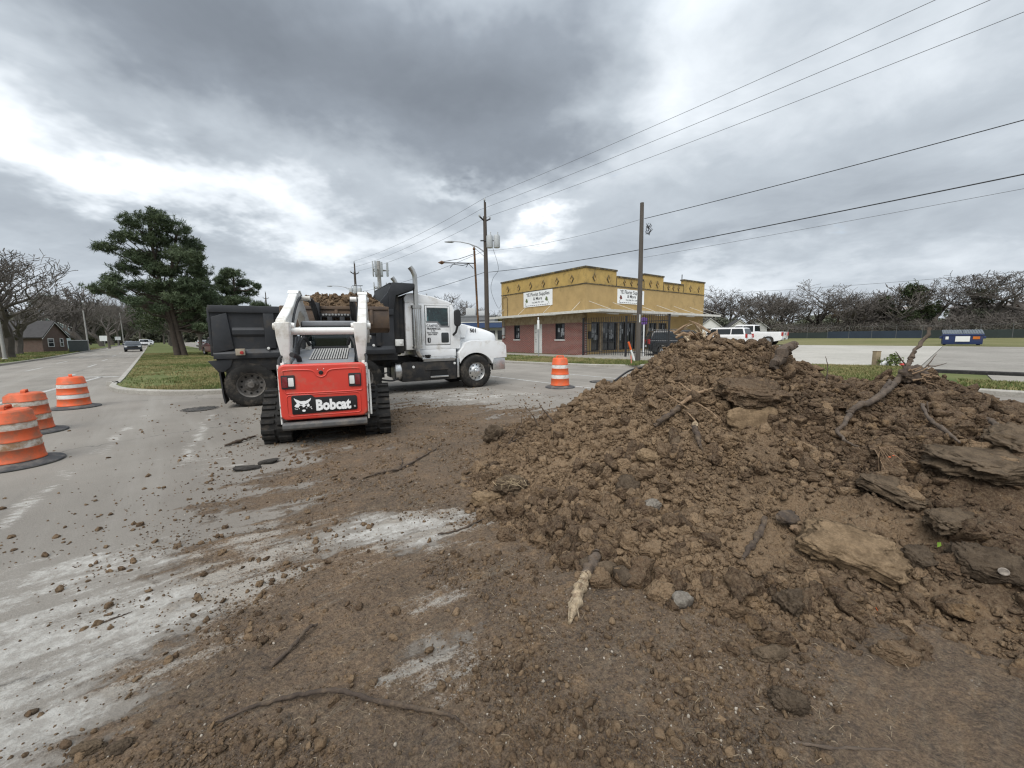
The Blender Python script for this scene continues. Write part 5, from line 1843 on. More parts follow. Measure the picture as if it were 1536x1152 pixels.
def build_loader():
    L = loader
    # tracks
    circ = [(.06, .27, .27), (1.62, .27, .27), (.30, .53, .26)]
    for s in (-1, 1):
        x0, x1 = (.53, .93) if s > 0 else (-.93, -.53)
        hull = convex([(round(cy + r * math.cos(a), 4), round(cz + r * math.sin(a), 4)) for cy, cz, r in circ for a in np.linspace(0, 2 * math.pi, 40)])
        inn = convex([(round(cy + (r - .05) * math.cos(a), 4), round(cz + (r - .05) * math.sin(a), 4)) for cy, cz, r in circ for a in np.linspace(0, 2 * math.pi, 40)])
        # belt as a closed strip with thickness
        P = np.array(hull); seg = np.r_[0, np.cumsum(np.linalg.norm(np.roll(P, -1, 0) - P, axis=1))]
        n = 42
        Q, T_ = [], []
        for i in range(n):
            d = seg[-1] * i / n
            k = np.searchsorted(seg, d, 'right') - 1
            a, b = P[k], P[(k + 1) % len(P)]
            f = (d - seg[k]) / max(seg[k + 1] - seg[k], 1e-9)
            Q.append(a + (b - a) * f); T_.append((b - a) / np.linalg.norm(b - a))
        vs, fs = [], []
        for q, t in zip(Q, T_):
            nn = np.array([t[1], -t[0]])       # outward
            for (x, o) in ((x0, 0), (x1, 0), (x1, -.035), (x0, -.035)):
                p = q + nn * o
                vs.append((x, p[0], p[1]))
        for i in range(n):
            j = (i + 1) % n
            for q in range(4):
                r_ = (q + 1) % 4
                fs.append((i * 4 + q, i * 4 + r_, j * 4 + r_, j * 4 + q))
        belt = MB().raw(vs, fs).build('track', M_TRACK, L)
        base = None
        for i in range(n):
            q, t = Q[i], T_[i]
            nn = np.array([t[1], -t[0]])
            ang = math.atan2(t[1], t[0])
            ox = (-.05 if i % 2 else .05)
            if base is None:
                bx = MB().prism([(-.036, -.012), (.030, -.012), (.022, .032), (-.026, .032)], -.195, -.02, 'X').prism([(-.012, -.012), (.054, -.012), (.046, .032), (-.004, .032)], .02, .195, 'X')
                o = bx.build('tread_lug', M_TRACK, belt)
                base = o
            else:
                o = base.copy(); COL.objects.link(o)
            # lug frame: X across, Y along t, Z outward
            m = Matrix(((1 if i % 2 else -1, 0, 0), (0, t[0], nn[0]), (0, t[1], nn[1]))).to_4x4()
            m.translation = ((x0 + x1) / 2, q[0], q[1])
            o.matrix_local = m
        w = MB()
        xc = (x0 + x1) / 2
        for cy, cz, r in ((.06, .27, .20), (1.62, .27, .20), (.30, .53, .19), (.45, .17, .10), (.75, .17, .10), (1.05, .17, .10), (1.33, .17, .10)):
            w.lathe([(0, -.15), (r, -.15), (r, .15), (0, .15)], 20, (xc, cy, cz), 'X')
        w.build('roller', M_CHASSIS, belt)
        MB().prism([(.1, .25), (1.55, .22), (1.5, .42), (.6, .62), (.3, .62)], xc - .12, xc + .12, 'X').build('track_frame', M_CHASSIS, belt, bevel=.02)
    # chassis
    c = MB()
    c.b2((-.53, -.25, .30), (.53, 1.7, 1.16))
    c.build('lower_body', M_CHASSIS, L, bevel=.02)
    for s in (-1, 1):
        q = MB().prism([(-.34, .40), (1.55, .40), (1.55, 1.12), (.2, 1.24), (-.30, 1.26)], s * .535, s * .585, 'X')
        q.build('side_plate', M_LWHITE, L, bevel=.015)
        q = MB().prism([(-.43, .36), (-.30, .36), (-.26, 1.22), (-.40, 1.24)], s * .588, s * .612, 'X')
        q.build('rear_flange', M_LWHITE, L, bevel=.01)
        if s > 0:
            MB().tube([(s * .640, -.38, .42), (s * .640, -.36, .8), (s * .630, -.33, 1.12)], .016, 6).build('hinge_rod', M_LWHITE, L)
    # rear door
    d = MB()
    d.prism(rrect(1.19, .82, .09, 6, 0, .83), -.46, -.30, 'Y')
    door = d.build('rear_door', M_RED, L, bevel=.035, seg=4)
    # raised border: a frame proud of the panel, leaving two recesses
    def frame(outer, inner, y0, y1, name, m, bev):
        n = len(outer)
        vs, fs = [], []
        for y in (y0, y1):
            vs += [(a, y, b) for a, b in outer] + [(a, y, b) for a, b in inner]
        for i in range(n):
            j = (i + 1) % n
            fs += [(i, j, n + j, n + i), (2 * n + i, 3 * n + i, 3 * n + j, 2 * n + j), (i, 2 * n + i, 2 * n + j, j), (n + i, n + j, 3 * n + j, 3 * n + i)]
        return MB().raw(vs, fs).build(name, m, door, bevel=bev)
    ob = rrect(1.10, .745, .08, 8, 0, .83)
    # upper recess with the dip round the camera, as a thin embossed line
    up = smooth_line([(-.50, .82), (-.53, .88), (-.53, 1.10), (-.50, 1.155), (-.22, 1.155), (-.13, 1.13), (-.09, 1.07), (-.03, 1.045), (.03, 1.07), (.07, 1.13), (.16, 1.155), (.48, 1.155), (.52, 1.10), (.52, .88), (.48, .82), (.0, .815), (-.50, .82)], 5)
    MB().tube([(a, -.458, b) for a, b in up], .0125, 8, caps=False).build('emboss', M_RED, door, smooth=True)
    lowr = rrect(1.0, .31, .045, 6, -.005, .635)
    MB().tube([(a, -.458, b) for a, b in lowr + lowr[:1]], .010, 8, caps=False).build('emboss', M_RED, door, smooth=True)
    MB().lathe([(.0, -.012), (.022, -.012), (.030, -.006), (.032, .0)], 20, (-.03, -.462, 1.11), 'Y').build('rear_camera', M_BADGE, door)
    MB().lathe([(.0, -.006), (.006, -.006), (.006, 0)], 10, (-.072, -.463, 1.16), 'Y').lathe([(.0, -.006), (.006, -.006), (.006, 0)], 10, (.012, -.463, 1.165), 'Y').build('screw', M_BADGEW, door)
    # lamps
    for x, order in ((-.468, (0, 1)), (.432, (1, 0))):
        q = MB().prism(rrect(.178, .20, .012, 3, x, .985), -.478, -.455, 'Y').build('tail_lamp', M_CABBLK, door, bevel=.005)
        for k, mm in zip((-1, 1), ((M_REDLENS2, M_CLEARLENS) if order[0] == 0 else (M_CLEARLENS, M_REDLENS2))):
            w_ = .07
            MB().prism(rrect(w_, .155 if mm is M_REDLENS2 else .125, .01, 3, x + k * .04, .985), -.487, -.476, 'Y').build('lens', mm, q, bevel=.003)
    # name badge with the cat's head and the lettering
    bd = [(-.445, .515), (-.445, .765), (-.425, .785), (-.185, .785), (-.165, .77), (-.135, .745), (.425, .745), (.445, .725), (.445, .545), (.43, .525), (-.43, .505)]
    badge = MB().prism(bd, -.474, -.455, 'Y').build('badge', M_BADGE, door, bevel=.004)
    text('lettering', 'Bobcat', M_BADGEW, badge, (-.128, -.4755, .555), (R(90), 0, 0), .212, .0105, .80)
    text('registered_mark', '\u00ae', M_BADGEW, badge, (.395, -.4755, .565), (R(90), 0, 0), .04, .0, 1)
    k = .00128
    def zz(x, y):
        return (-.295 + (x - 425) * k, .645 - (y - 560) * k - (x - 425) * k * .02)
    def flat(name, polys, m, y):
        q = MB()
        for p in polys:
            q.prism([zz(*a) for a in p], y - .002, y, 'Y')
        return q.build(name, m, badge)
    flat('cat_emblem', [
        [(334, 480), (352, 494), (388, 512), (400, 518), (455, 516), (466, 511), (495, 496), (512, 482), (505, 508), (482, 534), (480, 546), (492, 562), (490, 580), (470, 588), (462, 566), (444, 574), (440, 592), (422, 592), (416, 574), (398, 566), (385, 574), (378, 590), (352, 588), (334, 574), (350, 556), (364, 542), (350, 520), (340, 500)],
        [(410, 622), (424, 616), (444, 618), (448, 632), (436, 642), (416, 640)],
        [(334, 600), (350, 604), (346, 612)], [(352, 606), (368, 606), (358, 618)], [(378, 600), (390, 596), (384, 610)], [(452, 596), (466, 594), (462, 606)], [(486, 590), (512, 584), (508, 598)], [(500, 610), (516, 604), (514, 616)],
    ], M_BADGEW, -.4742)
    flat('cat_eye', [[(384, 540), (408, 552), (424, 560), (410, 562), (394, 556)], [(480, 542), (456, 550), (440, 560), (454, 562), (470, 556)], [(424, 586), (442, 586), (436, 606), (430, 606)]], M_BADGE, -.4764)
    # bumper
    MB().prism([(-.50, .36), (-.50, .30), (-.46, .27), (-.25, .27), (-.25, .385), (-.47, .385)], -.585, .575, 'X').build('bumper', mat('bumper_grey', (.085, .085, .085), .6, var=.25, vscale=5, dirt=((.22, .19, .16), .45, 5)), L, bevel=.012)
    # engine hood with louvres
    hood = MB().prism([(-.28, 1.14), (-.28, 1.215), (-.20, 1.245), (.62, 1.425), (.74, 1.43), (.74, 1.14)], -.45, .42, 'X').build('engine_hood', M_LGREY, L, bevel=.02)
    lv0, lv1 = Vector((0, -.05, 1.279)), Vector((0, .60, 1.4215))
    t = (lv1 - lv0)
    sl = math.atan2(t.z, t.y)
    cm = lv0 + t / 2
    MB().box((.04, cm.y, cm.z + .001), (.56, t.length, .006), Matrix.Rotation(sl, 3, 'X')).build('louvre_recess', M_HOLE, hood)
    base = None
    for i in range(15):
        x = -.225 + i * .0375
        if base is None:
            base = MB().box((0, 0, .008), (.021, t.length, .012), Matrix.Rotation(sl, 3, 'X')).build('louvre_slat', M_SLAT, hood)
            o = base
        else:
            o = base.copy(); COL.objects.link(o)
        o.location = (x, cm.y, cm.z + .002)
    MB().tube(smooth_line([(-.36, -.10, 1.22), (-.36, -.14, 1.31), (-.39, -.22, 1.36), (-.42, -.31, 1.375)], 5), .038, 14).build('exhaust', M_RUBBER, L, smooth=True)
    MB().lathe([(.05, 0), (.05, .03), (.035, .04), (.035, .12), (.02, .13), (0, .13)], 14, (-.33, .64, 1.42)).build('filter_cap', M_LWHITE, L)
    # cab
    cb = MB()
    for s in (-1, 1):
        cb.prism([(.80, 1.15), (.90, 1.15), (.96, 1.84), (.88, 1.86)], s * .40, s * .46, 'X')
        cb.prism([(1.62, 1.15), (1.70, 1.15), (1.66, 1.86), (1.58, 1.86)], s * .40, s * .46, 'X')
        cb.b2((s * .40, .9, 1.15), (s * .46, 1.66, 1.30)); cb.b2((s * .41, .92, 1.55), (s * .45, 1.62, 1.585))
        for yy in np.linspace(1.0, 1.55, 7):
            cb.b2((s * .42, yy - .012, 1.3), (s * .44, yy + .012, 1.84))
    cb.b2((-.46, .88, 1.84), (.46, 1.75, 1.90))
    cab = cb.build('cab_frame', M_CABBLK, L, bevel=.01)
    MB().b2((-.435, .80, 1.815), (.435, .93, 1.915)).build('cab_roof_bar', M_LGREY, L, bevel=.03, seg=3)
    MB().b2((-.40, .875, 1.30), (.40, .885, 1.82)).build('rear_window', M_CABGLASS, cab)
    MB().b2((-.39, .80, 1.15), (.39, .86, 1.47)).build('cab_bulkhead', M_CABBLK, cab, bevel=.01)
    MB().b2((-.28, 1.0, 1.2), (.26, 1.1, 1.78)).b2((-.28, 1.1, 1.15), (.26, 1.5, 1.25)).build('seat', M_SEAT, cab, bevel=.04)
    # uprights and lift arms
    for s in (-1, 1):
        u = MB()
        top = [(s * .44, -.20), (s * .645, -.20), (s * .645, .10), (s * .44, .10)]
        mid = [(s * .45, -.19), (s * .635, -.19), (s * .635, .06), (s * .45, .06)]
        bot = [(s * .49, -.10), (s * .575, -.10), (s * .575, .05), (s * .49, .05)]
        vs = [(x, y, 1.86) for x, y in top] + [(x, y, 1.62) for x, y in mid] + [(x, y, 1.16) for x, y in bot]
        fs = [(0, 1, 2, 3), (8, 11, 10, 9)] + [(i + 4 * r_, (i + 1) % 4 + 4 * r_, (i + 1) % 4 + 4 * r_ + 4, i + 4 * r_ + 4) for r_ in (0, 1) for i in range(4)]
        u.raw(vs, fs)
        up_ = u.build('arm_upright', M_LWHITE, L, bevel=.022, seg=3)
        MB().lathe([(0, -.03), (.05, -.03), (.055, .0), (.055, .235), (.05, .265), (0, .265)], 16, ((.43 if s > 0 else -.665), -.02, 1.80), 'X').build('pivot_pin', M_LWHITE, up_)
        arm = MB().prism([(-.14, 1.84), (-.10, 1.90), (.12, 1.985), (.62, 2.18), (1.06, 2.42), (1.18, 2.455), (1.32, 2.445), (1.50, 2.36), (2.15, 2.0), (2.34, 1.62), (2.30, 1.52), (2.18, 1.50), (2.02, 1.78), (1.62, 2.02), (1.30, 2.10), (1.08, 2.08), (.80, 1.90), (.42, 1.70), (.18, 1.66), (.0, 1.72)], s * .50, s * .64, 'X')
        a = arm.build('lift_arm', M_LWHITE, L, bevel=.022, seg=3)
        MB().prism([(1.02, 2.405), (1.10, 2.46), (1.28, 2.475), (1.46, 2.40), (1.44, 2.385), (1.28, 2.452), (1.12, 2.44)], s * .485, s * .655, 'X').build('arm_rib', M_LWHITE, a, bevel=.005)
        for (yy, zz_) in ((.05, 1.80), (.42, 1.86), (1.28, 2.33), (2.2, 1.62)):
            MB().lathe([(0, -.02), (.04, -.02), (.045, 0), (.045, .17), (.04, .19), (0, .19)], 14, ((.485 if s > 0 else -.655), yy, zz_), 'X').build('pin_boss', M_LWHITE, a)
        # lift cylinder behind the upright, tilt cylinder at the front
        MB().cyl((s * .47, .12, 1.20), (s * .47, .62, 1.62), .045, 12).build('lift_cylinder', M_CABBLK, L, smooth=True)
        MB().cyl((s * .47, .62, 1.62), (s * .47, .80, 1.80), .022, 10).build('cylinder_rod', M_CYLROD, L, smooth=True)
        MB().tube(smooth_line([(s * .38, 1.38, 2.34), (s * .36, 1.62, 2.30), (s * .35, 1.9, 2.16), (s * .35, 2.2, 2.0)], 4), .052, 12).build('tilt_cylinder', M_CABBLK, a, smooth=True)
        MB().cyl((s * .50, 1.32, 2.34), (s * .34, 1.32, 2.34), .045, 12).build('pin_boss', M_LWHITE, a)
        MB().tube(smooth_line([(s * .44, .3, 1.36), (s * .42, .34, 1.52), (s * .36, .46, 1.62), (s * .3, .6, 1.5)], 5), .028, 8).build('hose', M_RUBBER, L, smooth=True)
    MB().cyl((-.46, -.03, 1.725), (.46, -.03, 1.725), .056, 20).build('cross_tube', M_LWHITE, L, smooth=True)
    MB().cyl((-.50, 1.95, 1.87), (.50, 1.95, 1.87), .05, 14).build('cross_tube', M_LWHITE, L, smooth=True)
    for s in (-1, 1):
        xo = s * .655
        for off in (0, .032):
            MB().tube(smooth_line([(s * .47, .16, 1.70 + off), (s * .485, .5, 1.98 + off), (s * .485, .9, 2.22 + off), (s * .47, 1.2, 2.34 + off)], 5), .013, 7).build('hydraulic_hose', M_RUBBER, L, smooth=True)
        for zz_ in (.46, .62, .86, 1.06, 1.17):
            MB().lathe([(0, -.012), (.013, -.012), (.015, 0)], 6, (s * .60, -.437 + .02 * zz_, zz_), 'Y').build('bolt', M_STACK, L)
        MB().tube(smooth_line([(s * .60, -.30, 1.22), (s * .61, -.22, 1.30), (s * .585, -.1, 1.36)], 5), .02, 7).build('hose', M_RUBBER, L, smooth=True)
        MB().prism([(-.12, 1.20), (.16, 1.20), (.12, 1.34), (-.06, 1.34)], s * .575, s * .60, 'X').build('pivot_plate', M_LWHITE, L, bevel=.008)
        MB().b2((min(s * .30, s * .34), .70, 1.43), (max(s * .30, s * .34), .78, 1.56)).build('latch_post', M_LWHITE, L, bevel=.008)
    # quick coupler
    q = MB()
    q.b2((-.40, 2.22, 2.04), (.40, 2.34, 2.12)); q.b2((-.34, 2.18, 1.62), (.34, 2.30, 1.72))
    for x in (-.32, -.12, .12, .32):
        q.b2((x - .05, 2.2, 1.72), (x + .05, 2.32, 2.06))
    q.b2((-.40, 2.16, 2.02), (-.30, 2.36, 2.34)); q.b2((.30, 2.16, 2.02), (.40, 2.36, 2.34))
    cp = q.build('coupler', M_CABBLK, L, bevel=.012)
    lk = MB()
    for i in range(9):
        lk.lathe([(0, -.012), (.022, -.01), (.022, .01), (0, .012)], 10, (-.24 + i * .06, 2.20, 2.09 + .006 * (i % 2)), 'Y')
    lk.build('chain', M_STACK, cp)
    # bucket
    W = 1.05
    b = MB()
    prof = [(2.40, 2.28), (2.36, 2.02), (2.42, 1.82), (2.55, 1.745), (3.30, 1.72), (3.30, 1.745), (2.57, 1.775), (2.45, 1.84), (2.39, 2.02), (2.43, 2.275)]
    b.prism(prof, -W, W, 'X')
    for s in (-1, 1):
        b.prism([(2.40, 2.28), (2.36, 2.02), (2.42, 1.80), (2.55, 1.735), (3.28, 1.72), (3.12, 1.92), (2.62, 2.28)], s * W, s * (W + .022), 'X')
    b.b2((-W, 2.355, 2.215), (W, 2.398, 2.285))
    for x in (-.7, 0, .7):
        b.b2((x - .03, 2.33, 1.9), (x + .03, 2.37, 2.21))
    b.build('bucket', M_BUCKET, L, bevel=.008)


build_loader()


def bucket_soil():
    xs, ys = np.linspace(-1.045, 1.045, 110), np.linspace(2.40, 3.25, 50)
    X, Y, F = grid_mesh(xs, ys)
    e = np.minimum(np.minimum((X + 1.045) / .55, (1.045 - X) / .45), np.minimum((Y - 2.40) / .25, (3.25 - Y) / .4)).clip(0, 1) ** .8
    Z = 2.20 - .42 * np.clip((Y - 2.65) / .6, 0, 1) + .36 * e * (1 + .12 * np.clip(X, -1, 1)) + .07 * e * fbm(X * 5, Y * 5, 4, 311) + .03 * fbm(X * 14, Y * 14, 3, 313)
    o = mesh_np('bucket_soil', np.stack([X, Y, Z], -1).reshape(-1, 3), F, M_SOIL, smooth=True, attrs={'dry': np.full(X.size, .25)})
    o.location = loader.location; o.rotation_euler = loader.rotation_euler
    tag(o, 'brown soil heaped in the raised loader bucket', 'soil load')
    rng = np.random.default_rng(77)
    n = 700
    x = rng.uniform(-1.0, 1.02, n); y = rng.uniform(2.42, 3.1, n)
    ee = np.minimum(np.minimum((x + 1.045) / .55, (1.045 - x) / .45), np.minimum((y - 2.40) / .25, (3.25 - y) / .4)).clip(0, 1) ** .8
    z = 2.20 - .42 * np.clip((y - 2.65) / .6, 0, 1) + .36 * ee * (1 + .12 * np.clip(x, -1, 1))
    s = np.clip(.016 * (1 - rng.random(n)) ** -.45, .012, .065)
    c = scatter_mesh('clods', np.c_[x, y, z + s * .2], s, np.clip(rng.normal(.3, .25, n), 0, 1), 2, M_SOIL, o, 8, 78)
    c['kind'] = 'stuff'


bucket_soil()

# ------------------------------------------------------------------ traffic drums
M_DRUM = mat('drum_orange', (.70, .105, .022), .48, var=.10, vscale=3, dirt=((.36, .15, .085), .5, 5))
M_DRUMOLD = mat('worn_drum_orange', (.62, .105, .030), .58, var=.14, vscale=3, dirt=((.28, .12, .07), .55, 4.5))
M_BAND = mat('reflective_band', (.78, .77, .75), .4, var=.05, vscale=6, dirt=((.42, .34, .26), .48, 5))
M_BANDOLD = mat('scuffed_reflective_band', (.68, .65, .59), .5, var=.12, vscale=5, dirt=((.34, .20, .11), .66, 6))
M_DRUMBASE = mat('tyre_ring_base', (.050, .050, .052), .8, var=.25, vscale=5, bump=.3, bscale=30, dirt=((.17, .155, .135), .5, 4))


def traffic_drum(loc, rz, label, zs=1.0, old=False, dent=0.0, tilt=0.0):
    t = empty('traffic_drum', loc, rz, label, 'traffic drum', 'orange traffic drums around the work area')
    t.scale = (1, 1, zs)
    t.rotation_euler = (0, tilt, rz)
    mo, mw = (M_DRUMOLD, M_BANDOLD) if old else (M_DRUM, M_BAND)
    base = MB().lathe([(.455, .0), (.46, .012), (.45, .03), (.33, .066), (.285, .075), (.27, .075), (.27, .0)], 48).build('base', M_DRUMBASE, t, smooth=True)
    steps = [(.08, .286, .29, .272, 'o'), (.29, .270, .41, .266, 'w'), (.41, .266, .60, .252, 'o'), (.60, .250, .71, .246, 'w'), (.71, .244, .905, .226, 'o')]
    for i, (z0, r0, z1, r1, kind) in enumerate(steps):
        lip = .008 if kind == 'o' else -.002
        prof = [(r0 - .02, z0 + .001), (r0 + lip, z0 + .001), (r0 + lip, z0 + .018), (r0, z0 + .028), (r1, z1 - .022), (r1 + lip * .6, z1 - .012), (r1 + lip * .6, z1 - .001), (r1 - .02, z1 - .001)]
        if i == 4:
            prof = prof[:5] + [(r1 - .006, z1 - .012), (r1 - .028, z1 + .012), (.10, z1 + .022), (0, z1 + .022)]
        o = MB().lathe(prof, 48, caps=False).build('body_band' if kind == 'o' else 'reflective_band', mo if kind == 'o' else mw, t, smooth=True)
        if dent and i >= 3:
            for v in o.data.vertices:
                a = math.atan2(v.co.y, v.co.x)
                f = fbm(np.array([math.cos(a) * 1.6 + 3]), np.array([math.sin(a) * 1.6 + v.co.z * 4]), 3, 5)[0]
                k = max(0, (v.co.z - .66) / .3) * dent
                v.co.x *= 1 + .30 * f * k; v.co.y *= 1 + .30 * f * k
                v.co.z -= k * (.05 + .10 * max(0, f))
    h = MB()
    zt = .925 - dent * .05
    h.prism([(-.13, zt - .01), (-.115, zt + .055), (-.09, zt + .068), (.09, zt + .068), (.115, zt + .055), (.13, zt - .01), (.095, zt - .01), (.08, zt + .035), (-.08, zt + .035), (-.095, zt - .01)], -.03, .03, 'Y')
    h.build('handle', mo, t, bevel=.008)
    return t


traffic_drum((1.49, 12.02, 0), R(10), 'orange and white traffic drum between the truck nose and the dirt heap', 1.0)
traffic_drum((-6.62, 5.02, .005), R(-55), 'nearest of the left drums, cut by the picture edge, with worn bands', .80, True)
traffic_drum((-8.6, 6.82, .005), R(-48), 'orange drum with a crushed lid, between the other two left drums', .82, True, 1.0)
traffic_drum((-10.68, 9.4, .005), R(-40), 'clean bright orange drum, rearmost of the three at left', .82)

# ------------------------------------------------------------------ slabs, stones, roots and sticks on and before the heap
M_BARK = mat('dark_root_bark', (.060, .043, .032), .95, var=.4, vscale=8, bump=.7, bscale=60, dirt=((.14, .10, .065), .5, 14), stretch=(1, 1, 1))
M_BARKL = mat('grey_branch_bark', (.115, .085, .062), .95, var=.35, vscale=10, bump=.6, bscale=70, dirt=((.06, .045, .034), .5, 12))
M_RAWWOOD = mat('torn_wood', (.26, .175, .105), .9, var=.35, vscale=18, bump=.6, bscale=80, dirt=((.16, .10, .06), .45, 16))
M_PALEWOOD = mat('splintered_pale_wood', (.46, .36, .24), .9, var=.4, vscale=22, bump=.8, bscale=90, dirt=((.14, .09, .055), .5, 20))


def slab_mat(name, a, b_, sc=9):
    m = bpy.data.materials.new(name)
    m.use_nodes = True
    k = NT(m.node_tree)
    b = m.node_tree.nodes['Principled BSDF']
    tc = k.n('ShaderNodeTexCoord').outputs['Object']
    n1 = k.noise(tc, sc, 9, .68); n2 = k.noise(tc, sc * 7, 8, .7)
    c = k.mix(k.ramp(n1, .36, .64), a, b_)
    c = k.mix(k.ramp(n2, .4, .62, 0, .55), c, k.vmath('SCALE', c, .55))
    k.put(b.inputs['Base Color'], c)
    b.inputs['Roughness'].default_value = .95
    b.inputs['Specular IOR Level'].default_value = .12
    k.put(b.inputs['Normal'], bump(k, k.math('ADD', n2, k.math('MULTIPLY', n1, .6)), .9, .02))
    return m


M_TANSLAB = slab_mat('tan_clay', (.315, .222, .135), (.19, .132, .08), 14)
M_GREYSLAB = slab_mat('grey_brown_earth', (.185, .136, .091), (.105, .077, .052), 14)
M_DARKSLAB = slab_mat('dark_earth', (.140, .104, .072), (.082, .061, .043), 14)
M_PALESTONE = slab_mat('pale_stone', (.30, .27, .23), (.17, .145, .12))
M_ASPHCHIP = slab_mat('asphalt_chip', (.075, .068, .060), (.045, .042, .038))


def earth_slab(name, pos, a, b, th, yaw, tilt, m, label, cat, seed, rough=.19, sub=5):
    """a broken plate of earth: an uneven many-sided plate with a ragged rim"""
    V, F = ICO[sub] if sub in ICO else ico(sub)
    r = np.random.default_rng(seed)
    V = V.copy()
    ang = np.arctan2(V[:, 1], V[:, 0])
    k = 9
    rad = r.uniform(.78, 1.12, k)
    ri = np.interp((ang + math.pi) / (2 * math.pi) * k, np.arange(k + 1), np.r_[rad, rad[0]])
    f = np.sign(V) * np.abs(V) ** (np.array([.62, .62, .45]) if 'slab' in name or 'chip' in name else np.array([.95, .95, .9]))
    V = f * np.c_[ri, ri, np.ones(len(ri))]
    o = r.uniform(0, 40, 3)
    n = fbm(V[:, 0] * 2.4 + o[0], V[:, 1] * 2.4 + o[1], 5, seed, .6, z=V[:, 2] * 2.4 + o[2])
    n2 = fbm(V[:, 0] * 7 + o[1], V[:, 1] * 7 + o[0], 3, seed + 5, .6, z=V[:, 2] * 7 + o[2])
    n3 = fbm(V[:, 0] * 17 + o[2], V[:, 1] * 17 + o[0], 2, seed + 9, .6, z=V[:, 2] * 17 + o[1])
    V = V * (1 + rough * 1.6 * n[:, None] + rough * .7 * n2[:, None] + rough * .35 * n3[:, None])
    lay = .18 * np.round(V[:, 2] * 2.5 + .5 * n) / 2.5 + .82 * V[:, 2]
    V = np.c_[V[:, 0] * a, V[:, 1] * b, lay * th]
    ob = mesh_np(name, V, F, m, smooth=True)
    ob.location = pos
    ob.rotation_euler = (tilt[0], tilt[1], yaw)
    try:
        for p in ob.data.polygons:
            pass
    except Exception:
        pass
    return tag(ob, label, cat)


S = earth_slab
S('earth_slab', (2.20, 2.38, .215), .27, .175, .055, -.62, (.35, .12), M_TANSLAB, 'large tan slab of broken clay lying near the front of the heap', 'earth slab', 1)
S('earth_slab', (2.52, 4.10, 1.0), .36, .26, .09, .1, (.30, .06), M_CLOD, 'wide overhanging brown slab just below the top of the heap', 'earth slab', 2)
S('earth_slab', (2.93, 2.87, .41), .24, .20, .045, .5, (.34, .05), M_GREYSLAB, 'flat grey-brown slab tilted in the middle of the right slope', 'earth slab', 3)
S('earth_slab', (3.60, 2.80, .63), .36, .20, .06, -.15, (.22, .02), M_GREYSLAB, 'long flat slab at the right edge of the heap', 'earth slab', 4)
S('earth_slab', (3.98, 3.00, .73), .26, .18, .08, .3, (.3, -.1), M_GREYSLAB, 'thick brown slab above the long slab at the right edge', 'earth slab', 5, .26)
S('clay_face', (2.45, 3.84, .74), .30, .05, .16, .12, (-.25, .05), M_TANSLAB, 'smooth tan clay face in the hollow under the overhanging slab', 'clay face', 27, .12)
S('earth_slab', (2.78, 2.15, .245), .145, .11, .06, -.5, (.75, .1), M_DARKSLAB, 'dark grey block of earth at lower right with a pale shell mark', 'earth slab', 6)
S('earth_slab', (2.53, 2.28, .21), .085, .07, .05, .2, (.5, 0), M_DARKSLAB, 'small dark block beside the big tan slab', 'earth slab', 7)
S('earth_slab', (2.93, 2.46, .36), .25, .10, .045, .25, (.3, .1), M_GREYSLAB, 'narrow brown slab above the dark grey block', 'earth slab', 8)
S('earth_clump', (1.01, 3.31, .27), .115, .10, .09, .3, (.5, 0), M_DARKSLAB, 'rounded dark clump of earth in the middle of the left slope', 'earth clump', 9)
S('earth_slab', (1.29, 3.58, .46), .105, .06, .05, -.4, (.5, .2), M_TANSLAB, 'pale tan lump above the dark clump on the left slope', 'earth slab', 10)
S('earth_clump', (1.60, 2.08, .065), .085, .075, .075, .3, (.3, 0), M_DARKSLAB, 'fibrous dark brown clump at the foot of the heap below the tan slab', 'earth clump', 11, .24)
S('earth_clump', (1.19, 1.50, .035), .085, .055, .035, -.2, (.1, .1), M_DARKSLAB, 'low dark clump on the mud at the bottom of the picture', 'earth clump', 12, .24)
S('earth_clump', (1.28, 1.76, .035), .085, .045, .025, .1, (.1, 0), M_GREYSLAB, 'flat brown clump on the mud between two darker clumps', 'earth clump', 13, .2)
S('earth_clump', (-.02, 3.73, .13), .17, .12, .10, .5, (.2, .1), M_GREYSLAB, 'clump of earth with dry roots at the left foot of the heap', 'earth clump', 14, .22)
S('earth_slab', (-.25, 3.60, .055), .15, .08, .055, .25, (.1, .1), M_TANSLAB, 'tan wedge of earth at the leftmost foot of the heap', 'earth slab', 15)
S('stone', (1.12, 3.0, .24), .075, .055, .05, .3, (.4, 0), M_PALESTONE, 'pale grey stone on the lower left slope', 'stone', 16)
S('stone', (.38, 2.60, .045), .052, .045, .045, .6, (.2, .2), M_TANSLAB, 'small tan stone on the mud beside the splintered branch', 'stone', 17, .12, 3)
S('stone', (.99, 2.135, .05), .062, .05, .05, .2, (.3, 0), M_PALESTONE, 'speckled grey stone at the foot of the heap right of the branch', 'stone', 18, .14, 3)
S('earth_clump', (-.27, 5.66, .16), .155, .12, .14, .1, (.2, 0), M_DARKSLAB, 'dark clump standing alone at the far left foot of the heap', 'earth clump', 19, .25)
S('earth_slab', (1.58, 3.70, .585), .05, .12, .035, -.2, (.8, 0), M_GREYSLAB, 'small upright plate of earth under the hollow root', 'earth slab', 20)
S('asphalt_chip', (-3.31, 4.70, .022), .13, .08, .016, .45, (.04, .10), M_ASPHCHIP, 'black broken asphalt piece on the pavement, nearer of a pair', 'asphalt chip', 21, .2, 3)
S('asphalt_chip', (-3.22, 4.95, .02), .12, .075, .015, .2, (.0, -.10), M_ASPHCHIP, 'black broken asphalt piece on the pavement, farther of a pair', 'asphalt chip', 22, .2, 3)
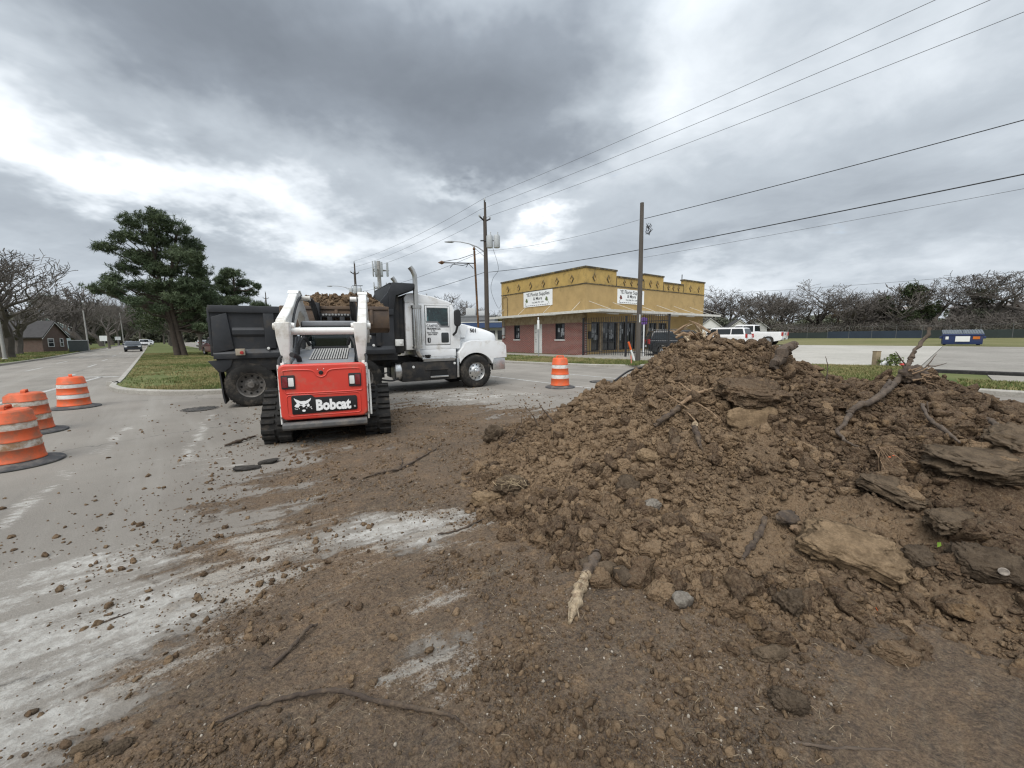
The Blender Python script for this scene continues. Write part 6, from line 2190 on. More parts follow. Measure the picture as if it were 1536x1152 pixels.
S('earth_clump', (-1.70, 1.36, .012), .055, .03, .022, .1, (.1, 0), M_GREYSLAB, 'low ridge of earth at the lower left corner of the mud', 'earth clump', 23, .25)
S('earth_clump', (-1.57, 1.36, .012), .05, .03, .024, .5, (.0, .1), M_DARKSLAB, 'dark lump of earth right of the corner ridge', 'earth clump', 24, .25)
S('earth_clump', (-2.12, 1.52, .006), .026, .014, .010, .5, (.0, .1), M_DARKSLAB, 'small dark lump alone on the white lime', 'earth clump', 25, .25, 3)
for i, (x, y, a, lab) in enumerate(((.62, 2.45, .075, 'brown lump beside the inner end of the splintered branch'), (.50, 2.52, .06, 'dark lump left of the splintered branch'), (.72, 2.36, .08, 'crumbly dark lump right of the splintered branch'))):
    S('earth_clump', (x, y, gz(x, y) + .03), a, a * .8, a * .7, i, (.2, .1), M_DARKSLAB if i else M_GREYSLAB, lab, 'earth clump', 30 + i, .22, 3)
sh = MB().lathe([(.030, 0), (.034, .006), (.026, .011), (.020, .006)], 16, (0, 0, 0), 'Z').build('shell', mat('shell_white', (.22, .19, .16), .9, var=.7, vscale=20), smooth=True)
sh.location = (2.765, 2.052, .262); sh.rotation_euler = (1.15, 0, -.5); sh.scale = (.72, .62, .5)
tag(sh, 'pale broken shell on the dark grey block at lower right', 'shell')


def knotty(pts, radii, seed, n=9, jit=.17, m=8):
    """an uneven woody limb through the points"""
    P = smooth_line([tuple(p) for p in pts], m)
    rr = np.interp(np.linspace(0, 1, len(P)), np.linspace(0, 1, len(radii)), radii)
    r = np.random.default_rng(seed)
    rr = rr * (1 + jit * r.normal(size=len(P)))
    mean = float(np.mean(radii))
    P = [Vector(p) + Vector(r.normal(size=3) * mean * .26) for p in P]
    mb = MB().tube(P, list(np.maximum(rr, .001)), n)
    return mb


def root(name, pts, radii, label, cat, m, seed, lift=.3):
    P = [Vector(p) + Vector((0, 0, radii[min(i, len(radii) - 1)] * lift)) for i, p in enumerate(pts)]
    o = knotty(P, radii, seed).build(name, m, smooth=True)
    return tag(o, label, cat)


# the long branch with its root ball
lb = empty('branch', (4.50, 4.50, 1.0), 0, 'long dark branch with a knotted root ball sticking up from the right of the heap', 'branch')
o = Vector((4.50, 4.50, 1.0))
w = [Vector(p) - o for p in [(5.02, 4.70, 1.64), (4.76, 4.62, 1.36), (4.70, 4.60, 1.24), (4.55, 4.52, 1.12), (4.40, 4.45, 1.02), (3.98, 4.08, 1.01), (3.62, 3.85, .93), (3.39, 3.78, .88), (3.31, 3.76, .82)]]
knotty(w, [.020, .022, .026, .026, .030, .030, .029, .027, .024], 3, 10, .10, 7).build('limb', M_BARKL, lb, smooth=True)
w2 = [Vector(p) - o for p in [(3.31, 3.76, .82), (3.10, 3.57, .75), (3.02, 3.54, .70), (2.95, 3.36, .66), (3.01, 3.30, .62)]]
knotty(w2, [.023, .019, .016, .012, .007], 4, 8, .10, 6).build('limb', M_BARKL, lb, smooth=True)
knotty([Vector(p) - o for p in [(4.30, 4.40, 1.06), (4.05, 4.16, 1.05), (3.75, 3.95, .96), (3.55, 3.83, .90)]], [.016, .019, .016, .008], 14, 8, .12, 6).build('limb', M_BARK, lb, smooth=True)
V, F = ico(4)
nn = fbm(V[:, 0] * 2 + 3, V[:, 1] * 2, 5, 7, .65, z=V[:, 2] * 2 + 1.01)
kn = mesh_np('root_ball', V * (1 + .55 * nn[:, None]) * np.array([.17, .11, .105]), F, M_BARK, lb, smooth=True)
kn.location = Vector((4.66, 4.52, 1.10)) - o; kn.rotation_euler = (0, -.35, .3)
tn = MB()
rg = random.Random(5)
for i in range(26):
    a = Vector((4.66, 4.48, 1.10)) - o + Vector((rg.uniform(-.12, .15), rg.uniform(-.1, .02), rg.uniform(-.07, .09)))
    tn.tube([a, a + Vector((rg.uniform(-.05, .09), rg.uniform(-.08, 0), rg.uniform(-.05, .06)))], [.012, .004], 5)
tn.build('torn_fibres', M_RAWWOOD, lb)['kind'] = 'stuff'
for i, (p0, p1, p2) in enumerate((((4.80, 4.62, 1.08), (4.98, 4.66, 1.20), (5.10, 4.68, 1.34)), ((4.98, 4.66, 1.20), (5.12, 4.7, 1.19), (5.30, 4.74, 1.22)), ((4.62, 4.56, 1.22), (4.55, 4.56, 1.30), (4.48, 4.55, 1.38)))):
    knotty([Vector(p) - o for p in (p0, p1, p2)], [.010, .007, .003], 20 + i, 5, .1, 3).build('twig', M_BARKL, lb, smooth=True)
stump = root('stump', [(3.00, 4.40, 1.22), (3.08, 4.46, 1.34), (3.17, 4.50, 1.42), (3.30, 4.54, 1.455)], [.070, .055, .048, .042], 'short thick broken stump jutting from the heap right of its top', 'stump', M_BARKL, 8)
root('root', [(1.47, 3.96, .67), (1.62, 4.00, .76), (1.80, 4.11, .84)], [.022, .030, .020], 'thick dark root lying across the upper left slope', 'root', M_BARK, 9)
root('root', [(1.79, 4.13, .84), (1.93, 4.15, .93), (2.06, 4.18, .99), (2.16, 4.16, 1.02)], [.018, .022, .018, .010], 'pale torn root just right of the thick dark root', 'root', M_RAWWOOD, 10)
root('root', [(1.80, 3.78, .70), (1.78, 3.70, .68), (1.75, 3.58, .63), (1.73, 3.47, .56)], [.020, .026, .023, .011], 'hollow broken root pointing down the slope', 'root', M_BARK, 11)
ring = MB().lathe([(.020, 0), (.036, 0), (.036, .014), (.020, .014)], 14, (0, 0, 0), 'Z').build('root_end', M_PALEWOOD, None, smooth=True)
ring.scale = (.75, .75, .8); ring.location = (1.80, 3.765, .73); ring.rotation_euler = (1.25, 0, -.3)
tag(ring, 'pale ring-shaped broken end of the hollow root', 'root end')
for i, (pts, r0, lab) in enumerate((
        ([(1.86, 4.02, .82), (1.72, 4.05, .92), (1.60, 4.12, 1.02)], .010, 'thin pale rootlet reaching up left from the torn root'),
        ([(1.95, 4.05, .88), (2.02, 3.90, .82), (2.06, 3.78, .76)], .010, 'thin pale rootlet hanging below the torn root'),
        ([(1.82, 3.98, .80), (1.84, 3.84, .74), (1.83, 3.74, .69)], .009, 'short rootlet between the torn root and the hollow root'),
        ([(2.0, 4.1, .96), (1.9, 4.2, 1.02), (1.86, 4.3, 1.08)], .011, 'reddish rootlet standing above the torn root'),
        ([(3.70, 4.55, 1.02), (3.72, 4.58, 1.22), (3.70, 4.60, 1.33)], .006, 'thin upright rootlet in the saddle of the heap'),
        ([(4.05, 3.75, .93), (4.04, 3.72, .84), (4.05, 3.70, .78)], .006, 'thin hanging rootlet under the root ball'))):
    root('rootlet', pts, [r0, r0 * .8, r0 * .35], lab, 'root', M_RAWWOOD if i < 4 else M_BARKL, 40 + i)
root('root', [(4.03, 3.78, .90), (3.78, 3.47, .82), (3.70, 3.28, .775), (3.58, 3.04, .72)], [.012, .016, .018, .008], 'long thin root running down the right slope', 'root', M_BARKL, 12)
root('root', [(4.16, 3.33, .84), (4.07, 3.19, .80), (3.97, 3.05, .745)], [.016, .018, .011], 'short grey root near the right edge of the heap', 'root', M_BARKL, 13)
root('root', [(1.86, 2.75, .25), (1.85, 2.73, .245), (1.73, 2.60, .20), (1.62, 2.51, .16), (1.51, 2.42, .115)], [.010, .016, .019, .019, .013], 'dark smooth root pointing down the lower middle slope', 'root', M_BARK, 15)
bk = S('bark_piece', (2.02, 2.73, .27), .14, .055, .018, .55, (.55, .1), M_BARK, 'curled piece of dark bark beside the smooth root', 'bark', 50, .3, 3)
tb_ = S('bark_piece', (2.03, 2.66, .215), .05, .03, .012, .3, (.6, .2), M_RAWWOOD, 'torn orange-brown wood under the curled bark', 'bark', 51, .3, 3)
# root tuft
tf = empty('root_tuft', (3.09, 3.24, .60), 0, 'tuft of pale fine roots in the middle of the right slope', 'roots')
tm = MB()
for i in range(16):
    a = rg.uniform(-2.9, -.2); L = rg.uniform(.08, .24)
    tm.tube([(0 + rg.uniform(-.04, .04), 0, .02), (math.cos(a) * L * .5, -.05 - rg.uniform(0, .1), .03 + rg.uniform(-.02, .04)), (math.cos(a) * L, -.08 - rg.uniform(0, .2), math.sin(a) * L * .5 + rg.uniform(-.03, .03))], [.004, .003, .0015], 5)
tm.build('fine_root', M_RAWWOOD, tf)['kind'] = 'stuff'
# splintered branch at the foot
sb = empty('branch', (.42, 2.25, .03), 0, 'splintered branch with a torn pale end lying at the foot of the heap', 'branch')
o = Vector((.42, 2.25, .03))
knotty([Vector(p) - o for p in [(.60, 2.62, .085), (.545, 2.50, .07), (.47, 2.38, .055)]], [.024, .034, .034], 60, 10, .08).build('limb', M_BARKL, sb, smooth=True)
knotty([Vector(p) - o for p in [(.48, 2.395, .055), (.41, 2.27, .05), (.345, 2.10, .045), (.30, 1.985, .04)]], [.036, .032, .026, .010], 61, 10, .16).build('torn_end', M_PALEWOOD, sb, smooth=True)
sp_ = MB()
for i in range(22):
    t = rg.random()
    a = Vector((.47 - .15 * t, 2.38 - .36 * t, .065)) - o + Vector((rg.uniform(-.03, .03), 0, rg.uniform(-.01, .02)))
    sp_.tube([a, a + Vector((rg.uniform(-.05, .01), -rg.uniform(.04, .12), rg.uniform(-.015, .012)))], [.006, .0015], 4)
sp_.build('splinter', M_PALEWOOD, sb)['kind'] = 'stuff'
# long stick in the foreground
root('stick', [(-1.26, 1.455, .02), (-1.14, 1.51, .03), (-.99, 1.55, .04), (-.82, 1.58, .035), (-.62, 1.52, .045), (-.44, 1.495, .03), (-.31, 1.47, .03), (-.235, 1.445, .022), (-.165, 1.395, .016)], [.004, .007, .009, .009, .011, .009, .007, .006, .003], 'long crooked stick lying on the mud in the foreground', 'stick', M_BARK, 70)
root('stick', [(-1.20, 1.72, .02), (-1.16, 1.83, .03), (-1.13, 1.94, .045), (-1.10, 2.00, .03)], [.010, .010, .010, .006], 'short dark stick at the edge of the white lime, left foreground', 'stick', M_BARK, 71)
root('stick', [(-2.40, 2.03, .006), (-2.34, 2.09, .008), (-2.29, 2.15, .006)], [.004, .006, .003], 'thin dark stick lying on the white lime at left', 'stick', M_BARK, 72)
root('stick', [(-1.72, 4.30, .02), (-1.55, 4.45, .03), (-1.37, 4.57, .03), (-1.22, 4.95, .04), (-1.08, 5.42, .03)], [.008, .014, .014, .010, .006], 'long dark root lying on the mud behind the white lime patch', 'stick', M_BARK, 73)
root('stick', [(-1.38, 4.57, .02), (-1.42, 4.85, .03), (-1.50, 5.05, .02)], [.010, .008, .004], 'side root forking off the long dark root on the mud', 'stick', M_BARK, 74)
root('stick', [(-4.33, 5.72, .02), (-4.28, 5.95, .03), (-4.24, 6.30, .02)], [.014, .024, .010], 'black stick on the pavement left of the loader', 'stick', M_BARK, 75)
root('stick', [(1.09, 1.35, .016), (1.21, 1.32, .022), (1.34, 1.317, .02), (1.48, 1.312, .016)], [.004, .006, .006, .003], 'thin brown stick near the bottom edge of the picture', 'stick', M_BARKL, 76)
root('stick', [(-.62, 3.0, .02), (-.45, 3.07, .02), (-.30, 3.2, .03), (-.22, 3.28, .02)], [.006, .008, .007, .003], 'thin curved root at the edge of the lime patch', 'stick', M_BARK, 77)
# twigs standing out at the left foot of the heap
for i, (pts, r0, lab) in enumerate((
        ([(.38, 5.43, .30), (.30, 5.48, .46), (.17, 5.55, .62)], .012, 'thin twig leaning left out of the heap edge'),
        ([(.55, 5.10, .46), (.45, 5.16, .58), (.36, 5.2, .70)], .014, 'dark twig leaning left out of the heap edge, the one nearest the slope'),
        ([(-.06, 5.12, .15), (.06, 5.15, .34), (.12, 5.17, .44), (.12, 5.17, .54)], .012, 'forked twig rising above the small clumps at the heap edge'),
        ([(-.04, 5.10, .18), (.09, 5.07, .26), (.20, 5.04, .30)], .010, 'low twig crossing the foot of the forked twig'))):
    root('twig', pts, [r0, r0 * .8, r0 * .5, r0 * .3], lab, 'twig', M_BARK, 80 + i)
hose = MB().tube([Vector(p) for p in smooth_line([(1.42, 5.35, .98), (1.63, 5.45, 1.10), (1.80, 5.5, 1.14), (1.95, 5.5, 1.17)], 6)], .014, 8).build('bent_rod', M_RUBBER, smooth=True)
tag(hose, 'bent black rod sticking out of the heap beside the survey stake', 'rod')
# shredded wood on the very top
sw = empty('shredded_stump', (2.50, 5.30, 1.60), 0, 'pile of shredded orange wood and splinters on the top of the heap', 'wood scraps')
for i in range(16):
    a = rg.uniform(0, 6.28); L = rg.uniform(.10, .30); el = rg.uniform(.05, .75)
    c = Vector((rg.uniform(-.28, .30), rg.uniform(-.18, .1), rg.uniform(-.06, .06)))
    d = Vector((math.cos(a) * math.cos(el), math.sin(a) * math.cos(el), math.sin(el)))
    s_ = MB().tube([c - d * .05, c + d * L * .5 + Vector((0, 0, .01)), c + d * L], [rg.uniform(.014, .034), rg.uniform(.012, .026), .003], 5)
    s_.build('splinter', M_RAWWOOD if i % 3 else M_PALEWOOD, sw)
MB().tube([(.02, -.05, 0), (.0, -.06, .10), (-.01, -.06, .20)], [.016, .010, .002], 5).tube([(-.30, -.05, -.04), (-.22, -.08, .02), (-.08, -.1, -.02)], [.02, .026, .02], 6).build('splinter', M_RAWWOOD, sw)
# scraps
oc = MB().raw([(-.007, -.03, 0), (.008, -.026, .004), (.013, .0, .009), (.009, .028, .004), (-.003, .032, .0), (-.008, .0, .006)], [(0, 1, 2, 5), (5, 2, 3, 4)]).build('plastic_scrap', M_ORANGE)
oc.location = (2.06, 2.045, gz(2.06, 2.045) + .02); oc.rotation_euler = (.5, .2, .2)
tag(oc, 'small bright orange plastic scrap on the mud below the tan slab', 'scrap')
oc = MB().raw([(-.05, -.008, 0), (.0, -.012, .01), (.05, -.004, .004), (.05, .01, .0), (0, .012, .012), (-.05, .008, 0)], [(0, 1, 4, 5), (1, 2, 3, 4)]).build('plastic_scrap', M_ORANGE)
oc.location = (3.18, 3.15, gz(3.18, 3.15) + .03); oc.rotation_euler = (.7, 0, .1)
tag(oc, 'orange plastic scrap next to the tuft of fine roots', 'scrap')
lf = MB().raw([(-.02, -.012, 0), (.018, -.01, .004), (.024, .01, .01), (-.012, .014, .012)], [(0, 1, 2, 3)]).build('leaf', mat('green_leaf', (.18, .30, .04), .6))
lf.location = (2.66, 2.30, gz(2.66, 2.30) + .05); lf.rotation_euler = (.9, 0, .3)
tag(lf, 'single green leaf among the dark blocks at right', 'leaf')
pc = MB().lathe([(.035, 0), (.036, .006), (.026, .012), (0, .013)], 10).build('lime_lump', mat('lime_lump_white', (.50, .48, .44), .85))
pc.location = (.235, 1.405, gz(.235, 1.405) + .002); pc.scale = (.5, .32, .8)
tag(pc, 'small white lump of lime on the mud, bottom centre', 'stone')
# dry roots on the left clump
dr = MB()
for i in range(60):
    a = Vector((-.02 + rg.gauss(0, .07), 3.66 + rg.gauss(0, .04), .20 + rg.gauss(0, .02)))
    dr.tube([a, a + Vector((rg.uniform(-.08, .08), -rg.uniform(.02, .08), rg.uniform(-.05, .05)))], [.0025, .001], 3)
o_ = dr.build('dry_straw', mat('dry_straw', (.40, .31, .19), .9, var=.3, vscale=20))
tag(o_, 'wisps of dry straw on the clump at the left foot of the heap', kind='stuff')
# straw and fine fibres all over the mud and the heap
fb = MB()
rr_ = np.random.default_rng(99)
for i in range(520):
    r0 = math.exp(rr_.uniform(math.log(1.3), math.log(4.5))); a0 = rr_.uniform(-.62, .92)
    x, y = r0 * math.sin(a0), r0 * math.cos(a0)
    if _paint(np.array([x]), np.array([y]))[0][0] < .5 and pile_base(np.array([x]), np.array([y]))[0] < 0:
        continue
    L = rr_.uniform(.012, .05); t = rr_.uniform(0, 6.28)
    x1, y1 = x + L * math.cos(t), y + L * math.sin(t)
    z0, z1 = gz(x, y) + .008, gz(x1, y1) + .006
    fb.tube([(x, y, z0), ((x + x1) / 2 + rr_.normal(0, .006), (y + y1) / 2, max(z0, z1) + .006), (x1, y1, z1)], [.0007 * r0 ** .5, .0009 * r0 ** .5, .0005], 3)
o_ = fb.build('straw', mat('pale_straw', (.27, .21, .14), .9, var=.4, vscale=3))
tag(o_, 'fine straw and root fibres strewn over the mud and the heap', kind='stuff')

# ------------------------------------------------------------------ trees
M_PBARK = mat('pine_bark', (.075, .058, .046), .95, var=.3, vscale=3, bump=.6, bscale=18)
M_TBARK = mat('grey_tree_bark', (.095, .082, .070), .95, var=.3, vscale=3, bump=.5, bscale=18)
M_TWIG = mat('grey_twigs', (.112, .098, .087), .95, var=.25, vscale=.5)
M_TWIGB = mat('brown_twigs', (.120, .104, .092), .95, var=.3, vscale=.4)


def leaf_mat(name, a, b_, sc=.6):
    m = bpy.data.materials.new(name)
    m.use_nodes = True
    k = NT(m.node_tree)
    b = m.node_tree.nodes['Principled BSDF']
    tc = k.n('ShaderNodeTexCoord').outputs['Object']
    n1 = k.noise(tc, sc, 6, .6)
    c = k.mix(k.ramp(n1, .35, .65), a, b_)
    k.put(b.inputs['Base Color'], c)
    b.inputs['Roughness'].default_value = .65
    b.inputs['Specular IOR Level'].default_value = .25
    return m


M_NEEDLE = leaf_mat('pine_needles', (.055, .080, .042), (.098, .126, .066))
M_OAK = leaf_mat('dark_evergreen_leaves', (.030, .046, .020), (.058, .075, .030))
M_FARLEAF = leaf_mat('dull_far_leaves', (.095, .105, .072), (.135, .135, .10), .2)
M_BROWNLEAF = leaf_mat('dull_brown_scrub', (.130, .126, .098), (.165, .155, .125), .4)
M_YELLEAF = leaf_mat('yellowish_leaves', (.13, .13, .05), (.19, .17, .07), .5)


def tufts(centres, n_each, spread, ln, wd, seed, dome=0.0):
    """star-shaped needle tufts around the given points: V, F"""
    r = np.random.default_rng(seed)
    C = np.repeat(centres, n_each, 0)
    d = r.normal(size=C.shape); d[:, 2] += dome
    d /= np.linalg.norm(d, axis=1)[:, None]
    s = np.cross(d, r.normal(size=C.shape)); s /= np.linalg.norm(s, axis=1)[:, None]
    L = ln * r.uniform(.6, 1.3, len(C))[:, None]; W = wd * r.uniform(.7, 1.3, len(C))[:, None]
    c0 = C + r.normal(size=C.shape) * spread
    V = np.stack([c0 - s * W, c0 + s * W, c0 + d * L], 1).reshape(-1, 3)
    return V, np.arange(len(V)).reshape(-1, 3)


def blob_points(ells, per, seed, shell=.55):
    r = np.random.default_rng(seed)
    out = []
    vol = [a * b * c for (_, _, _, a, b, c) in ells]
    tot = sum(vol)
    for (x, y, z, a, b, c), v in zip(ells, vol):
        n = max(60 if per > 2000 else 6, int(per * v / tot))
        d = r.normal(size=(n, 3)); d /= np.linalg.norm(d, axis=1)[:, None]
        q = r.uniform(shell ** 3, 1, n) ** (1 / 3)
        q = q * (1 + .55 * fbm(d[:, 0] * 2.3 + x, d[:, 1] * 2.3 + y, 3, seed + 7, .65, z=d[:, 2] * 2.3 + z))
        out.append(np.array([x, y, z]) + d * q[:, None] * np.array([a, b, c]) + r.normal(0, .12 * min(a, b, c), (n, 3)))
    P = np.concatenate(out)
    keep = fbm(P[:, 0] * 1.5, P[:, 1] * 1.5, 3, seed + 31, .6, z=P[:, 2] * 1.5) > -.16
    return P[keep]


def pine(base, lat, ml, mv, cl, trunks, label, seed, depth=2.6, per=8000):
    """cl: clumps as (sideways, height, half width, half height) counted in cells of ml x mv metres"""
    t = empty('pine_tree', base, 0, label, 'tree')
    r = random.Random(seed)
    fx, fy = -lat[1], lat[0]
    ells, limbs = [], MB()
    top = max(c[1] for c in cl)
    for (u, z, a, b) in cl:
        for q in range(3 if a > 12 else 2):
            dd = r.uniform(-1, 1) * depth * (1 - .5 * z / top)
            uu = (u + r.uniform(-.45, .45) * a) * ml
            zz_ = (z + r.uniform(-.25, .25) * b) * mv
            ells.append((lat[0] * uu + fx * dd, lat[1] * uu + fy * dd, zz_, a * ml * .62, a * ml * .62, b * mv * .62))
            tk = min(trunks, key=lambda p: abs(p[1][0] - u))
            k0 = max(.25, min(.95, (zz_ / mv - b * 1.2) / tk[-1][1]))
            i = min(len(tk) - 2, int(k0 * (len(tk) - 1)))
            f = k0 * (len(tk) - 1) - i
            p0 = Vector((lat[0] * ml * (tk[i][0] * (1 - f) + tk[i + 1][0] * f), lat[1] * ml * (tk[i][0] * (1 - f) + tk[i + 1][0] * f), mv * (tk[i][1] * (1 - f) + tk[i + 1][1] * f)))
            p1 = Vector(ells[-1][:3])
            mid = p0.lerp(p1, .5) + Vector((0, 0, -.12 * (p1 - p0).length))
            limbs.tube([p0, mid, p1], [.07, .045, .015], 5)
    for tk in trunks:
        pts = [Vector((lat[0] * u * ml, lat[1] * u * ml, z * mv)) for u, z in tk]
        MB().tube([pts[0] - Vector((0, 0, .2))] + pts, [.32, .27] + [.25 * (1 - .8 * i / len(pts)) for i in range(1, len(pts))], 10).build('trunk', M_PBARK, t, smooth=True)
    limbs.build('limb', M_PBARK, t)
    P = blob_points(ells, per, seed)
    V, F = tufts(P, 13, .05, .30, .026, seed + 1, .35)
    mesh_np('crown', V, F, M_NEEDLE, t)
    return t


LAT = (.743, .669)
pine((-31.4, 37.2, .1), LAT, .0457, .0605, [
    (-25, 205, 38, 14), (-58, 192, 26, 12), (8, 190, 38, 14), (30, 172, 30, 16), (-70, 172, 20, 12), (-30, 172, 42, 18), (-85, 155, 26, 10), (-40, 150, 44, 18), (10, 152, 44, 18),
    (45, 150, 20, 14), (-60, 130, 36, 14), (-15, 128, 44, 18), (35, 128, 34, 18), (-88, 112, 22, 9), (-108, 97, 16, 6), (-92, 100, 18, 8), (-78, 92, 20, 8), (-65, 104, 30, 10), (44, 128, 24, 16), (60, 92, 26, 16), (62, 64, 28, 16), (44, 50, 30, 14), (70, 46, 24, 14), (30, 44, 20, 9), (-25, 104, 36, 14), (20, 106, 40, 18), (52, 108, 24, 16),
    (-50, 80, 26, 8), (-22, 72, 24, 9), (28, 84, 38, 16), (50, 72, 26, 12), (-5, 88, 30, 10), (24, 60, 26, 10)],
    [[(-6, 0), (-10, 40), (-16, 85), (-24, 140), (-26, 200)], [(5, 0), (-2, 40), (-9, 85), (2, 140), (14, 185)]],
    'big dark pine with two leaning trunks on the median', 3)
pine((-33.6, 48.6, .1), (.81, .58), .072, .083, [
    (0, 112, 19, 10), (-16, 102, 14, 8), (14, 100, 16, 8), (-6, 90, 24, 10), (22, 88, 18, 7), (30, 96, 9, 5), (0, 76, 26, 9), (32, 68, 18, 6), (44, 63, 8, 4), (-18, 70, 20, 9), (8, 60, 24, 7), (-14, 50, 20, 8)],
    [[(-2, 0), (-3, 40), (-2, 75), (0, 112)]], 'smaller pine on the median behind the dump bed', 4, 2.4, 4500)


def bare_tree_mesh(seed, h, spread, levels=6, trunk=.28, n0=3, start=.28, minr=.0118):
    """trunk and crown meshes of a leafless tree"""
    r = random.Random(seed)
    tr, cr = MB(), MB()

    def grow(p, d, L, rad, lev):
        n = 4 if lev < 3 else 3
        pts, rs = [p], [rad]
        q, dd = p.copy(), d.copy()
        for i in range(n):
            dd = (dd + Vector((r.gauss(0, .16), r.gauss(0, .16), r.gauss(.03, .10)))).normalized()
            q = q + dd * L / n
            pts.append(q.copy()); rs.append(max(minr, rad * (1 - .42 * (i + 1) / n)))
        (tr if lev == 0 else cr).tube(pts, rs, 7 if lev < 1 else (5 if lev < 3 else 3), caps=False)
        if lev >= levels:
            return
        k = n0 + (1 if lev == 0 else 0) if lev < 2 else (3 if r.random() < .62 else 2)
        for i in range(k):
            f = 1.0 if i == 0 else r.uniform(.45, 1.0)
            j = min(n - 1, int(f * n))
            b = pts[j].lerp(pts[j + 1], f * n - j) if f < 1 else pts[-1]
            a = r.uniform(0, 6.283)
            side = Vector((math.cos(a), math.sin(a), 0))
            lean = r.uniform(.35, .95) * spread * (1.15 if lev < 2 else 1)
            nd = (dd * (1 - lean * .35) + side * lean + Vector((0, 0, .22 if lev < 3 else .05))).normalized()
            grow(b, nd, L * r.uniform(.62, .84), rs[j] * r.uniform(.55, .72), lev + 1)
    grow(Vector((0, 0, -.2)), Vector((0, 0, 1)), h * start, trunk, 0)
    zmax = max(v[2] for v in cr.v)
    for mb in (tr, cr):
        mb.v = [(x * h / zmax, y * h / zmax, z * h / zmax) for x, y, z in mb.v]
    return tr, cr


BARE = {}


def bare_tree(kind, loc, rz, sc, label, group=None, sxy=1.0):
    if kind not in BARE:
        args = {'oak': (41, 10, 1.05, 7, .34, 3, .22), 'wide': (43, 9, 1.2, 6, .26, 3, .20), 'tall': (47, 9, .75, 6, .20, 3, .30), 'thin': (53, 8, .85, 6, .14, 3, .26), 'multi': (59, 8, .95, 6, .18, 4, .14)}[kind]
        tr, cr = bare_tree_mesh(*args)
        t = empty('bare_tree', (0, 0, 0))
        tr.build('trunk', M_TBARK, t, smooth=True)
        cr.build('crown', M_TWIG, t)
        BARE[kind] = t
        o = t
    else:
        o = copy_tree(BARE[kind])
    o.location = loc; o.rotation_euler = (0, 0, rz); o.scale = (sc * sxy, sc * sxy, sc)
    o['label'] = label; o['category'] = 'tree'
    if group:
        o['group'] = group
    elif 'group' in o:
        del o['group']
    return o


def leafy_tree(loc, h, r_, label, m, seed, group=None, per=900, leaf=.22, name='tree', trunk=.25, low=.3, nblob=9):
    t = empty(name, loc, 0, label, 'tree', group)
    rg_ = random.Random(seed)
    ells, lb_ = [], MB()
    for i in range(nblob):
        z = h * rg_.uniform(low + .1, .92)
        w = r_ * math.sqrt(max(.1, 1 - ((z / h - .55) / .55) ** 2))
        a = rg_.uniform(0, 6.28); d = rg_.uniform(.15, .75) * w
        e = (d * math.cos(a), d * math.sin(a), z, r_ * rg_.uniform(.28, .5), r_ * rg_.uniform(.28, .5), h * rg_.uniform(.09, .17))
        ells.append(e)
        lb_.tube([(0, 0, h * low * .8), (e[0] * .5, e[1] * .5, h * low + (z - h * low) * .6), e[:3]], [trunk * .5, trunk * .3, .03], 5)
    MB().tube([(0, 0, -.2), (.05, .02, h * .3), (0, 0, h * .7)], [trunk, trunk * .75, trunk * .25], 8).build('trunk', M_TBARK, t, smooth=True)
    lb_.build('limb', M_TBARK, t)
    P = blob_points(ells, per, seed, .3)
    V, F = tufts(P, 7, leaf * .5, leaf * 1.3, leaf * .34, seed + 1)
    mesh_np('crown', V, F, m, t)
    return t


# left of the avenue
bare_tree('oak', (-46.0, 35.7, .1), .6, 1.0, 'large bare oak at the left edge, in front of the brick house', None, 1.0)
bare_tree('multi', (-68.2, 63.0, .1), 1.9, 1.32, 'bare tree with forked trunks behind the dark fence at left', None, .8)
bare_tree('wide', (-58, 46, .1), 2.2, 1.0, 'bare tree between the oak and the brick house', None, 1.0)
gl = 'bare trees lining the far left side of the avenue'
for i, (x, y, k, s_, rz) in enumerate(((-80, 78, 'tall', 1.25, 0), (-92, 84, 'wide', 1.4, 1), (-104, 100, 'multi', 1.5, 2), (-118, 118, 'tall', 1.8, 3), (-132, 130, 'wide', 1.7, 4), (-150, 152, 'multi', 2.0, 5), (-166, 176, 'tall', 2.2, .5), (-190, 205, 'wide', 2.6, 1.5), (-120, 104, 'multi', 1.6, 2.5), (-215, 238, 'multi', 2.8, 1.1))):
    bare_tree(k, (x, y, .1), rz, s_, 'grey bare tree lining the far left side of the avenue', gl, .8)
ge = 'dark evergreens closing the avenue'
for i, (x, y, h, r_) in enumerate(((-128, 112, 11, 6), (-150, 140, 13, 8), (-178, 172, 15, 9), (-205, 212, 17, 10), (-236, 262, 20, 13), (-262, 300, 22, 14), (-225, 285, 21, 14), (-245, 305, 24, 15))):
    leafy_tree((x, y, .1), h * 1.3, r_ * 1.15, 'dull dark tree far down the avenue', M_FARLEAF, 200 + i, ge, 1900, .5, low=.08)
gm = 'dark trees along the median beyond the pines'
for i, (s, n, h, r_) in enumerate(((68, 5.0, 8.0, 3.6), (82, 3.0, 9.5, 4.5), (98, 4.5, 10.5, 5), (120, 3.5, 12, 6), (150, 4, 13, 7), (185, 3.6, 15, 8))):
    leafy_tree(sn(s, n, .1), h * 1.15, r_ * 1.15, 'dark evergreen on the median beyond the pines', M_OAK, 220 + i, gm, 1500, .26, low=.22)
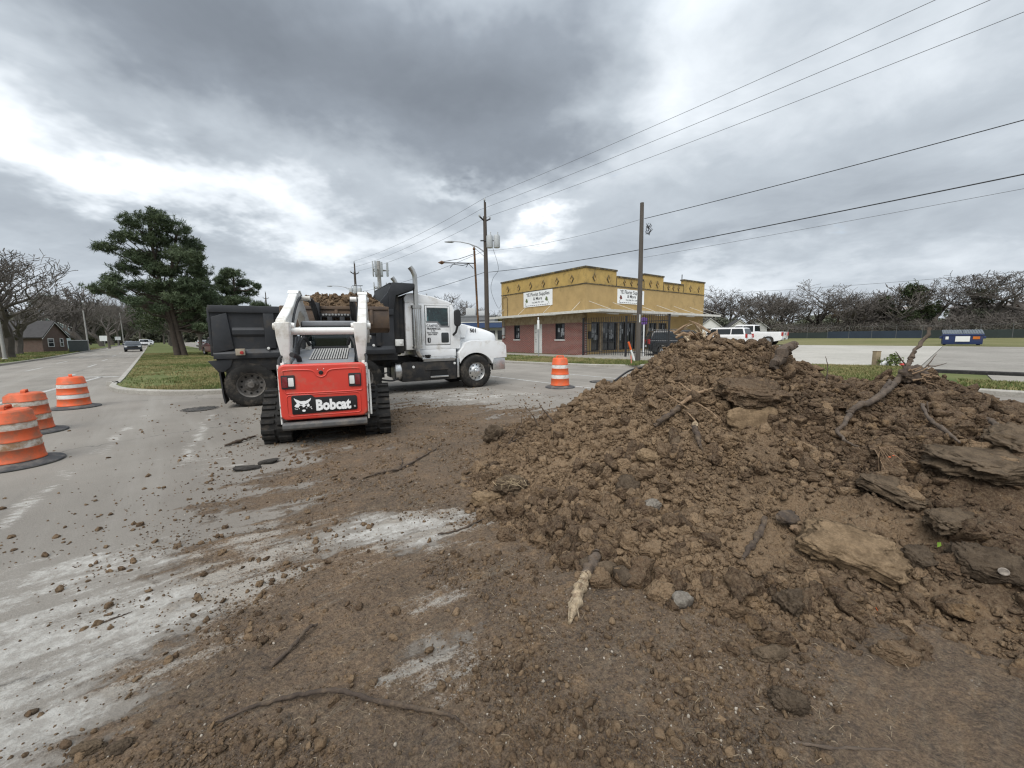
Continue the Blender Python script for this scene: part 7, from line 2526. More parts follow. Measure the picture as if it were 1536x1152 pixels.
# behind the truck and the shop
gb = 'bare trees far behind the truck'
for i, (x, y, k, s_, rz) in enumerate(((-15.5, 82, 'multi', 1.3, .4), (-11.2, 80, 'wide', 1.12, 2.2), (-21, 86, 'tall', 1.2, 1.0), (-7, 84, 'multi', .95, 3.0), (3, 88, 'wide', 1.1, 4.0), (-30, 96, 'wide', 1.3, 5.0), (-40, 100, 'multi', 1.3, .2))):
    bare_tree(k, (x, y, .1), rz, s_, 'bare tree far behind the truck', gb)
leafy_tree((-2.3, 78, .1), 6.0, 3.0, 'yellowish shrubby tree seen between the two poles', M_YELLEAF, 241, None, 700, .3, low=.1)
leafy_tree((1.6, 64, .1), 6.4, 2.2, 'grey-green tree beside the left end of the shop', M_FARLEAF, 242, None, 800, .24, low=.1)
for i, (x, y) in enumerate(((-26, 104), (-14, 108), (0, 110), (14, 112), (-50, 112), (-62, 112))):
    leafy_tree((x, y, .1), 7.5, 6, 'dull tree in the far row behind the truck', M_FARLEAF, 250 + i, 'dull trees in the far row behind the truck', 700, .4, low=.08)

# thin wires far off over the lot
for k_, (za_, zb_) in enumerate(((10.4, 9.0), (8.6, 7.6), (7.6, 6.9))):
    wire((45, 90, za_), (67, 50, zb_), .3, .022, ['topmost', 'middle', 'lowest'][k_] + ' of three thin wires strung in front of the far trees behind the lot', m=M_WIREG)

# the line of trees behind the lot
gr = 'bare trees behind the screened fence'
TL = [(52, 99, 'wide', 1.25), (56, 98, 'multi', 1.15), (45.3, 71.2, 'multi', .88), (46.0, 69.0, 'thin', .8), (47.6, 67.0, 'tall', .80), (49.7, 64.4, 'wide', .92), (51.0, 63.4, 'thin', .78), (52.0, 62.0, 'multi', .78), (53.4, 60.6, 'tall', .72), (54.6, 59.4, 'thin', .72),
      (57.2, 57.0, 'multi', .86), (59.4, 54.2, 'wide', .78), (60, 94, 'multi', 1.15), (49, 103, 'tall', 1.15), (48.6, 70.5, 'thin', .8), (46, 106, 'wide', 1.2)]
for i, (x, y, k, s_) in enumerate(TL):
    bare_tree(k, (x, y, .6), i * 1.37, s_ * 1.16, 'bare grey tree behind the screened fence', gr, 1.15)
bare_tree('oak', (62.0, 51.2, .6), 2.4, .90, 'broad bare tree standing right behind the dumpster', None, 1.35)
bare_tree('wide', (64.2, 48.4, .6), 4.2, .98, 'bare tree at the right edge of the picture behind the lawn', None, 1.3)
leafy_tree((57.6, 56.4, .6), 7.7, 3.0, 'dark evergreen standing among the bare trees left of the dumpster', M_OAK, 270, None, 1500, .2, low=.2)
leafy_tree((55.6, 58.6, .6), 6.0, 1.8, 'smaller dark evergreen left of the taller one in the tree line', M_OAK, 271, None, 900, .2, low=.2)
leafy_tree((62.6, 52.6, .6), 6.3, 2.2, 'dull evergreen tangled with the broad bare tree', M_FARLEAF, 272, None, 500, .2, low=.2)
gfar = 'dull trees far behind the lot'
for i in range(10):
    t_ = i / 9
    leafy_tree((30 + 62 * t_, 104 - 40 * t_, .6), 4.6, 6.5, 'dull far tree behind the lot', M_FARLEAF if i % 2 else M_BROWNLEAF, 280 + i, gfar, 620, .45, low=.05)


def thicket():
    """tangled vines and brush along the fence"""
    r = np.random.default_rng(61)
    n = 15000
    t = r.random(n)
    s = 18.5 - 38.5 * t; nn = 75.5 + r.uniform(0, 5.5, n)
    hmax = 1.3 + 1.3 * np.clip(.5 + fbm(s * .22, nn * .2, 4, 66), 0, 1.2) + .9 * (s < -.5)
    z = .6 + hmax * r.random(n) ** .8
    x = D2[0] * s + N2[0] * nn; y = D2[1] * s + N2[1] * nn
    C = np.c_[x, y, z]
    d = r.normal(size=(n, 3)); d[:, 2] += .3; d /= np.linalg.norm(d, axis=1)[:, None]
    sd_ = np.cross(d, r.normal(size=(n, 3))); sd_ /= np.linalg.norm(sd_, axis=1)[:, None]
    L = r.uniform(.3, 1.1, n)[:, None]; W = r.uniform(.012, .03, n)[:, None]
    V = np.stack([C - sd_ * W, C + sd_ * W, C + d * L + sd_ * W * .6, C + d * L - sd_ * W * .6], 1).reshape(-1, 3)
    o = mesh_np('undergrowth', V, np.arange(len(V)).reshape(-1, 4), M_TWIGB)
    tag(o, 'brown tangle of vines and brush along the far fence', kind='stuff')
    n = 9000
    s = 18.5 - 38.5 * r.random(n); nn = 76 + r.uniform(0, 5, n)
    hm = 1.0 + 1.3 * np.clip(.5 + fbm(s * .3, nn * .2, 4, 68), 0, 1.2)
    P = np.c_[D2[0] * s + N2[0] * nn, D2[1] * s + N2[1] * nn, .6 + hm * r.random(n)]
    V, F = tufts(P, 4, .15, .22, .06, 69)
    tag(mesh_np('undergrowth', V, F, M_BROWNLEAF), 'dull brown scrub filling the tangle along the far fence', kind='stuff')


thicket()


def far_woods():
    r = np.random.default_rng(91)
    n = 16000
    s = r.uniform(270, 350, n); nn = r.uniform(-75, 45, n)
    h = 7 + 7 * np.clip(.6 + fbm(nn * .08, s * .03, 4, 95), 0, 1.3)
    P = np.c_[D2[0] * s + N2[0] * nn, D2[1] * s + N2[1] * nn, h * r.random(n) ** .8]
    V, F = tufts(P, 4, .8, 1.6, .5, 92)
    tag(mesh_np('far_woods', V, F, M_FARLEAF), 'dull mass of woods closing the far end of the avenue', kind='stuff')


far_woods()

# screened chain-link fence at the far side of the lawn
M_FENCEGREY = mat('dull_fence_grey', (.11, .11, .11), .7)
M_SCREENB = mat('blue_fence_screen', (.020, .032, .050), .8, var=.2, vscale=.6)
M_SCREENG = mat('dark_fence_screen', (.022, .032, .030), .8, var=.3, vscale=.6)
ff = empty('screened_fence', sn(10, 73, .58), 0, 'low chain-link fence hung with blue and dark green screens beyond the lawn', 'fence')
for i in range(15):
    s0, s1 = 23 - i * 2.4, 23 - (i + 1) * 2.4
    a = np.array(sn(s0, 73)) - np.array(sn(10, 73)); b = np.array(sn(s1, 73)) - np.array(sn(10, 73))
    MB().cyl((a[0], a[1], -.1), (a[0], a[1], 1.7), .03, 6).build('post', M_FENCEGREY, ff)
    if s0 > -6:
        c = (a + b) / 2
        hh = 1.02 if i not in (3, 4) else .9
        MB().box((c[0], c[1], hh / 2 + .02), (2.36, .03, hh), ROAD_ANG).build('screen_panel', M_SCREENB if i in (5, 6, 7, 8) else M_SCREENG, ff)
a = np.array(sn(23, 73)) - np.array(sn(10, 73)); b = np.array(sn(-13, 73)) - np.array(sn(10, 73))
MB().cyl((a[0], a[1], 1.66), (b[0], b[1], 1.66), .012, 6).build('top_rail', M_FENCEGREY, ff)

# ------------------------------------------------------------------ buildings around
M_ROOFD = mat('dark_shingles', (.045, .042, .042), .9, var=.25, vscale=2, bump=.3, bscale=12)
M_SIDINGW = mat('white_siding', (.66, .66, .64), .7, var=.06)
M_SIDINGB = mat('pale_blue_siding', (.31, .37, .40), .7, var=.08)
M_BRICKP = mat('far_brick', (.13, .092, .075), .9, var=.25, vscale=2.5, dirt=((.12, .06, .05), .4, 6))
M_OLDWALL = mat('stained_pale_wall', (.36, .34, .31), .9, var=.3, vscale=.8, dirt=((.14, .12, .10), .6, 1.0))
M_RUSTROOF = mat('rusty_tin_roof', (.25, .235, .22), .7, .2, var=.3, vscale=.6, dirt=((.17, .09, .05), .6, .8))
M_LUMBER = mat('old_lumber', (.23, .165, .10), .9, var=.35, vscale=1.5)


def house(loc, rz, w, d, eave, ridge, mw, mr, label, wins=(), name='house', cat='house', garage=None):
    """gable faces the local -Y side"""
    t = empty(name, loc, rz, label, cat)
    MB().prism([(-w / 2, -.1), (w / 2, -.1), (w / 2, eave), (0, ridge), (-w / 2, eave)], -d / 2, d / 2, 'Y').build('wall', mw, t)
    rf = MB()
    ov, th = .35, .16
    sl = (ridge - eave) / (w / 2)
    for s in (-1, 1):
        rf.prism([(s * (w / 2 + ov), eave - ov * sl), (0, ridge), (0, ridge + th), (s * (w / 2 + ov), eave - ov * sl + th)], -d / 2 - .3, d / 2 + .3, 'Y')
    rf.build('roof', mr, t)
    tm_ = MB()
    for s in (-1, 1):
        tm_.prism([(s * (w / 2 + ov), eave - ov * sl - .12), (0, ridge - .12), (0, ridge - .003), (s * (w / 2 + ov), eave - ov * sl - .003)], -d / 2 - .28, -d / 2 - .23, 'Y')
    tm_.build('barge_board', M_SIDINGW, t)
    for (x, z, ww, hh) in wins:
        f = MB()
        q = .09
        for lo, hi in (((x - ww / 2, z), (x + ww / 2, z + q)), ((x - ww / 2, z + hh - q), (x + ww / 2, z + hh)), ((x - ww / 2, z + q), (x - ww / 2 + q, z + hh - q)), ((x + ww / 2 - q, z + q), (x + ww / 2, z + hh - q)), ((x - ww / 2 + q, z + hh / 2 - .03), (x + ww / 2 - q, z + hh / 2 + .03))):
            f.b2((lo[0], -d / 2 - .06, lo[1]), (hi[0], -d / 2 - .002, hi[1]))
        wi = f.build('window', M_SIDINGW, t)
        MB().b2((x - ww / 2 + q, -d / 2 - .02, z + q), (x + ww / 2 - q, -d / 2 - .003, z + hh - q)).build('pane', M_PANE, wi)
    return t


house((-67.5, 54.6, .1), R(112), 5.0, 6, 2.2, 4.2, M_BRICKP, M_ROOFD, 'brick house with dark gabled roof behind the bare oak', ((-.9, .7, 1.2, 1.2), (1.3, .7, .7, 1.2)))
house((-92.0, 78.5, .1), R(48), 5.4, 7, 4.4, 5.9, M_SIDINGB, M_ROOFD, 'two-storey pale blue house behind the brick house', ((-1.3, 2.7, 1.1, 1.3), (.9, 2.7, .9, 1.3)))
house((45.6, 91.5, .5), R(-20), 5.2, 9, 2.3, 4.4, M_SIDINGW, M_ROOFD, 'white gabled house right beside the shop wall, far off', ((-.2, 1.0, 1.0, 1.2),))
house((49.6, 87.2, .5), R(-20), 4.0, 9, 2.2, 3.8, M_SIDINGW, M_ROOFD, 'low white house second from the shop, with dark roof', ((.2, .9, .9, 1.1),))
house((44.6, 71.6, .5), R(-30), 2.9, 6, 2.2, 3.5, M_SIDINGW, M_ROOFD, 'small white gabled house above the white pickup', ((0, 1.0, .7, .9),))

# low blue-and-white building behind the truck hood
bb_ = empty('low_building', (-5.0, 62, .1), R(-6), 'low white building with a blue fascia behind the truck hood', 'building')
MB().b2((-9, 0, -.1), (4.6, 7, 2.75)).build('wall', M_SIDINGW, bb_)
MB().b2((-9.5, -1.2, 2.753), (5.0, 7.2, 3.55)).build('fascia', mat('navy_fascia', (.035, .065, .15), .5, var=.1), bb_)
MB().b2((-9.5, -1.25, 3.553), (5.05, 7.2, 3.66)).build('roof_edge', M_SIDINGW, bb_)
for x in (-7.5, -5.2, -2.9, -.6, 1.7, 3.6):
    w_ = MB().b2((x - .75, -.05, .9), (x + .75, -.002, 2.3)).build('window', M_DKMETAL, bb_)
    MB().b2((x - .68, -.07, .97), (x + .68, -.052, 2.23)).build('pane', M_PANE, w_)
gbx = empty('flat_roof_building', (-6.2, 72, .1), R(-6), 'grey flat-roofed block with a roof unit behind the blue fascia', 'building')
MB().b2((-3.4, 0, -.1), (3.2, 6, 5.0)).build('wall', mat('grey_block', (.18, .185, .19), .8, var=.15), gbx)
MB().b2((-3.5, -.1, 5.003), (3.3, 6.1, 5.2)).build('parapet', mat('grey_block', (.18, .185, .19)), gbx)
MB().b2((-2.2, .6, 5.2), (-.4, 2.4, 6.6)).b2((-.1, .8, 5.2), (1.6, 2.2, 6.1)).build('roof_unit', M_GREYPAINT, gbx, bevel=.05)
w_ = MB().b2((.4, -.06, 3.0), (1.5, -.002, 4.3)).build('window', M_DKMETAL, gbx)

# derelict sheds behind the thicket
for (x, y, rz, w, d, e, rdg, lab, mw, mr) in (
        (60.5, 62.5, -47, 9.0, 6, 4.0, 4.8, 'derelict shed with a patched tin roof behind the thicket', M_OLDWALL, M_RUSTROOF),
        (67.0, 54.5, -52, 8.0, 6, 4.0, 4.7, 'stained pale shed behind the bare trees right of the dumpster', M_OLDWALL, M_RUSTROOF)):
    t = empty('shed', (x, y, .6), R(rz), lab, 'shed')
    MB().b2((-w / 2, -d / 2, -.1), (w / 2, d / 2, e)).build('wall', mw, t)
    MB().prism([(-d / 2 - .4, e - .05), (d / 2 + .3, rdg), (d / 2 + .3, rdg + .08), (-d / 2 - .4, e + .03)], -w / 2 - .3, w / 2 + .3, 'X').build('roof', mr, t)
    for k in range(4):
        xx = -w / 2 + (k + .6) * w / 4
        f = MB().b2((xx - .5, -d / 2 - .05, .8), (xx + .5, -d / 2 - .002, 2.4)).build('door' if k == 1 else 'window', M_SHOPIN, t)
lp = empty('lumber_pile', (55.3, 64.2, .6), R(-43), 'stack of old brown lumber on a rack behind the thicket', 'lumber pile')
rgl = random.Random(3)
for k in range(16):
    MB().box((rgl.uniform(-.6, .6), rgl.uniform(-.8, .8), 3.3 + .14 * (k // 2)), (rgl.uniform(3.6, 6.0), .3, .12), R(rgl.uniform(-6, 6))).build('plank', M_LUMBER, lp)
for x in (-1.6, 1.6):
    MB().b2((x - .08, -.9, -.1), (x + .08, .9, 3.23)).build('rack_leg', M_LUMBER, lp)

# left side fence, signs and lamp posts
lf_ = empty('board_fence', (-61.0, 55.4, .1), math.atan2(59.96 - 50.98, -65.53 + 58.36), 'dark board fence at the kerb left of the avenue', 'fence')
for i in range(20):
    MB().b2((-5.9 + i * .6, -.03, 0), (-5.9 + i * .6 + .57, .02 + .008 * (i % 2), 1.52)).build('board', M_SCREENG, lf_)
MB().b2((-6, -.07, 1.525), (6.1, .06, 1.62)).build('cap_rail', M_SIDINGW if False else M_GREYPAINT, lf_)
for (x, y, h, lab) in ((-42.0, 32.4, 7.5, 'grey lamp post cut by the left picture edge'), (-64.3, 59.6, 6.0, 'pale post at the end of the dark board fence'), (-101.6, 102.9, 8.6, 'thin pale post far down the left kerb')):
    t = empty('lamp_post', (x, y, .1), 0, lab, 'lamp post')
    MB().tube([(0, 0, 0), (0, 0, h)], [.11, .075], 10).build('post', M_CONC, t, smooth=True)
    MB().lathe([(.17, 0), (.17, .12), (.12, .18)], 12).build('base', M_CONC, t)
for (x, y, w, lab) in ((-62, 48.2, .75, 'round street sign on a post before the brick house'), (-99.1, 95.7, 1.6, 'white sign board on the far left verge'), (-104.5, 104.4, 1.1, 'small pale sign beside the thin pale post')):
    t = empty('street_sign', (x, y, .1), R(40), lab, 'sign')
    MB().cyl((0, 0, 0), (0, 0, 2.3), .04, 6).build('post', M_GALV, t)
    if w < 1:
        MB().lathe([(0, -.03), (w / 2, -.03), (w / 2, 0), (0, 0)], 8, (0, -.03, 2.2), 'Y').build('plate', M_GREYPAINT, t)
    else:
        MB().box((0, -.06, 2.0), (w, .03, w * .8)).build('plate', M_SIGNW, t)

# ------------------------------------------------------------------ vehicles in the distance
M_CARGLASS = mat('car_glass', (.015, .018, .020), .05, var=.2, spec=.7)
M_CARWHITE = mat('car_white', (.78, .78, .78), .25, coat=.5, var=.03)
M_CARBLACK = mat('car_black', (.012, .013, .015), .2, coat=.6, var=.1)
M_CARBLUE = mat('car_dark_blue', (.022, .030, .042), .22, coat=.5, var=.1)
M_CARRED = mat('car_red', (.10, .014, .014), .3, coat=.4, var=.1)
M_CARSILVER = mat('car_silver', (.42, .43, .44), .25, .6, coat=.4)
M_WHEELALU = mat('car_wheel_alloy', (.45, .45, .45), .35, .8)

PROF = {
    'suv': dict(L=4.8, W=1.9, body=[(-2.36, .40), (-2.40, .75), (-2.36, 1.08), (1.00, 1.08), (2.22, .98), (2.38, .80), (2.40, .45), (2.30, .36), (-2.28, .34)], top=[(-2.30, 1.08), (-2.12, 1.66), (-1.9, 1.72), (.20, 1.74), (.45, 1.70), (1.20, 1.08)], wx=(-1.45, 1.47), wr=.36),
    'sedan': dict(L=4.7, W=1.82, body=[(-2.30, .42), (-2.34, .78), (-2.25, .98), (-1.4, 1.0), (1.0, .95), (2.15, .80), (2.34, .62), (2.34, .40), (2.2, .28), (-2.2, .28)], top=[(-1.95, .985), (-1.15, 1.38), (-.6, 1.44), (.15, 1.43), (.45, 1.36), (1.20, .94)], wx=(-1.4, 1.42), wr=.33),
    'pickup': dict(L=5.8, W=2.0, body=[(-2.86, .52), (-2.90, .62), (-2.90, 1.22), (-.62, 1.24), (1.25, 1.20), (2.70, 1.14), (2.88, .95), (2.90, .55), (2.76, .46), (-2.76, .46)], top=[(-.66, 1.24), (-.60, 1.86), (-.4, 1.92), (.75, 1.93), (1.0, 1.88), (1.62, 1.20)], wx=(-1.78, 1.86), wr=.42),
}


def vehicle(kind, loc, rz, paint, label, group=None, name=None):
    p = PROF[kind]
    t = empty(name or {'suv': 'parked_car', 'sedan': 'car', 'pickup': 'pickup_truck'}[kind], loc, rz, label, {'suv': 'car', 'sedan': 'car', 'pickup': 'pickup truck'}[kind], group)
    W = p['W']
    y = W / 2
    # wheel wells cut out of the outline
    wr = p['wr'] * 1.14
    body = list(p['body'])
    zb = min(z for _, z in body)
    low = [q for q in body]
    i0 = body.index(max(body, key=lambda q: (q[1] < .6, q[0])))
    arch = []
    for wx in sorted(p['wx'], reverse=True):
        arch += [(wx + wr * math.cos(a), p['wr'] + wr * math.sin(a)) for a in np.linspace(R(-8), R(188), 12)]
    outline = body[:-1] + arch + [body[-1]]
    b = MB()
    if kind == 'pickup':
        # open bed behind the cab: side walls, floor, tailgate
        b.prism(outline, -y, -y + .12, 'Y'); b.prism(outline, y - .12, y, 'Y')
        b.b2((-.62, -y + .12, .5), (2.6, y - .12, 1.18)); b.b2((-2.8, -y + .12, .72), (-.62, y - .12, .80))
    else:
        b.prism(outline, -y, y, 'Y')
    b.build('body', paint, t, bevel=.05, seg=3)
    if kind == 'pickup':
        tg_ = MB().b2((-2.90, -y + .14, .66), (-2.80, y - .14, 1.22)).build('tailgate', paint, t, bevel=.02)
        MB().b2((-2.915, -.22, .98), (-2.903, .22, 1.06)).build('handle', M_CARBLACK, tg_)
        MB().b2((-3.02, -y + .1, .50), (-2.86, y - .1, .66)).build('bumper', M_CHROME, t, bevel=.02)
    # greenhouse: tapered, with panes set in
    tp = p['top']
    ins = .16
    zmax = max(z for _, z in tp); zmin = min(z for _, z in tp)
    def yy(z):
        return y - .05 - ins * (z - zmin) / (zmax - zmin)
    vs = [(x, -yy(z), z) for x, z in tp] + [(x, yy(z), z) for x, z in tp]
    n = len(tp)
    fs = [tuple(range(n)), tuple(reversed(range(n, 2 * n)))] + [(i, i + n, (i + 1) % n + n, (i + 1) % n) for i in range(n)]
    gh = MB().raw(vs, fs).build('cabin', paint, t, bevel=.04, seg=3)
    cx = sum(x for x, _ in tp) / n; cz = (zmin + zmax) / 2
    for s in (-1, 1):
        def ins_poly(x0, x1):
            lo, hi = zmin + .06, zmax - .13
            def xat(z, rear):
                seg = [(tp[0], tp[1]), (tp[1], tp[2])] if rear else [(tp[-1], tp[-2]), (tp[-2], tp[-3])]
                for (a, b_) in seg:
                    if min(a[1], b_[1]) <= z <= max(a[1], b_[1]) + 1e-6 and abs(b_[1] - a[1]) > 1e-6:
                        return a[0] + (b_[0] - a[0]) * (z - a[1]) / (b_[1] - a[1])
                return seg[-1][1][0]
            A = [max(x0, xat(lo, True) + .10), min(x1, xat(lo, False) - .14), min(x1, xat(hi, False) - .10), max(x0, xat(hi, True) + .10)]
            q = [(A[0], lo), (A[1], lo), (A[2], hi), (A[3], hi)]
            o1, o2 = .002, .012
            v = [(x, s * (yy(z) + o1), z) for x, z in q] + [(x, s * (yy(z) + o2), z) for x, z in q]
            return MB().raw(v, [(0, 1, 2, 3), (7, 6, 5, 4), (0, 4, 5, 1), (1, 5, 6, 2), (2, 6, 7, 3), (3, 7, 4, 0)])
        x0, x1 = tp[0][0], tp[-1][0]
        div = {'suv': (-1.15, .02), 'sedan': (-.45,), 'pickup': (.35,)}[kind]
        cuts = [x0] + list(div) + [x1]
        for a, b_ in zip(cuts[:-1], cuts[1:]):
            ins_poly(a + .04, b_ - .04).build('side_window', M_CARGLASS, gh)
    for (a, b_, nm) in ((tp[-1], tp[-2], 'windscreen'), (tp[0], tp[1], 'rear_window')):
        d = Vector((b_[0] - a[0], 0, b_[1] - a[1])); nrm = Vector((d.z, 0, -d.x)).normalized() * (1 if nm == 'windscreen' else -1)
        pa = Vector((a[0], 0, a[1])) + d * .10; pb = Vector((a[0], 0, a[1])) + d * .92
        v = []
        for o_ in (.003, .014):
            for q in (pa, pb):
                for s in (-1, 1):
                    v.append(q + nrm * o_ + Vector((0, s * (yy(q.z) - .09), 0)))
        MB().raw(v, [(0, 1, 3, 2), (4, 6, 7, 5), (0, 4, 5, 1), (1, 5, 7, 3), (3, 7, 6, 2), (2, 6, 4, 0)]).build(nm, M_CARGLASS, gh)
    for s in (-1, 1):
        for wx in p['wx']:
            r_ = p['wr']
            prof = [(r_ * .66, 0), (r_ * .78, -.015), (r_ * .95, -.005), (r_, .03), (r_, .19), (r_ * .95, .22), (0, .22)]
            w_ = MB().lathe([(a, b_ if s < 0 else -b_) for a, b_ in prof], 28, (0, 0, 0), 'Y', caps=False).build('wheel', M_TYRE, t, smooth=True)
            w_.location = (wx, s * (y - .01), r_)
            rm = MB().lathe([(r_ * .66, .02 * -s), (r_ * .6, .05 * -s), (r_ * .2, .03 * -s), (0, .02 * -s)], 24, (0, 0, 0), 'Y', caps=False).build('rim', M_WHEELALU, w_, smooth=True)
            sp2 = MB()
            for q in range(5):
                a = q * 2 * math.pi / 5
                sp2.box((r_ * .38 * math.cos(a), .022 * -s, r_ * .38 * math.sin(a)), (r_ * .46, .03, .05), Matrix.Rotation(-a, 3, 'Y'))
            sp2.build('spoke', M_WHEELALU, w_)
        zt_ = [q for q in body if q[0] > 2][0][1]
        MB().box((body[5 if kind != 'suv' else 5][0] - .04 if False else p['L'] / 2 - .10, s * (y - .30), .74 if kind != 'pickup' else .96), (.14, .42, .17)).build('headlight', M_CLEARLENS, t, bevel=.03)
        MB().box((-p['L'] / 2 + .02, s * (y - .10), .90 if kind == 'sedan' else (1.02 if kind == 'pickup' else 1.0)), (.14, .21, .34 if kind != 'sedan' else .16)).build('tail_light', M_REDLENS, t, bevel=.02)
        MB().box((tp[-1][0] - .25, s * (y + .06), zmin + .10), (.10, .20, .14)).build('mirror', paint, t, bevel=.03)
        for hx in ({'suv': (-.9, .25), 'sedan': (-.9, .2), 'pickup': (.15,)}[kind]):
            MB().box((hx, s * (y + .012), zmin - .14), (.16, .02, .03)).build('door_handle', M_CHROME if kind == 'pickup' else paint, t)
        if kind == 'suv':
            MB().tube([(-1.9, s * (y - .27), 1.72), (-1.8, s * (y - .27), 1.79), (.1, s * (y - .27), 1.80), (.25, s * (y - .27), 1.74)], .018, 6).build('roof_rail', M_CARBLACK, t)
    MB().b2((p['L'] / 2 - .02, -.55, .52), (p['L'] / 2 + .012, .55, .80)).build('grille', M_CARBLACK, t, bevel=.01)
    MB().b2((-p['L'] / 2 - .012, -.26, .62 if kind != 'pickup' else .54), (-p['L'] / 2 + .0 - (.14 if kind == 'pickup' else 0), .26, .75 if kind != 'pickup' else .62)).build('number_plate', M_SIGNW, t)
    return t


vehicle('suv', (11.65, 26.7, .10), R(-8), M_CARBLACK, 'black SUV parked behind the iron fence and the bare pole')
ax = ROAD_ANG
ws = Vector((20.6, 33.9, .30)); vehicle('suv', (ws.x + D2[0] * 2.4, ws.y + D2[1] * 2.4, .34), ax, M_CARWHITE, 'white SUV parked in the lot, half hidden by the top of the heap')
wp = Vector((24.9, 35.7)); vehicle('pickup', (wp.x + D2[0] * 2.9, wp.y + D2[1] * 2.9, .43), ax, M_CARWHITE, 'white pickup truck parked right of the white SUV')
vehicle('sedan', (-54.4, 56.4, .0), ax + math.pi, M_CARBLUE, 'dark sedan coming towards the viewer on the far avenue', None)
gcar = 'cars far down the avenue'
for i, (s, n, kind, m) in enumerate(((122, .6, 'suv', M_CARWHITE), (135, -2.3, 'sedan', M_CARBLACK), (150, 1.3, 'sedan', M_CARWHITE), (172, 1.0, 'suv', M_CARSILVER), (190, 1.6, 'sedan', M_CARWHITE))):
    vehicle(kind, sn(s, n - 1.6, .0), ax + math.pi, m, ['white SUV coming up the far avenue', 'black sedan far down the avenue beside the white SUV', 'white sedan behind the white SUV far down the avenue', 'silver SUV far down the avenue', 'last white car visible down the avenue'][i], gcar, 'car')
vehicle('suv', (-28.3, 38.0, .10), R(140), M_CARRED, 'dark red car peeping out left of the dump bed', None)
vehicle('sedan', sn(112, 8.5, .0), ax, M_CARWHITE, 'white car under the median trees behind the pine')

# ------------------------------------------------------------------ dumpster, post and weeds on the lot
M_DUMP = mat('dumpster_blue', (.022, .040, .125), .45, var=.15, vscale=2, dirt=((.07, .06, .06), .3, 3))
M_LID = mat('dumpster_lid', (.10, .115, .13), .5, var=.2, vscale=3)
dp = empty('dumpster', (34.1, 29.7, .455), R(-44), 'blue steel dumpster with ribbed lid at the back of the lot', 'dumpster')
MB().prism([(-.55, .10), (-.62, .82), (.55, 1.10), (.55, .10)], -1.0, 1.0, 'X').build('body', M_DUMP, dp, bevel=.02)
MB().b2((-1.03, -.66, .76), (1.03, -.60, .86)).b2((-1.03, .52, 1.04), (1.03, .60, 1.14)).build('rim', M_DUMP, dp, bevel=.01)
for s in (-1, 1):
    MB().b2((s * 1.0, -.45, .52), (s * 1.14, .35, .70)).build('fork_pocket', M_DUMP, dp, bevel=.01)
    ld = MB().prism([(-.63, .865), (.54, 1.15), (.54, 1.175), (-.63, .89)], s * .02 if s > 0 else -1.02, 1.02 if s > 0 else -.02, 'X').build('lid', M_LID, dp)
    for k in range(7):
        x = s * (.12 + k * .135)
        MB().prism([(-.60, .90), (.50, 1.17), (.50, 1.20), (-.60, .93)], x - .02, x + .02, 'X').build('lid_rib', M_LID, ld)
    for yy_ in (-.4, .4):
        MB().box((s * .85, yy_, .06), (.10, .12, .10)).build('foot', M_CHASSIS, dp)
pl_ = MB().prism([(-.640, .30), (-.652, .30), (-.678, .70), (-.666, .70)], -.36, .36, 'X').build('placard', M_SIGNW, dp)
pl_.location = (0, .04, 0)
q_ = MB().prism(rrect(.16, .10, .03, 3, .0, .56), -.684, -.678, 'Y').build('emblem', M_INK, pl_)
q_.location = (0, .055, 0)
sk = MB().prism([(-.640, .48), (-.650, .48), (-.668, .68), (-.658, .68)], .50, .84, 'X').build('sticker', M_AMBER, dp); sk.location = (0, .04, 0)
sk = MB().prism([(-.640, .46), (-.650, .46), (-.668, .68), (-.658, .68)], -.86, -.70, 'X').build('sticker', M_SIGNW, dp); sk.location = (0, .04, 0)

wpst = empty('wooden_post', (16.0, 17.1, .12), 0, 'short square wooden post in the grass by the lot entrance', 'post')
MB().b2((-.10, -.10, -.05), (.10, .10, .60)).build('post', mat('old_post_wood', (.30, .235, .15), .9, var=.3, vscale=4, bump=.5, bscale=25), wpst, bevel=.012)
MB().b2((-.11, -.11, .601), (.11, .11, .63)).build('cap', M_LUMBER, wpst, bevel=.01)
wd = empty('weed', (16.15, 16.55, .12), 0, 'leafy weed growing beside the short wooden post', 'weed')
st_ = MB(); P_ = []
for i in range(9):
    a = rg.uniform(0, 6.28); b_ = Vector((rg.uniform(-.25, .25), rg.uniform(-.2, .2), 0)); tip = b_ + Vector((math.cos(a) * .15, math.sin(a) * .15, rg.uniform(.25, .62)))
    st_.tube([b_, b_.lerp(tip, .5) + Vector((.02, 0, .02)), tip], [.012, .009, .004], 5)
    P_ += [b_.lerp(tip, rg.uniform(.3, 1)) for _ in range(7)]
st_.build('stem', M_TWIG, wd)
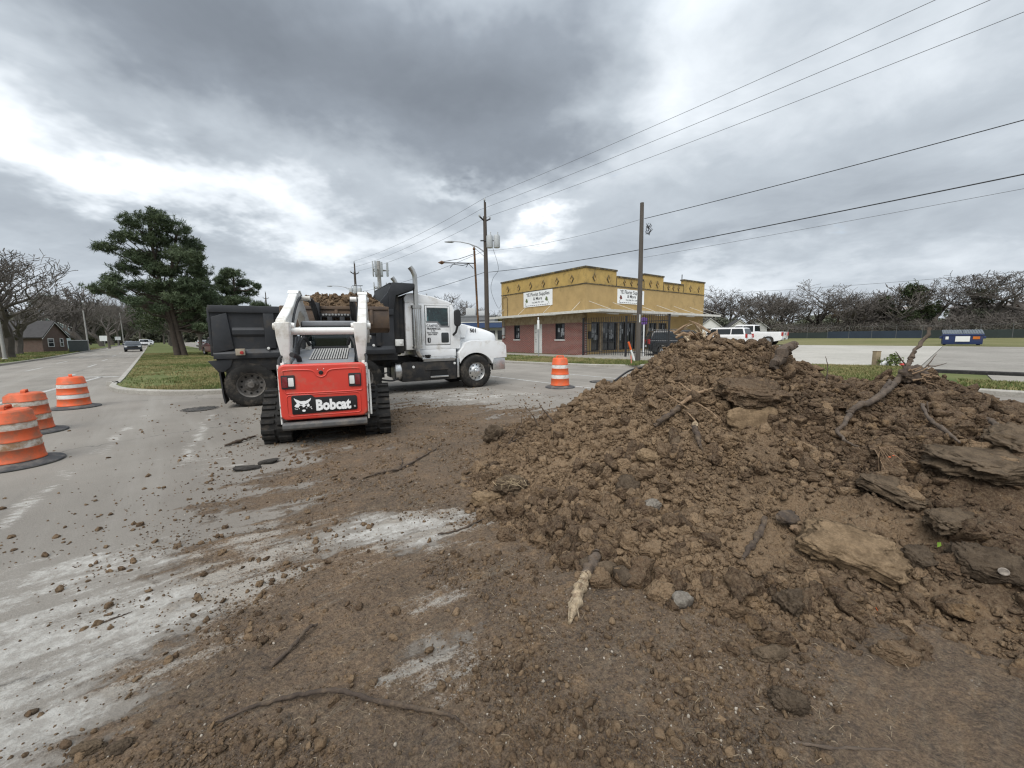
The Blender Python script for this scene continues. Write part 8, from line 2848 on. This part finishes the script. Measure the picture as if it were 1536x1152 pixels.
V, F = tufts(np.array([p[:] for p in P_]), 6, .05, .10, .03, 5)
mesh_np('foliage', V, F, M_BLADE, wd, attrs={'dry': np.full(len(V), .1)})
bg = S('plastic_bag', (16.42, 16.30, .20), .16, .10, .06, .3, (.2, .1), mat('red_plastic', (.50, .05, .04), .4, var=.2, vscale=6), 'crumpled red plastic scrap beside the weed', 'scrap', 90, .3, 3)
bg = S('plastic_bag', (15.95, 16.65, .22), .14, .08, .12, .3, (.2, .1), mat('white_bag', (.62, .62, .62), .5, var=.2, vscale=6), 'crumpled white plastic bag between the wooden post and the weed', 'scrap', 91, .3, 3)

# ------------------------------------------------------------------ manholes
for (x, y, r_, lab) in ((-7.27, 8.95, .28, 'iron manhole cover in the pavement by the dump truck rear'), (3.13, 13.25, .42, 'iron manhole cover in the far lanes right of the single drum')):
    m = empty('manhole_cover', (x, y, .004), 0, lab, 'manhole cover')
    MB().lathe([(r_ * 1.12, 0), (r_ * 1.12, .006), (r_, .008), (r_, .0)], 40).build('ring', M_KERBD, m)
    MB().lathe([(0, .0), (0, .010), (r_ * .97, .010), (r_ * .97, .0)], 40).build('cover', mat('cast_iron', (.06, .058, .055), .6, .3, var=.3, vscale=8, dirt=((.2, .18, .16), .5, 6)), m)
    kn_ = MB()
    for i in range(-5, 6):
        for j in range(-5, 6):
            if i * i + j * j < 27:
                kn_.box((i * .068, j * .068, .012), (.035, .035, .006))
    kn_.build('stud', mat('cast_iron', (.06, .058, .055)), m)['kind'] = 'stuff'

# members of a row are told apart by their order from the left
ORD = ['first', 'second', 'third', 'fourth', 'fifth', 'sixth', 'seventh', 'eighth', 'ninth', 'tenth', 'eleventh', 'twelfth', 'thirteenth', 'fourteenth', 'fifteenth', 'sixteenth', 'seventeenth']
rows = {}
for o in SC.objects:
    if o.parent is None and o.get('group') and o.get('category') == 'tree':
        rows.setdefault(o['group'], []).append(o)
for gname, ms in rows.items():
    ms.sort(key=lambda o: math.atan2(o.location.x, o.location.y))
    for q, o in zip(ORD, ms):
        o['label'] = q + ' from the left among the ' + gname
